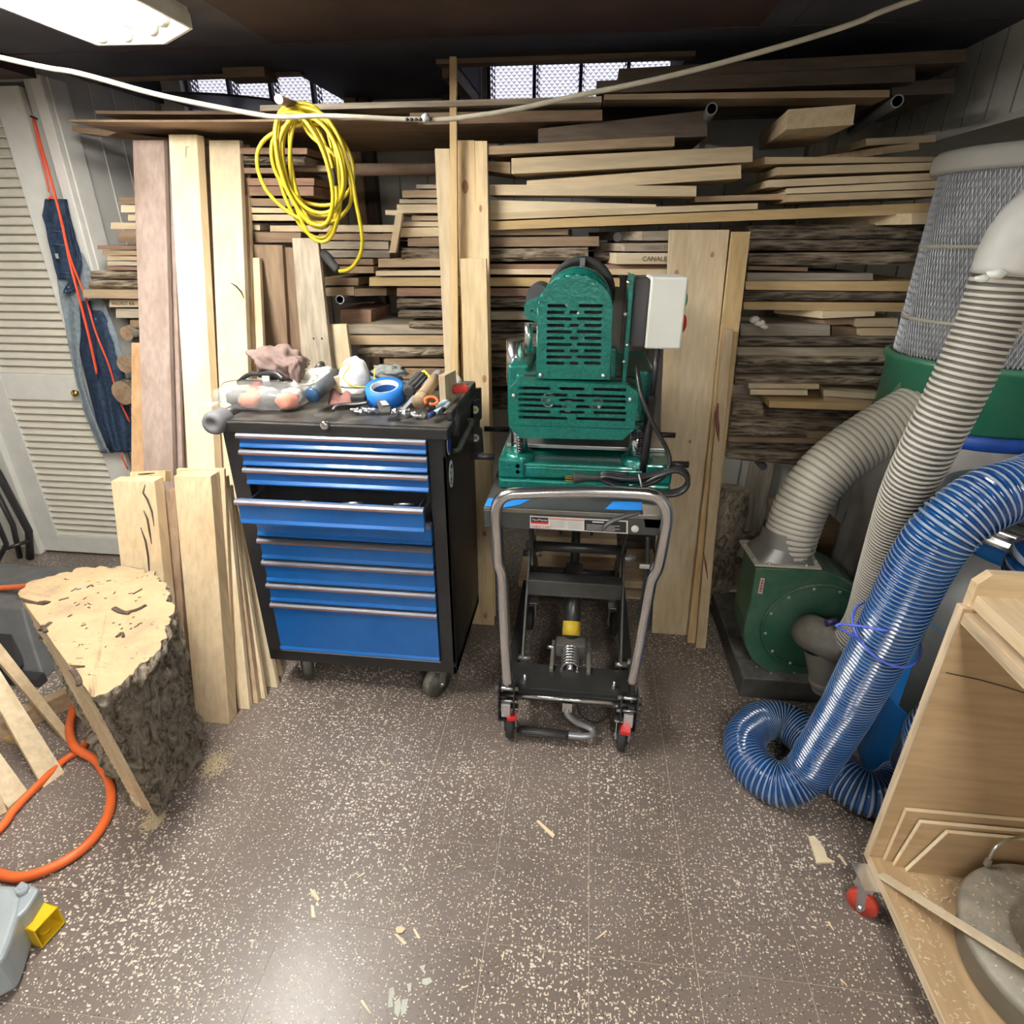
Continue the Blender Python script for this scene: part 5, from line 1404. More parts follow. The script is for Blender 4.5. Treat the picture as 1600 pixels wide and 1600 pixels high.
pts = [V(2.28,1.22,1.02), V(1.7,1.22,1.05), P(1680,735,1.20), P(1600,762,1.17), P(1540,782,1.15), P(1480,825,1.14), P(1440,880,1.15), P(1405,950,1.165), P(1362,1035,1.20), P(1322,1110,1.245), P(1285,1170,1.275), G(1262,1205,.12), G(1226,1226,.075), G(1190,1211,zl), G(1166,1180,zl), G(1166,1150,zl), G(1190,1127,zl), G(1225,1128,zl), G(1255,1148,zl), G(1285,1182,zl), G(1315,1215,zl), G(1355,1240,zl), G(1392,1236,.072), G(1425,1205,.10), P(1466,1140,1.135), P(1525,1085,1.135), P(1585,1035,1.135), P(1618,980,1.135), P(1624,925,1.13), P(1640,872,1.11), V(1.16,1.08,.985), V(1.35,1.03,.985), V(1.7,.92,.985), V(2.28,.9,1.0)]
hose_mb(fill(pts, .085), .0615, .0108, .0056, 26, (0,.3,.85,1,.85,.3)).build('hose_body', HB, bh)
TIE = plain('blue_wire', (.08,.13,.62), .35)
tp = []
c0 = P(1385, 990, 1.178)
ax_ = (P(1362,1035,1.20)-P(1405,950,1.165)).normalized()
xx_ = ax_.cross(V(0,1,0)).normalized(); yy_ = ax_.cross(xx_)
for k in range(25):
    g = 2*pi*k/24; tp.append(c0 + xx_*.075*cos(g) + yy_*.072*sin(g) + ax_*.03*sin(g+.6))
MB().tube(tp, .003, 6).tube(spline([c0-xx_*.072-V(0,.03,0), c0-xx_*.09-V(0,.05,-.02), c0-xx_*.13+V(0,-.04,.04), c0-xx_*.10+V(0,-.05,.05), c0-xx_*.03+V(0,-.075,.055)], .01), .003, 6).build('wire_tie', TIE, bh)

# ------------------------------------------------------------------ plywood cart, lower right
def ply_cart():
    x0, x1 = .738, 1.50
    t = thing('plywood_cart', 'open plywood shop cart on red casters, sawdust on its shelf', 'cart', (1.1, .75, 0))
    PF, PE = wood('ply', 'x'), wood('plyedge', 'z')
    MB().bb(x0, x1, 1.040, 1.058, .104, .828).build('back_panel', PF, t, .001, 1)
    MB().bb(x0-.0012, x0+.0005, 1.039, 1.059, .104, .828).bb(x0, x1, 1.040, 1.058, .828, .8295).build('panel_edge', PE, t)
    MB().bb(x0, x1, .34, 1.04, .104, .124).build('bottom_shelf', wood('ply', 'y'), t, .001, 1)
    MB().bb(x0-.0012, x0+.0005, .34, 1.04, .1035, .1245).build('shelf_edge', wood('plyedge', 'y'), t)
    MB().bb(x0+.012, x0+.034, .36, 1.04, .078, .104).build('shelf_rail', wood('pale', 'y'), t, .002)
    MB().bb(x1-.02, x1, .34, 1.058, .104, .80).build('side_panel', PF, t)
    MB().bb(x0+.004, x1, .34, 1.040, .795, .820).build('sub_top', wood('plyedge', 'y'), t, .001, 1)
    mb = MB().bb(x0+.03, x1, .34, .955, .820, .828).bb(x0+.018, x1, .34, 1.045, .828, .856)
    mb.build('cart_top', wood('maple', 'y'), t, .001, 1)
    lipz = [(x0+.012,.826),(x0+.012,.880),(x0+.032,.902),(x1,.902),(x1,.826)]
    MB().prism([V(a, 1.045, b_) for a, b_ in lipz], (0,.020,0)).build('back_lip', wood('maple', 'x'), t, .001, 1)
    MB().lathe((x0+.085,.995,.8565), (0,0,1), [(0,0),(.013,0),(.013,.001),(.009,.0012),(0,-.002)], 20).build('bolt_cap', ZINC, t)
    # long crack in the veneer
    MB().tube([P(1478,1051,1.039), P(1530,1062,1.039), P(1570,1073,1.039), P(1640,1095,1.039)], .0012, 5).build('veneer_crack', plain('crack_black', (.045,.03,.02), .9), t)
    RW = plain('red_caster', (.50,.05,.03), .5)
    caster(t, .722, .985, .034, .024, .100, .9, RW, ZINC)
    MB().bb(.700, .775, .965, 1.035, .099, .1035).build('caster_plate', plain('bright_zinc', (.80,.82,.84), .25, .9), t, .002)
    caster(t, .80, .40, .036, .026, .104, .3, RW, ZINC); caster(t, 1.42, .40, .036, .026, .104, .3, RW, ZINC); caster(t, 1.42, .97, .036, .026, .104, .3, RW, ZINC)
ply_cart()
def offcut(pxs, y, th, label, x_end):
    a, b_, c, d = [P(u, v, y) for u, v in pxs]
    zb = .1245
    a.z = max(a.z, zb); a.z = zb
    pts = [V(a.x, y, zb), V(b_.x, y, b_.z), V(x_end, y, b_.z+.006), V(x_end, y, zb)]
    o = tag(MB().prism(pts, (0, th, 0)).build('plywood_offcut', wood('ply', 'x')), label, 'panel', 'thin panels leaning inside the plywood cart')
    mb = MB()
    for p, q in ((pts[0], pts[1]), (pts[1], pts[2])):
        d = (q-p).normalized(); n_ = V(-d.z,0,d.x)*.0008
        mb.hexa([p+V(0,-.0006,0)-n_*2, q+V(0,-.0006,0)-n_*2, q+V(0,-.0006,0)+n_, p+V(0,-.0006,0)+n_, p+V(0,th,0)-n_*2, q+V(0,th,0)-n_*2, q+V(0,th,0)+n_, p+V(0,th,0)+n_])
    mb.build('panel_edge', wood('cream', 'x'), o)
offcut([(1383,1341),(1416,1266),(1600,1280),(1600,1350)], 1.031, .007, 'tallest thin plywood panel inside the cart, against its back', 1.40)
offcut([(1399,1347),(1439,1285),(1600,1294),(1600,1350)], 1.020, .007, 'middle thin plywood panel inside the cart', 1.38)
offcut([(1419,1354),(1481,1301),(1600,1305),(1600,1350)], 1.009, .007, 'frontmost thin plywood panel inside the cart, behind the round pot', 1.38)
pot = thing('round_pot', 'dusty round metal pot with lid and wire handle on the cart shelf', 'pot', (1.0,.80,.125))
PM = dusty('dusty_grey_metal', (.20,.19,.165), (.42,.37,.29), .5, .55, .2, scale=16)
MB().lathe((1.0,.80,0), (0,0,1), [(0,.126),(.165,.126),(.178,.135),(.180,.19),(.186,.2)], 56).build('pot_body', PM, pot)
MB().lathe((1.0,.80,0), (0,0,1), [(.190,.198),(.192,.206),(.186,.216),(.12,.228),(.110,.229),(.106,.219),(0,.220)], 56).build('pot_lid', PM, pot)
a_, b_ = G(1541,1352,.222), G(1612,1345,.222)
MB().tube(spline([a_, a_+V(0,0,.02), a_+V(.006,.006,.05), lerp(a_,b_,.35)+V(0,.01,.066), lerp(a_,b_,.8)+V(0,.01,.062), b_+V(0,0,.02), b_], .008), .0032, 8).build('wire_handle', ZINC, pot)
MB().box(a_+V(0,0,.010), (.010,.010,.022)).build('handle_socket', ZINC, pot, .002)
MB().tube(spline([G(1572,1500,.212), G(1590,1512,.205), G(1600,1515,.2)], .006), .003, 6).build('lid_latch', ZINC, pot)
p0, p1 = G(1376,1369,.1265), G(1640,1534,.305)
d = (p1-p0).normalized(); sd = d.cross(V(0,0,1)).normalized()*.010; up = sd.cross(d).normalized()*.006*(1 if sd.cross(d).z > 0 else -1)
tag(MB().hexa([p0-sd, p0+sd, p0+sd+up, p0-sd+up, p1-sd, p1+sd, p1+sd+up, p1-sd+up]).build('wood_strip', wood('cream','y')), 'narrow pale wood strip lying from cart shelf onto the pot lid', 'wood strip')

# ------------------------------------------------------------------ log on the left
def stump():
    H = .5
    top = [G(u, v, H) for u, v in ((28,928),(142,1087),(188,1066),(230,1022),(257,985),(266,950),(252,915),(215,893),(150,887),(95,896),(50,912))]
    bot = [G(211,1258), G(242,1272), G(263,1258), G(286,1225), G(301,1190), G(307,1160), V(-1.27,1.37,0), V(-1.38,1.37,0), V(-1.44,1.31,0), V(-1.40,1.22,0), V(-1.27,1.10,0)]
    def resample(poly, n_flat, n_arc):
        out = [poly[0].lerp(poly[1], k/n_flat) for k in range(n_flat)]
        arc = poly[1:]+[poly[0]]
        sp_ = []
        n = len(arc)
        for i in range(n-1):
            q0 = arc[max(i-1,0)]; q1 = arc[i]; q2 = arc[i+1]; q3 = arc[min(i+2,n-1)]
            for k in range(10):
                s_ = k/10
                sp_.append(.5*((2*q1)+(q2-q0)*s_+(2*q0-5*q1+4*q2-q3)*s_*s_+(3*q1-q0-3*q2+q3)*s_**3))
        for k in range(n_arc): out.append(sp_[int(k/n_arc*len(sp_))])
        return out
    nf, na, nl = 20, 200, 100
    T, B_ = resample(top, nf, na), resample(bot, nf, na)
    N = nf+na
    ct = sum(T, Vector((0,0,0)))/N; cb = sum(B_, Vector((0,0,0)))/N
    t = thing('log_stump', 'upright bark-covered log section with pale sawn top and one flat side', 'log', cb)
    def pt(k, f, bark_):
        p = B_[k % N].lerp(T[k % N], f); c = cb.lerp(ct, f)
        if bark_:
            d = (p-c); d.z = 0; d.normalize()
            e = min(1, (k-nf)/6, (N-k)/6) if nf <= k < N else 0
            rg = 1-abs(noise.noise(V(p.x*26,p.y*26,p.z*13)+V(noise.noise(p*9)*1.5,0,0)))*2
            w = .014*max(-.2,rg)-.006 + .022*noise.noise(p*7) + .014*noise.noise(p*19+V(3,1,7)) + .012*noise.noise(V(p.x*45,p.y*45,p.z*30)) + .008*noise.noise(p*90)
            w += .018*max(0, 1-abs(f-.0)/.0001)*0
            p = p + d*(w+.008)*max(0,e)
        return p
    mb = MB()
    for f in range(nl+1):
        for k in range(nf, N+1): mb.v.append(pt(k if k < N else 0, f/nl, k < N))
    w = N+1-nf
    for f in range(nl):
        for k in range(w-1): mb.f.append([f*w+k, f*w+k+1, (f+1)*w+k+1, (f+1)*w+k]); mb.m.append(0); mb.sm.append(True)
    mb.build('bark', stump_bark(), t)
    mb = MB()
    for f in range(nl+1):
        for k in range(nf+1): mb.v.append(pt(k, f/nl, False) + V(0,0,0)+V(-.006*noise.noise(V(k*.5,f*.9,2)),-.006*noise.noise(V(k*.5,f*.9,5)),0))
    for f in range(nl):
        for k in range(nf): mb.f.append([f*(nf+1)+k, f*(nf+1)+k+1, (f+1)*(nf+1)+k+1, (f+1)*(nf+1)+k]); mb.m.append(0); mb.sm.append(True)
    # cut wood of the flat side: pale with dark vertical cracks
    m, tt, b = nt('flat_side_wood'); vv = coords(tt, (13,13,2.2), False); nn = node(tt, 'ShaderNodeTexNoise', Scale=1.0, Detail=7.0, Distortion=1.5); tt.links.new(vv, nn.inputs['Vector'])
    rr = ramp(tt, [(.24, (.18,.12,.07)), (.29, (.68,.52,.32)), (.5, (.84,.66,.42)), (.75, (.88,.74,.52))], nn.outputs[0]); tt.links.new(rr.outputs[0], b.inputs['Base Color']); b.inputs['Roughness'].default_value = .8; bump(tt, b, nn.outputs[0], .6, .01)
    mb.build('flat_side', m, t)
    m, tt, b = nt('sawn_log_top'); vv = coords(tt, (9,9,9), False); n1 = node(tt, 'ShaderNodeTexNoise', Scale=1.0, Detail=8.0, Roughness=.6); tt.links.new(vv, n1.inputs['Vector'])
    r1 = ramp(tt, [(.25, (.33,.25,.17)), (.45, (.49,.345,.195)), (.62, (.56,.40,.23)), (.75, (.43,.36,.28))], n1.outputs[0])
    v2 = coords(tt, (22,38,22), False); n2 = node(tt, 'ShaderNodeTexNoise', Scale=1.0, Detail=4.0, Distortion=2.0); tt.links.new(v2, n2.inputs['Vector'])
    r2 = ramp(tt, [(.30, (.12,.08,.05)), (.345, (1,1,1))], n2.outputs[0])
    tt.links.new(mix(tt, 1.0, r1.outputs[0], r2.outputs[0], 'MULTIPLY'), b.inputs['Base Color']); b.inputs['Roughness'].default_value = .85; bump(tt, b, n2.outputs[0], .35, .01)
    mb = MB(); rings = 8
    mb.v.append(ct+V(0,0,.004))
    for j in range(1, rings+1):
        for k in range(N):
            p = ct.lerp(pt(k, 1, True), j/rings); mb.v.append(p+V(0,0,.004*noise.noise(p*14)+(.004 if j < rings else 0)))
    for k in range(N): mb.f.append([0, 1+k, 1+(k+1)%N]); mb.m.append(0); mb.sm.append(True)
    for j in range(rings-1):
        for k in range(N): mb.f.append([1+j*N+k, 1+(j+1)*N+k, 1+(j+1)*N+(k+1)%N, 1+j*N+(k+1)%N]); mb.m.append(0); mb.sm.append(True)
    mb.build('sawn_top', m, t)
    DKB = plain('rot_dark', (.07,.048,.032), .95, var=.4, scale=60)
    def pit(pts, w):
        MB().tube(spline([G(u, v, H+.006) for u, v in pts], .006), w, 6, 0, True, None, .5).build('pit', DKB, t)
    pit([(28,934),(48,940),(72,944)], .005); pit([(60,942),(72,941),(76,943)], .008); pit([(62,985),(72,978),(80,972)], .007); pit([(66,978),(72,988)], .006)
    pit([(178,950),(190,956),(205,958)], .008); pit([(196,957),(215,952),(230,944)], .006); pit([(112,1045),(122,1060),(124,1072)], .0065); pit([(110,1040),(132,1041)], .003)
    pit([(182,995),(190,988),(193,996)], .004); pit([(208,928),(222,920)], .003); pit([(92,938),(110,933)], .003); pit([(136,918),(142,914),(146,917)], .003)
    for k in range(26):
        u, v = rnd.uniform(100,220), rnd.uniform(905,985)
        pit([(u,v),(u+rnd.uniform(4,10),v-rnd.uniform(1,5))], .0018)
    # split at the foot
    MB().tube(spline([G(262,1205,.09)+V(.01,-.03,0), G(250,1225,.06)+V(.01,-.03,0), G(240,1245,.03)+V(.01,-.03,0)], .01), .005, 6).build('split', DKB, t)
stump()
# sawdust heaps beside the log
for u, v, r_, lb in ((335,1195,.055,'small tan sawdust heap on the floor right of the log'),(240,1283,.03,'tiny yellow sawdust heap at the foot of the log')):
    c = G(u, v)
    mb = MB()
    for k in range(900):
        p = c + V(rnd.gauss(0,r_*.42), rnd.gauss(0,r_*.5), 0); e = .0016*rnd.uniform(.6,1.6)
        mb.add([p+V(-e,-e,.0003), p+V(e,-e,.0003), p+V(0,e,.0003), p+V(0,0,e*1.3)], [(0,1,3),(1,2,3),(2,0,3)])
    tag(mb.build('sawdust_heap', plain('sawdust', (.55,.46,.30), .95, var=.3, scale=150)), lb, 'sawdust', kind='stuff')

# ------------------------------------------------------------------ left foreground
def slab_on(p0, n, pxs, th, mat, label, name='board', ext=None):
    n = Vector(n).normalized(); p0 = Vector(p0)
    def hit(u, v):
        r = _ray(u, v); return EYE + r*((p0-EYE).dot(n)/r.dot(n))
    q = [hit(*a) for a in pxs]          # bottom left, bottom right, top right, top left
    if ext:
        q[2] = q[1]+(q[2]-q[1])*ext; q[3] = q[0]+(q[3]-q[0])*ext
    k = n*th*(-1 if n.dot(EYE-p0) > 0 else 1)
    return tag(MB().hexa(q+[a+k for a in q]).build(name, mat, None, .001, 1), label, 'board')
WX = wood('maple', 'y')
b0, b1 = G(67.6,1231), G(101,1207)
n_ = V(1,-.31,1.25)
slab_on(b0+V(0,0,.001), n_, [(67.6,1231),(101,1207),(0,1047),(0,1110)], .018, wood('pale','z'), 'pale board leaning across the orange hose, left of the log', ext=1.5)
slab_on(G(108,1156), V(1,-.31,1.1), [(103,1158),(115,1151),(0,1004),(0,1036)], .022, wood('maple','z'), 'narrow pale batten leaning left of the log, above its neighbours', ext=1.4)
slab_on(G(13,1263), V(1,-.31,1.3), [(13,1263),(43,1235),(0,1176),(-30,1215)], .018, wood('pale','z'), 'short stretch of pale board at the left edge, end on orange hose', ext=1.5)
slab_on(G(5,1275), V(1,-.31,1.3), [(-8,1279),(12,1268),(0,1240),(-30,1262)], .016, wood('tan','z'), 'tan board corner at the left edge below its neighbour', ext=1.5)
a_, c_ = G(112,1106,.0), G(0,1160,.0)
d = (c_-a_).normalized(); up = V(0,0,.065); sd = d.cross(V(0,0,1)).normalized()*.04
a_ = a_ - d*.02; c_ = c_ + d*.5
if sd.y < 0: sd = -sd
tag(MB().hexa([c_, a_, a_+up, c_+up, c_+sd, a_+sd, a_+up+sd, c_+up+sd]).build('timber', wood('tan','x'), None, .003), 'tan timber lying on the floor behind the leaning boards', 'timber')
a_, c_ = G(30,1165,.0), G(0,1175,.0)
tag(MB().hexa([c_-V(.4,-.1,0), a_, a_+V(0,0,.012), c_+V(-.4,.1,.012), c_+V(-.4,.12,0), a_+V(0,.02,0), a_+V(0,.02,.012), c_+V(-.4,.12,.012)]).build('wood_strip', wood('yellow','x')), 'thin yellow strip on the floor before the tan timber', 'wood strip')
# machine base and black stand near the door
mt = thing('machine_cabinet', 'grey tapered steel machine base with dark opening behind the log', 'machine', (-2.2,1.75,0))
pz = P(30,926,1.72).z
mb = MB().hexa([V(-2.75,1.50,0), V(-1.90,1.50,0), V(-2.02,1.62,pz), V(-2.75,1.62,pz), V(-2.75,2.0,0), V(-1.90,2.0,0), V(-2.02,1.92,pz), V(-2.75,1.92,pz)])
mb.build('base_body', dusty('dusty_dark_grey_paint', (.075,.08,.085), (.16,.15,.14), .4, .6), mt, .006)
MB().hexa([V(-2.60,1.49,.05), V(-1.98,1.49,.05), V(-2.05,1.57,pz*.62), V(-2.60,1.57,pz*.62), V(-2.60,1.52,.05), V(-1.98,1.52,.05), V(-2.05,1.60,pz*.62), V(-2.60,1.60,pz*.62)]).build('opening', BLACK, mt)
MB().bb(-2.6, -1.88, 1.46, 1.50, 0, .04).build('foot_rail', BLACKS, mt, .004)
st = thing('metal_stand', 'black tubular stand leaning in the corner left of the door', 'stand', G(65,868))
f0 = V(-2.70,2.30,.012)
MB().tube([f0, P(45,830,2.30), P(0,745,2.30), P(-60,640,2.30)], .017, 12).build('leg', BLACKS, st)
MB().tube([f0+V(-.055,.0,0), P(20,820,2.31), P(-30,720,2.31)], .012, 10).build('leg', BLACKS, st)
MB().tube([V(-2.74,2.12,.012), P(10,850,2.12), P(-5,815,2.12), P(-40,760,2.12)], .011, 10).build('leg', BLACKS, st)
MB().tube([P(8,858,2.2), P(45,845,2.28)], .009, 8).build('cross_bar', BLACKS, st)
# orange air hose
oh = thing('orange_hose', 'orange air hose looping on the floor round the leaning boards', 'hose', G(150,1330))
OM = plain('orange_rubber', (.85,.16,.035), .42, var=.08)
r_ = .0125
lp = [G(-60,1345,r_), G(0,1295,r_), G(23,1264,r_), G(63,1223,r_), G(98,1189,r_), G(134,1160,r_), V(-1.62,1.42,r_), V(-1.80,1.55,.05), V(-1.86,1.70,.30), P(62,914,1.66)+V(0,0,.0), P(30,917,1.70), P(0,919,1.72), P(-60,925,1.75)]
MB().tube(spline(lp, .015), r_*.85, 10).build('hose_line', OM, oh)
l2 = [V(-1.75,1.5,r_), G(111,1122,r_+.012), G(109,1146,r_+.026), G(119,1169,r_+.028), G(150,1189,r_+.004), G(171,1224,r_), G(172,1260,r_), G(160,1290,r_), G(138,1318,r_), G(100,1346,r_), G(43,1369,r_), G(0,1366,r_), G(-60,1340,r_)]
MB().tube(spline(l2, .015), r_, 12).build('hose_loop', OM, oh)
# grey cast machine foot with yellow bracket
mf = thing('cast_machine', 'grey cast machine foot with yellow square bracket, lower left corner', 'machine', (-1.28,.73,0))
GC = plain('grey_cast_paint', (.36,.40,.42), .42, var=.06)
MB().prism([V(G(u,v,.11).x,G(u,v,.11).y,.005) for u,v in ((-120,1560),(2,1500),(14,1470),(29,1425),(33,1399),(21,1382),(-120,1372))], (0,0,.105)).build('foot_body', GC, mf, .012, 3)
MB().prism([V(-1.245,.66,.055), V(-1.185,.665,.055), V(-1.175,.70,.055), V(-1.185,.745,.055), V(-1.245,.76,.055)], (0,0,.05)).build('foot_flange', GC, mf, .006)
MB().lathe((-1.215,.735,.105), (0,0,1), [(.012,0),(.012,.012),(.006,.013),(.006,.006),(0,.006)], 14).build('flange_bolt', GC, mf)
MB().lathe(G(32,1398,.10)+V(-.012,0,-.01), (1,.35,0), [(.017,0),(.017,.03),(.012,.036),(0,.037)], 16).build('boss', GC, mf)
for p in (V(-1.212,.69,.106),): MB().ball(p, .004, 6).build('bolt_hole', BLACK, mf)
YL = plain('yellow_enamel', (.80,.52,.015), .4, var=.06)
Rz = Matrix.Rotation(radians(-8), 3, 'Z'); c = V(-1.180,.712,.032)
for o_, s_ in ((V(0,0,.028),(.062,.060,.004)),(V(0,0,-.028),(.062,.060,.004)),(V(0,.028,0),(.062,.004,.060)),(V(0,-.028,0),(.062,.004,.060))):
    MB().box(c+Rz@o_, s_, 0, Rz).build('bracket_side', YL, mf, .001, 1)
MB().cyl(c+V(.005,0,-.026), c+V(.005,0,-.018), .012, 12).build('bracket_nut', YL, mf)

# ------------------------------------------------------------------ coil, cable, apron
ec = thing('extension_cord', 'yellow extension cord coil hanging from a pipe stub', 'cord', P(480,365,2.03))
pts = []
NL = 9
for k in range(NL*24+1):
    f = k/24; g = 2*pi*f + pi/2+.35
    l_ = int(f); q = Random(l_*7+1)
    ru, rv, du, dv = 58+q.uniform(-25,10), 97+q.uniform(-30,9), q.uniform(-16,20), q.uniform(-12,14)
    u = 483+du*(.5+.5*cos(2*pi*(f-l_)-.3)) + ru*cos(g) - 16*sin(g)
    v = 262+dv - rv*sin(g) + 4*cos(g)
    if v < 158: v = 158+(v-158)*.45
    pts.append(P(u, v, 2.065-.012*l_ - .02*abs(cos(g))))
pts += [P(430,190,1.97)]
tail = [P(548,270,1.985), P(556,315,1.99), P(564,355,2.0), P(566,385,2.02), P(558,408,2.05), P(545,421,2.08), P(528,424,2.10)]
CY = plain('yellow_cord_jacket', (.56,.44,.02), .4, var=.06)
MB().tube(spline(pts[::3], .018), .0060, 8).build('cord_loops', CY, ec)
MB().tube(spline([P(462,166,1.99), P(500,176,1.985), P(528,212,1.982)]+tail, .014), .0062, 8).build('cord_tail', CY, ec)
MB().tube([tail[-1], lerp(tail[-1], P(512,403,2.14), .2), P(512,403,2.14), P(505,395,2.15)], [.009,.014,.017,.013], 12).build('plug', RUBBER, ec)
MB().tube([pts[40], pts[41]+V(0,-.004,0)], .008, 8).build('strain_relief', RUBBER, ec)
hc = thing('white_cable', 'white cable strung loosely across under the ceiling', 'cable', P(690,188,1.55))
cp = [P(-120,78,1.50), P(0,90,1.50), P(120,114,1.51), P(250,149,1.53), P(390,177,1.55), P(440,183,1.55), P(500,181,1.55), P(560,183,1.55), P(620,186,1.56), P(680,187,1.56), P(720,184,1.56), P(800,172,1.56), P(900,150,1.56), P(1050,118,1.55), P(1200,78,1.54), P(1330,38,1.53), P(1432,-2,1.52), P(1560,-50,1.50)]
cp = cp[1:-1]
d0, d1 = cp[0]-cp[2], cp[-1]-cp[-3]
cp = [cp[0]+d0*((2.024-cp[0].z)/d0.z)] + cp + [cp[-1]+d1*((2.024-cp[-1].z)/d1.z)]
MB().tube(spline(cp, .02), .0052, 8).build('cable_line', plain('white_cable_jacket', (.50,.46,.36), .5, var=.1, scale=40), hc)
for u in (636,643,650,657,668,672): MB().ball(P(u,186.5,1.552), .0035, 6, 0, (1.4,.5,1)).build('cable_print', BLACK, hc)
MB().tube([P(664,180,1.555), P(668,190,1.552)], .009, 8).build('cable_clip', plain('clip_grey', (.45,.46,.47), .4), hc)

def apron():
    t = thing('denim_apron', 'dark denim apron hanging by red-orange straps on the door jamb', 'apron', P(170,705,2.34))
    def denim(nm, a, b_):
        m, tt, bb = nt(nm); vv = coords(tt, (60,60,60), False); nn = node(tt, 'ShaderNodeTexNoise', Scale=1.0, Detail=6.0); tt.links.new(vv, nn.inputs['Vector'])
        rr = ramp(tt, [(.35, a), (.65, b_)], nn.outputs[0]); tt.links.new(rr.outputs[0], bb.inputs['Base Color']); bb.inputs['Roughness'].default_value = .9; bb.inputs['Specular IOR Level'].default_value = .15
        bump(tt, bb, nn.outputs[0], .3, .003); return m
    DN = denim('dark_denim', (.018,.032,.062), (.036,.058,.098)); LN = denim('faded_denim', (.17,.215,.25), (.26,.30,.33)); ND = denim('navy_denim', (.012,.02,.042), (.022,.036,.065))
    def cloth(nm, rows, mat, y, amp, waves, ph=0):
        # rows: (left u, right u, v) down the cloth
        def fn(a, b_):
            f = b_*(len(rows)-1); i = min(int(f), len(rows)-2); s_ = f-i
            lu = lerp(rows[i][0], rows[i+1][0], s_); ru = lerp(rows[i][1], rows[i+1][1], s_); v = lerp(rows[i][2], rows[i+1][2], s_)
            yy = y + amp*(.35+.65*b_)*sin(waves*2*pi*a+ph+1.3*b_) + .006*noise.noise(V(a*4,b_*9,y*30))
            return P(lerp(lu, ru, a), v, yy)
        return MB().grid(fn, 28, 44).build(nm, mat, t, solid=.003)
    cloth('apron_bib', [(70,100,311),(69,102,322),(66,104,337),(71,107,352),(74,110,370),(80,116,395),(86,121,420),(91,124,436)], DN, 2.335, .006, 1.2)
    cloth('apron_edge', [(98,104,311),(101,110,340),(105,118,370),(110,126,395),(114,129,420)], ND, 2.345, .004, 1)
    cloth('apron_lining', [(88,100,405),(90,128,440),(95,138,470),(101,132,500),(107,128,540),(113,126,570),(120,132,600),(130,145,640),(142,160,670),(158,178,708)], LN, 2.350, .008, 1.0)
    cloth('apron_flap', [(122,128,395),(118,142,425),(105,152,452),(112,162,470),(130,170,490),(148,178,510),(168,186,535),(180,193,560)], LN, 2.345, .004, .8, .5)
    cloth('apron_skirt', [(128,160,485),(128,170,505),(126,178,525),(124,186,548),(130,192,575),(136,196,600),(144,200,630),(152,205,660),(163,207,690),(172,207,706)], DN, 2.338, .012, 2.2)
    cloth('apron_fold', [(124,140,470),(126,146,500),(127,150,525),(125,150,548),(133,158,580),(142,166,620),(152,172,660),(168,180,700)], ND, 2.328, .006, 1.0, 2)
    cloth('waist_tie', [(120,126,395),(119,127,410),(114,124,430),(100,116,452),(98,110,458)], DN, 2.322, .002, 1)
    for (a, b_) in (((76,360),(103,363)),((80,381),(107,384)),((92,425),(118,428))):
        MB().tube([P(a[0],a[1],2.325), P((a[0]+b_[0])/2,(a[1]+b_[1])/2,2.322), P(b_[0],b_[1],2.325)], .0012, 5).build('seam', plain('denim_stitch', (.10,.14,.2), .8), t)
    MB().box(P(89,400,2.324), (.012,.002,.018)).build('label_tag', plain('tag_cream', (.4,.42,.36), .7), t)
    for u, v in ((107,449),(103,455)): MB().ball(P(u,v,2.316), .003, 6).build('eyelet', ZINC, t)
    RS = plain('red_orange_strap', (.75,.10,.045), .55, var=.06)
    def strap(pxs, y, w, nm='strap'):
        MB().tube(spline([P(u, v, y+dy) for u, v, dy in pxs], .02), w, 8, 0, True, None, .35).build(nm, RS, t)
    strap([(51,184,.0),(60,225,0),(72,275,0),(77,305,0)], 2.335, .0045)
    strap([(53,186,0),(66,235,0),(82,290,-.01),(96,345,-.02),(110,412,-.025),(125,470,-.03),(140,530,-.03),(153,590,-.03)], 2.335, .0075)
    strap([(98,352,0),(108,395,0),(120,430,0),(134,465,0),(150,520,-.005),(170,570,-.005),(185,620,-.005),(203,660,0)], 2.312, .0055)
    strap([(189,708,0),(194,722,0),(201,735,0)], 2.33, .005)
    MB().tube([P(48,182,2.34), P(54,184,2.335), P(58,186,2.345)], .004, 8).build('hook', BLACK, t)
    MB().tube([P(75,312,2.33), P(80,308,2.328), P(87,307,2.33)], .004, 6).build('strap_end', RS, t)
apron()

# ------------------------------------------------------------------ things on the tool chest
ZT = .992
def blob(c, size, nz=.3, f=2.5, n=26, seed=0, flat_z=None):
    c = Vector(c)
    def fn(a, b_):
        g, t_ = 2*pi*a, pi*b_
        d = V(sin(t_)*cos(g), sin(t_)*sin(g), cos(t_))
        w = 1 + nz*noise.noise(d*f+V(seed,seed*2,0)) + nz*.5*noise.noise(d*f*2.7+V(seed,7,seed))
        p = c + V(d.x*size[0], d.y*size[1], d.z*size[2])*w
        if flat_z is not None and p.z < flat_z: p.z = flat_z
        return p
    return MB().grid(lambda a, b_: fn(1-a, b_), n, n//2)
def cloth_mat(nm, a, b_, sc=25):
    return plain(nm, tuple((x+y)/2 for x, y in zip(a, b_)), .92, var=.25, scale=sc, bmp=.4)
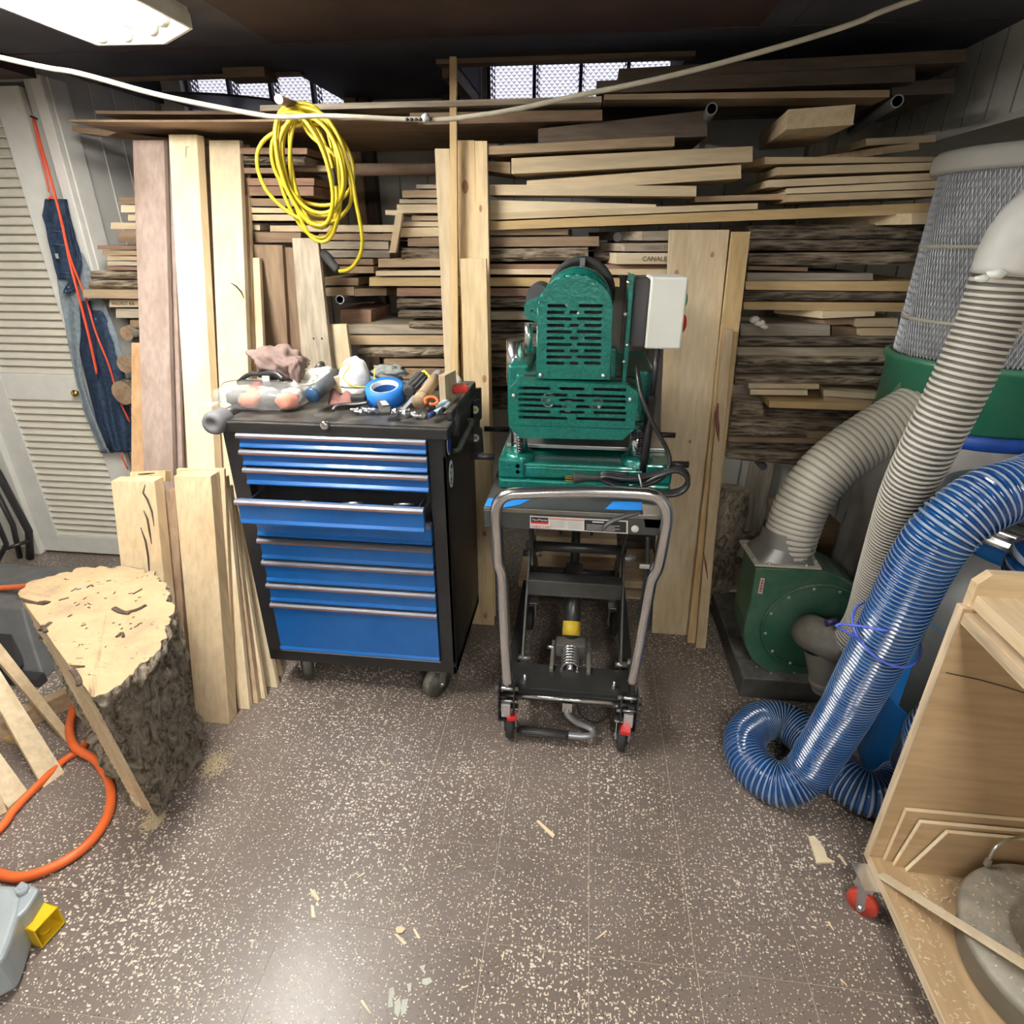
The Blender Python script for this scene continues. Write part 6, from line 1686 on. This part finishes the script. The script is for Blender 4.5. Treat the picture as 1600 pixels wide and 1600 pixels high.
# bag of gloves
t = thing('plastic_bag', 'clear plastic bag of orange and black gloves on the chest corner', 'bag', (-.97,1.72,ZT))
m, tt, b = nt('clear_film'); b.inputs['Base Color'].default_value = (.86,.86,.84,1); b.inputs['Roughness'].default_value = .22; b.inputs['Alpha'].default_value = .24; b.inputs['Coat Weight'].default_value = .5
def bagf(a, b_):
    g, t_ = 2*pi*a, pi*b_
    d = V(sin(t_)*cos(g), sin(t_)*sin(g), cos(t_))
    e = lambda x: abs(x)**.55*(1 if x >= 0 else -1)
    k = 1+.05*noise.noise(d*4)+.035*noise.noise(d*11)
    return V(-.97+e(d.x)*.142*k, 1.705+e(d.y)*.085*k, max(ZT+.001, ZT+.036+e(d.z)*.034*k))
MB().grid(bagf, 48, 24).build('bag_film', m, t)
MB().prism([V(-1.105,1.64,ZT+.012), V(-1.16,1.655,ZT+.016), V(-1.105,1.70,ZT+.014)], (0,0,.002)).build('bag_tail', m, t)
for i, (x, y, c_) in enumerate(((-1.05,1.70,'k'),(-1.00,1.68,'o'),(-.94,1.70,'k'),(-.885,1.685,'o'),(-.97,1.74,'w'),(-1.03,1.74,'o'),(-.90,1.74,'w'))):
    blob((x,y,ZT+.028), (.034,.040,.024), .3, 3, 16, i, ZT+.003).build('glove', {'k': plain('glove_black', (.07,.07,.075), .8), 'o': plain('glove_orange', (.72,.20,.10), .8), 'w': plain('glove_white', (.72,.71,.68), .8)}[c_], t)
# spring clamps lying on the bag
t = thing('spring_clamp', 'black spring clamp with red jaw lying on the bag of gloves', 'clamp', P(405,597,1.78))
yq = 1.78
MB().tube(spline([P(372,598,yq), P(384,588,yq), P(396,584,yq), P(412,585,yq)], .006), .007, 8).tube(spline([P(372,598,yq-.02), P(392,597,yq-.02), P(418,599,yq-.03), P(440,596,yq-.03)], .006), .008, 8).build('clamp_handle', plain('black_plastic', (.02,.02,.02), .4), t)
MB().tube(spline([P(405,585,yq), P(430,584,yq-.01), P(444,594,yq-.02)], .006), .011, 8).build('clamp_jaw', MATS['black_plastic'], t)
MB().box(P(402,600,yq-.035), (.022,.012,.012)).build('clamp_pad', plain('red_plastic', (.55,.02,.02), .4), t, .002)
MB().box(P(416,592,yq-.03), (.022,.006,.018)).build('clamp_label', plain('sticker_white', (.78,.79,.78), .4), t)
tag(MB().tube(spline([P(345,605,1.72), P(352,597,1.78), P(385,593,1.86), P(440,596,1.84), P(455,606,1.74)], .01), .0016, 6).build('wire_loop', plain('grey_wire', (.35,.33,.28), .5)), 'thin grey wire loop lying over the bag of gloves', 'wire')
def crumple(nm, cat, label, c, size, mat, nz=.35, seed=1, f=2.2):
    return tag(blob(c, size, nz, f, 40, seed, ZT+.001).build(nm, mat), label, cat)
MAUVE = cloth_mat('mauve_cloth', (.185,.125,.108), (.235,.165,.145))
p = P(438,566,1.84)
def mauve(a, b_):
    g, t_ = 2*pi*(1-a), pi*b_
    d = V(sin(t_)*cos(g), sin(t_)*sin(g), cos(t_))
    w = 1+.26*noise.noise(d*1.8+V(4,1,2))+.09*sin(7*d.x+9*d.z+2*d.y+3*noise.noise(d*2))+.06*noise.noise(d*5)
    return p + V(d.x*.088*w + .01*d.z, d.y*.07*w, d.z*.050*w + .018*d.x*-1*(1 if d.x < 0 else .9) )
tag(MB().grid(mauve, 60, 40).build('cloth_glove', MAUVE), 'mauve fabric glove crumpled on top of the clutter', 'glove')
p = P(463,578,1.77); crumple('cloth_glove', 'glove', 'mauve rolled fabric cuff hanging below the crumpled mauve glove', p, (.022,.022,.036), MAUVE, .3, 5)
WG = cloth_mat('white_leather', (.66,.63,.55), (.76,.73,.65))
p = P(498,588,1.86); crumple('work_glove', 'glove', 'white leather work glove behind the dark hammer handle', p+V(0,0,-.004), (.062,.05,.030), WG, .4, 9)
p = P(480,596,1.80); crumple('work_glove', 'glove', 'cream glove fingers under the mauve glove', p+V(0,0,-.006), (.05,.03,.022), WG, .5, 12)
p0, p1 = P(489,617,1.66), P(527,585,1.83)
t = thing('tool_grip', 'dark grey round tool handle pointing out with blue end cap', 'tool', p0)
MB().tube([p0, lerp(p0,p1,.3), p1], [.0235,.022,.019], 20).build('grip', plain('dark_rubber_grip', (.06,.07,.08), .55), t)
d = (p0-p1).normalized(); MB().lathe(p0, d, [(.0235,0),(.024,.004),(.020,.010),(0,.012)], 20).build('end_cap', plain('dark_blue_cap', (.012,.05,.12), .45), t)
tag(MB().lathe(P(497,571,1.92), (.75,-.1,-.65), [(0,0),(.020,0),(.022,.008),(.012,.022),(.007,.03),(.007,.07),(0,.072)], 16).build('nozzle', plain('dark_brass', (.10,.10,.09), .4, .6)), 'small dark bell-ended nozzle beside the dust mask', 'nozzle')
q = P(524,613,1.77); tag(MB().box(V(q.x, q.y+.02, q.z+.022), (.036,.04,.052), 0, Matrix.Rotation(.1,3,'Z')).build('cardboard_box', plain('kraft_card', (.46,.34,.22), .8), None, .002), 'small brown cardboard box left of the dust mask', 'box')
# masking tape roll with the dust mask on it
q = P(556,606,1.80)
tr = thing('masking_tape', 'white masking tape roll under the dust mask', 'tape', V(q.x,q.y,ZT))
MB().lathe(V(q.x,q.y,ZT+.025), (0,0,1), [(.032,0),(.046,0),(.046,.026),(.032,.026),(.032,0)], 32).build('tape_roll', plain('cream_tape', (.72,.69,.58), .5), tr)
MB().lathe(V(q.x,q.y,ZT), (0,0,1), [(0,.001),(.034,.001),(.034,.018),(.028,.026),(0,.026)], 24).build('black_stand', BLACKS, tr)
mk = thing('dust_mask', 'white dust mask with yellow elastic sitting on the tape roll', 'mask', V(q.x,q.y,ZT+.052))
def maskf(a, b_):
    g, t_ = 2*pi*(1-a), pi*.56*b_
    d = V(sin(t_)*cos(g), sin(t_)*sin(g), cos(t_))
    w = 1+.06*noise.noise(d*3)
    return V(q.x-.002+d.x*.050*w+.006*d.z, q.y+d.y*.042*w, ZT+.060+max(-.005,d.z*.080*w))
MB().grid(maskf, 40, 20).build('mask_shell', plain('mask_white', (.84,.84,.83), .85, var=.04), mk, solid=.002)
YE = plain('yellow_elastic', (.80,.62,.05), .6)
MB().tube(spline([P(529,577,1.77), P(540,567,1.755), P(545,574,1.755), P(536,590,1.755), P(552,603,1.752), P(572,604,1.752), P(583,598,1.77), P(586,575,1.80)], .006), .0018, 6).build('elastic_band', YE, mk)
mb = MB()
for k in range(8):
    v = 580+k*2.8; x0_, x1_ = 553+rnd.uniform(0,8), 574+rnd.uniform(-6,2)
    a, b_ = P(x0_, v, 1.768), P(x1_, v, 1.768)
    a.y = b_.y = q.y-.0445; mb.box((a+b_)/2, ((b_-a).length,.001,.0012))
mb.build('mask_print', plain('print_grey', (.45,.46,.48), .7), mk)
# blue tape rolls
def tape_roll(label, c, r, h, tilt):
    t = thing('blue_tape', label, 'tape', c)
    Rm = Matrix.Rotation(tilt, 3, 'X')
    ax = Rm @ V(0,0,1)
    MB().lathe(c, ax, [(r*.74,0),(r,0),(r,h),(r*.74,h)], 44).build('tape_winding', plain('blue_tape_side', (.012,.17,.62), .55, var=.1), t)
    MB().lathe(c, ax, [(r*.66,.001),(r*.74,.001),(r*.74,h-.001),(r*.66,h-.001),(r*.66,.001)], 40).build('tape_core', plain('tape_core_card', (.62,.66,.72), .6), t)
    MB().lathe(c+ax*.012, ax, [(r*.655,0),(r*.655,h*.45)], 40).build('core_print', plain('core_print_blue', (.02,.10,.36), .6), t)
tape_roll('roll of blue painter tape lying flat near the chest front', V(P(607,625,1.76).x, 1.745, ZT+.020), .0585, .050, radians(15))
tape_roll('smaller blue tape roll half hidden behind the dust mask', V(P(590,572,1.93).x, 1.93, ZT+.010), .045, .040, 0)
t = tag(blob(P(608,580,1.83)+V(0,0,-.004), (.055,.03,.022), .45, 2.6, 36, 21, ZT+.001).build('work_glove', cloth_mat('grey_green_fabric', (.15,.165,.15), (.24,.25,.23))), 'grey-green glove rolled up behind the blue painter tape', 'glove')
# wire brush, yellow paper, knife, mallet, block
p0, p1 = P(640,611,1.72), P(658,592,1.82)
t = thing('grip_block', 'black knurled rubber grip right of the blue painter tape', 'tool', p0)
d = (p1-p0).normalized(); sx_ = d.cross(V(0,0,1)).normalized(); up = sx_.cross(d)
mb = MB()
mb.tube([p0-d*.01, p0, p1, p1+d*.01], [.014,.022,.024,.016], 14)
mb.build('grip', RUBBER, t)
mb = MB()
for i in range(10):
    for k in range(7):
        g = pi*k/6; c_ = lerp(p0,p1,i/9)+ (sx_*cos(g)+up*sin(g))*.023; mb.ball(c_, .0032, 5)
mb.build('grip_knurl', plain('grip_rib_grey', (.09,.09,.095), .5), t)
a = P(660,592,1.84); tag(MB().prism([P(648,586,1.85), P(660,597,1.80), P(672,588,1.83), P(663,578,1.88)], (0,.001,.001)).build('yellow_card', plain('yellow_paper', (.82,.72,.06), .6)), 'yellow paper card standing among the tools', 'card')
p0, p1 = P(628,640,1.65), P(686,577,1.84)
t = thing('putty_knife', 'long pale blue bladed knife slanting across the chest top', 'knife', p0)
d = (p1-p0).normalized(); w_ = d.cross(V(0,-.6,.8)).normalized()
pts_ = [p0-w_*.003, p0+w_*.006, lerp(p0,p1,.45)+w_*.010, lerp(p0,p1,.95)+w_*.008, p1, lerp(p0,p1,.95)-w_*.008, lerp(p0,p1,.45)-w_*.009]
MB().prism(pts_, V(0,.0025,-.002)).build('blade', plain('pale_blue_steel', (.50,.58,.70), .3, .5), t, .0008, 1)
MB().prism([lerp(p0,p1,.40)+w_*.003+V(0,-.001,.001), lerp(p0,p1,.54)+w_*.004+V(0,-.001,.001), lerp(p0,p1,.54)-w_*.004+V(0,-.001,.001), lerp(p0,p1,.40)-w_*.003+V(0,-.001,.001)], V(0,-.001,.001)).build('blade_slot', BLACK, t)
p0, p1 = P(654,629,1.655), P(680,592,1.80)
t = thing('wooden_mallet', 'worn brown wooden mallet head pointing out near right corner', 'mallet', p0)
MB().tube([p0, lerp(p0,p1,.15), lerp(p0,p1,.3), lerp(p0,p1,.6), p1], [.0215,.022,.021,.017,.018], 22).build('mallet_barrel', wood('tan','y'), t)
d = (p0-p1).normalized(); MB().lathe(p0, d, [(.0215,0),(.020,.003),(.0,.004)], 22).build('mallet_face', wood('brown','y'), t)
MB().tube([lerp(p0,p1,.2), lerp(p0,p1,.205)], .0224, 22).build('mallet_groove', BLACK, t)
t = thing('dowel', 'pale dowel end lying behind the mallet', 'dowel', P(684,588,1.83))
MB().cyl(P(676,600,1.80), P(686,586,1.86), .010, 14).build('dowel_rod', wood('pale','y'), t)
q0, q1, q2, q3 = P(687,624,1.69), P(697,625,1.69), P(697,587,1.69), P(687,583,1.69)
q0.z = q1.z = ZT+.001
dd = V(.015,.085,0)
tag(MB().hexa([q0, q1, V(q1.x,q1.y,q2.z), V(q0.x,q0.y,q2.z), q0+dd, q1+dd, V(q1.x,q1.y,q2.z)+dd, V(q0.x,q0.y,q2.z)+dd]).build('plywood_block', [wood('plyedge','z')], None, .001, 1), 'upright plywood block on the right of the chest top', 'block')
# brush with wire bristles
t = thing('wire_brush', 'fan of pale bristles behind the upright plywood block', 'brush', P(712,600,1.86))
mb = MB()
for k in range(26):
    f = k/25; mb.tube([P(714,603,1.86), P(lerp(702,722,f), 578+18*abs(f-.35)*1.3, 1.88)], .0012, 4)
mb.build('bristles', plain('pale_bristle', (.55,.52,.46), .6), t)
MB().tube([P(714,603,1.86), P(719,609,1.80)], .010, 8).build('ferrule', plain('red_plastic', (.55,.02,.02), .4), t)
tag(MB().box(P(718,606,1.76), (.045,.05,.020), 0, Matrix.Rotation(.3,3,'Z')).build('red_clip', MATS['red_plastic'], None, .003), 'red plastic clip at the tray edge behind the plywood block', 'clip')
tag(MB().tube(spline([P(666,631,1.64), P(664,624,1.645), P(672,620,1.65), P(681,622,1.65), P(684,628,1.645), P(677,632,1.64), P(670,630,1.64)], .004), .0045, 8).build('orange_lace', plain('orange_rubber', (.85,.16,.035), .42)), 'short curl of orange cord beside the mallet face', 'cord')
def marker(p0, p1, cap, body, label):
    t = thing('marker', label, 'marker', p0)
    d = p1-p0
    MB().tube([p0, p0+d*.03, p0+d*.32], [.005,.0075,.0078], 12).build('marker_cap', cap, t)
    MB().tube([p0+d*.32, p0+d*.92, p1], [.0068,.0068,.005], 12).build('marker_body', body, t)
PBL = plain('pale_blue_barrel', (.46,.60,.68), .4); NB = plain('navy_cap', (.02,.04,.16), .4)
marker(P(667,641,1.615), P(700,626,1.70), BLACK, PBL, 'pale blue marker with black cap, rear of two')
marker(P(670,650,1.592), P(694,637,1.66), NB, PBL, 'pale blue marker with navy cap, nearest the chest corner')
marker(P(688,644,1.612), P(703,630,1.69), BLACK, plain('grey_barrel', (.30,.33,.35), .4), 'thin grey marker lying along the tray rim')
# folded sandpaper, bracket, latch block, bolts
tag(MB().grid(lambda a, b_: lerp(lerp(P(512,633,1.68), P(555,629,1.70), a), lerp(P(517,611,1.76), P(548,614,1.76), a), b_)+V(0,0,.010*sin(3*pi*a)*b_-.0), 12, 8).build('sandpaper', plain('maroon_sandpaper', (.20,.085,.075), .9, var=.2, scale=300), None, solid=.001), 'folded maroon sandpaper before the cardboard box', 'sandpaper')
tag(MB().tube(spline([P(519,642,1.615), P(526,634,1.63), P(540,632,1.64), P(560,631,1.645), P(578,628,1.65)], .006), .008, 8, 0, True, None, .6).build('door_hasp', BLACKS), 'bent black steel bracket before the sandpaper', 'bracket')
tag(MB().box(P(560,622,1.71), (.045,.03,.022), 0, Matrix.Rotation(.2,3,'Z')).build('black_knob', RUBBER, None, .006), 'low black plastic knob below the dust mask', 'knob')
t = thing('tape_clip', 'black oblong clip with grey top at the tray front edge', 'clip', P(601,642,1.605))
MB().prism([P(588,632,1.625), P(594,650,1.59), P(611,649,1.59), P(612,640,1.61), P(600,630,1.63)], (0,0,.012)).build('clip_body', RUBBER, t, .003)
MB().prism([P(594,634,1.622)+V(0,0,.013), P(598,641,1.605)+V(0,0,.013), P(609,640,1.605)+V(0,0,.013), P(603,633,1.622)+V(0,0,.013)], (0,0,.001)).build('clip_top', plain('tie_grey', (.3,.3,.3), .5), t)
def bolt(p, ang, i, side):
    R_ = Matrix.Rotation(ang, 3, 'Z'); d = R_ @ V(1,0,0)
    t = thing('bolt', f'short zinc bolt in the loose heap {side} the black oblong clip', 'bolt', p, f'loose zinc bolts {side} the clip')
    MB().lathe(p, d, [(0,-.008),(.0075,-.008),(.0075,-.002),(.0045,-.002),(.0045,.016),(0,.017)], 6 , 0, False).build('bolt_head', ZINC, t)
    mb = MB()
    for k in range(5): mb.lathe(p, d, [(.0043,.001+k*.003),(.0056,.0022+k*.003),(.0043,.0034+k*.003)], 8)
    mb.build('bolt_thread', plain('bright_zinc', (.80,.82,.84), .25, .9), t)
for i, (u, v) in enumerate(((556,640),(562,643),(569,639),(576,643),(582,640),(588,642),(615,641),(619,645),(624,639),(630,643),(636,641),(641,646),(634,648),(648,649),(655,650),(661,648))):
    g = G(u, v, ZT+.008); bolt(g, rnd.uniform(-1,4), i, 'left of' if u < 600 else 'right of')

# ------------------------------------------------------------------ logs under the right pile and boards on the floor there
def round_log(a, b_, r, label, mats, nz=.2, n=26, m_=22):
    a, b_ = Vector(a), Vector(b_); d = (b_-a).normalized()
    x = d.cross(V(0,0,1) if abs(d.z) < .9 else V(1,0,0)).normalized(); y = d.cross(x)
    def fn(s_, t_):
        g = 2*pi*s_; p = lerp(a, b_, t_); q = x*cos(g)+y*sin(g)
        w = 1+nz*noise.noise(V(cos(g)*1.6,sin(g)*1.6,t_*4+r*50))+nz*.6*noise.noise(V(cos(g)*5,sin(g)*5,t_*12+r*50))
        return p+q*r*w
    mb = MB().grid(fn, n, m_, 1)
    for e, o_ in ((0, True), (1, False)):
        ring = [fn(k/n, e) for k in range(n)]
        mb.add(ring, [tuple(range(n)) if o_ else tuple(range(n-1,-1,-1))], 0)
    return tag(mb.build('log', mats), label, 'log')
LM = [wood('weather','z'), stump_bark()]
g = P(1128,915,2.22)
round_log((g.x, 2.30, .02), (g.x+.015, 2.34, P(1133,765,2.32).z), .060, 'grey barked log standing behind the reddish narrow strip', LM, .22)
g = P(1160,860,2.45); round_log((g.x+.20,2.62,g.z-.03), (g.x-.02,2.38,g.z), .085, 'furrowed log lying behind the blower, bark side up', LM, .25)
g = P(1150,890,2.36); round_log((g.x+.05,2.60,g.z-.02), (g.x-.01,2.345,g.z-.02), .060, 'dark round log end beside the blower housing', [wood('brown','y'), bark('bark_dark', (.36,.295,.225), (.15,.12,.09), (9, 40, 80))], .35)
a, b_, c_, d = P(1262,842,2.42), P(1330,832,2.42), P(1322,872,2.42), P(1270,880,2.42)
tag(MB().hexa([d, c_, b_, a, d+V(-.1,.3,.03), c_+V(-.1,.3,.03), b_+V(-.1,.3,.06), a+V(-.1,.3,.06)]).build('split_log', wood('brown','x'), None, .006), 'split brown log block behind the tan hose', 'log')
a = P(1108,920,2.27)
tag(MB().bb(a.x, a.x+.16, 2.27, 2.31, P(1110,936,2.27).z, P(1110,919,2.27).z).build('board', wood('pale','x')), 'short pale board end beside the blower at floor level', 'board')
tag(MB().bb(-.2, 1.6, 2.66, 2.85, .0, .10).build('timber', wood('dark','x')), 'dark timber lying on the floor under the rack', 'timber')

# ------------------------------------------------------------------ chips and shavings
CH = wood('cream', 'x')
def chip(pxs, th, label, mat=None, grp=None):
    q = [G(u, v, .0006) for u, v in pxs]
    return tag(MB().prism(q, (0,0,th)).build('wood_chip', mat or CH), label, 'wood chip', grp)
chip([(1263,1309),(1272,1308),(1287,1327),(1292,1342),(1304,1349),(1276,1350)], .006, 'biggest pale wood offcut on the floor, near the plywood cart')
chip([(1309,1336),(1312,1335),(1324,1352),(1321,1353)], .002, 'thin sliver beside the biggest floor offcut')
chip([(838,1284),(841,1282),(867,1305),(864,1310)], .003, 'long pale splinter on the floor before the lift cart')
chip([(485,1393),(492,1391),(495,1398),(500,1406),(497,1410),(489,1401)], .004, 'broken pale chip on the floor left of centre')
chip([(486,1416),(490,1415),(493,1434),(487,1434)], .002, 'short splinter just below the broken chip, left of centre')
chip([(618,1452),(626,1448),(634,1452),(628,1459),(620,1459)], .004, 'stubby chip above the flat splinter at bottom centre')
chip([(616,1460),(621,1460),(636,1474),(631,1477)], .002, 'flat pinkish splinter at bottom centre')
chip([(645,1452),(649,1452),(657,1466),(653,1467)], .0015, 'thin splinter right of the stubby chip, bottom centre')
SPL = ['second splinter right of the stubby chip, bottom centre', "pale splinter midway between the thin splinter and paint smears' right", 'pale splinter right of the paint smears', 'long splinter left of the paint smears', 'tiny splinter above and left of the broken chip', 'tiny splinter above and right of the broken chip', 'tiny splinter below the long pale splinter near the cart', 'tiny splinter at the bottom edge, below the lift cart', 'tiny splinter above the stubby chip', 'slanting splinter right of and below the long pale splinter', 'slanting splinter left of the red cart caster', 'tiny splinter midway between lift cart and red caster', 'splinter at bottom right, below the red caster', 'tiny splinter right of the grey cast machine', 'tiny splinter below the broken chip, left one', 'tiny splinter below the blue hose loop', 'tiny splinter left of the lift cart pedal', 'tiny splinter on the floor below the tool chest']
for i, (u, v, l_, a) in enumerate(((786,1494,14,.2),(745,1505,12,.1),(725,1543,14,1.2),(572,1574,26,-.6),(466,1378,10,.5),(564,1368,14,1.0),(860,1421,10,.3),(868,1572,12,0),(668,1416,10,.8),(940,1461,20,.9),(1298,1447,16,-.6),(1150,1397,9,0),(1318,1535,14,-.8),(235,1407,14,.5),(394,1475,14,.2),(1205,1244,10,.3),(770,1175,8,1.3),(605,1195,10,1.2))):
    du, dv = cos(a+pi/2)*l_/2, sin(a+pi/2)*l_/2; nu, nv = -dv*.18, du*.18
    chip([(u-du-nu,v-dv-nv),(u-du+nu,v-dv+nv),(u+du+nu*.5,v+dv+nv*.5),(u+du-nu*.5,v+dv-nv*.5)], .0015, SPL[i], None, 'tiny loose splinters')
SM = plain('pale_paint_smear', (.50,.52,.44), .6)
for poly in ([(608,1545),(615,1542),(617,1553),(613,1560),(614,1573),(606,1575)],[(617,1565),(625,1558),(627,1575),(622,1590),(616,1582)],[(628,1562),(638,1560),(634,1582),(626,1588)],[(636,1538),(643,1535),(642,1548),(638,1551)],[(660,1530),(672,1527),(676,1534),(666,1540),(659,1537)],[(655,1510),(665,1507),(661,1519)]):
    MB().prism([G(u, v, .0002) for u, v in poly], (0,0,.0004)).build('paint_smear', SM, floor)
def shavings(name, label, n, place, size, mat):
    mb = MB()
    for k in range(n):
        r = place()
        if r is None: continue
        c, nz = r
        l_, w_ = size*rnd.uniform(.5,1.5), size*rnd.uniform(.2,.45); a = rnd.uniform(0,2*pi)
        e1, e2 = V(cos(a),sin(a),rnd.uniform(-.12,.12)), V(-sin(a),cos(a),rnd.uniform(-.3,.3))
        z = V(0,0,.0004+abs(e1.z)*l_*.5+abs(e2.z)*w_*.5)
        mb.add([c+z-e1*l_/2-e2*w_/2, c+z+e1*l_/2-e2*w_/2, c+z+e1*l_/2*.9+e2*w_/2, c+z-e1*l_/2+e2*w_/2, c+z+V(0,0,.0008)], [(0,1,4),(1,2,4),(2,3,4),(3,0,4)])
    return tag(mb.build(name, mat), label, 'shavings', kind='stuff')
SHV = plain('pale_shavings', (.76,.66,.50), .85, var=.25, scale=90)
def pf():
    u, v = rnd.uniform(200, 1450), rnd.uniform(1090, 1620)
    p = G(u, v)
    if noise.noise(V(p.x*2.2, p.y*2.2, 3)) + rnd.uniform(-.5,.5) < 0: return None
    if p.x < -1.0 and p.y > .98: return None
    if p.x > .70: return None
    return p, 0
shavings('floor_shavings', 'pale wood shavings scattered all over the brown floor', 4200, pf, .0055, SHV)
def ps():
    p = V(rnd.uniform(.745,1.2), rnd.uniform(.42,1.0), .1245)
    d = (V(p.x,p.y,0)-V(1.0,.80,0)).length
    if d < .195 or noise.noise(p*5)+rnd.uniform(-.6,.6) < -.12: return None
    return p, 0
shavings('shelf_shavings', 'pale wood shavings heaped on the plywood cart shelf', 2600, ps, .008, plain('tan_shavings', (.66,.53,.38), .85, var=.3, scale=90))
def pp():
    a, r_ = rnd.uniform(0,2*pi), .175*sqrt(rnd.random())
    if r_ < .10 and rnd.random() < .5: return None
    if .09 < r_ < .125 and rnd.random() < .0: return None
    z = .2205 if r_ < .103 else (.2285 if r_ < .122 else .2285-(r_-.12)*.17)
    return V(1.0+r_*cos(a), .80+r_*sin(a), z), 0
shavings('lid_shavings', 'wood shavings lying on the round pot lid', 420, pp, .0055, MATS['tan_shavings'])
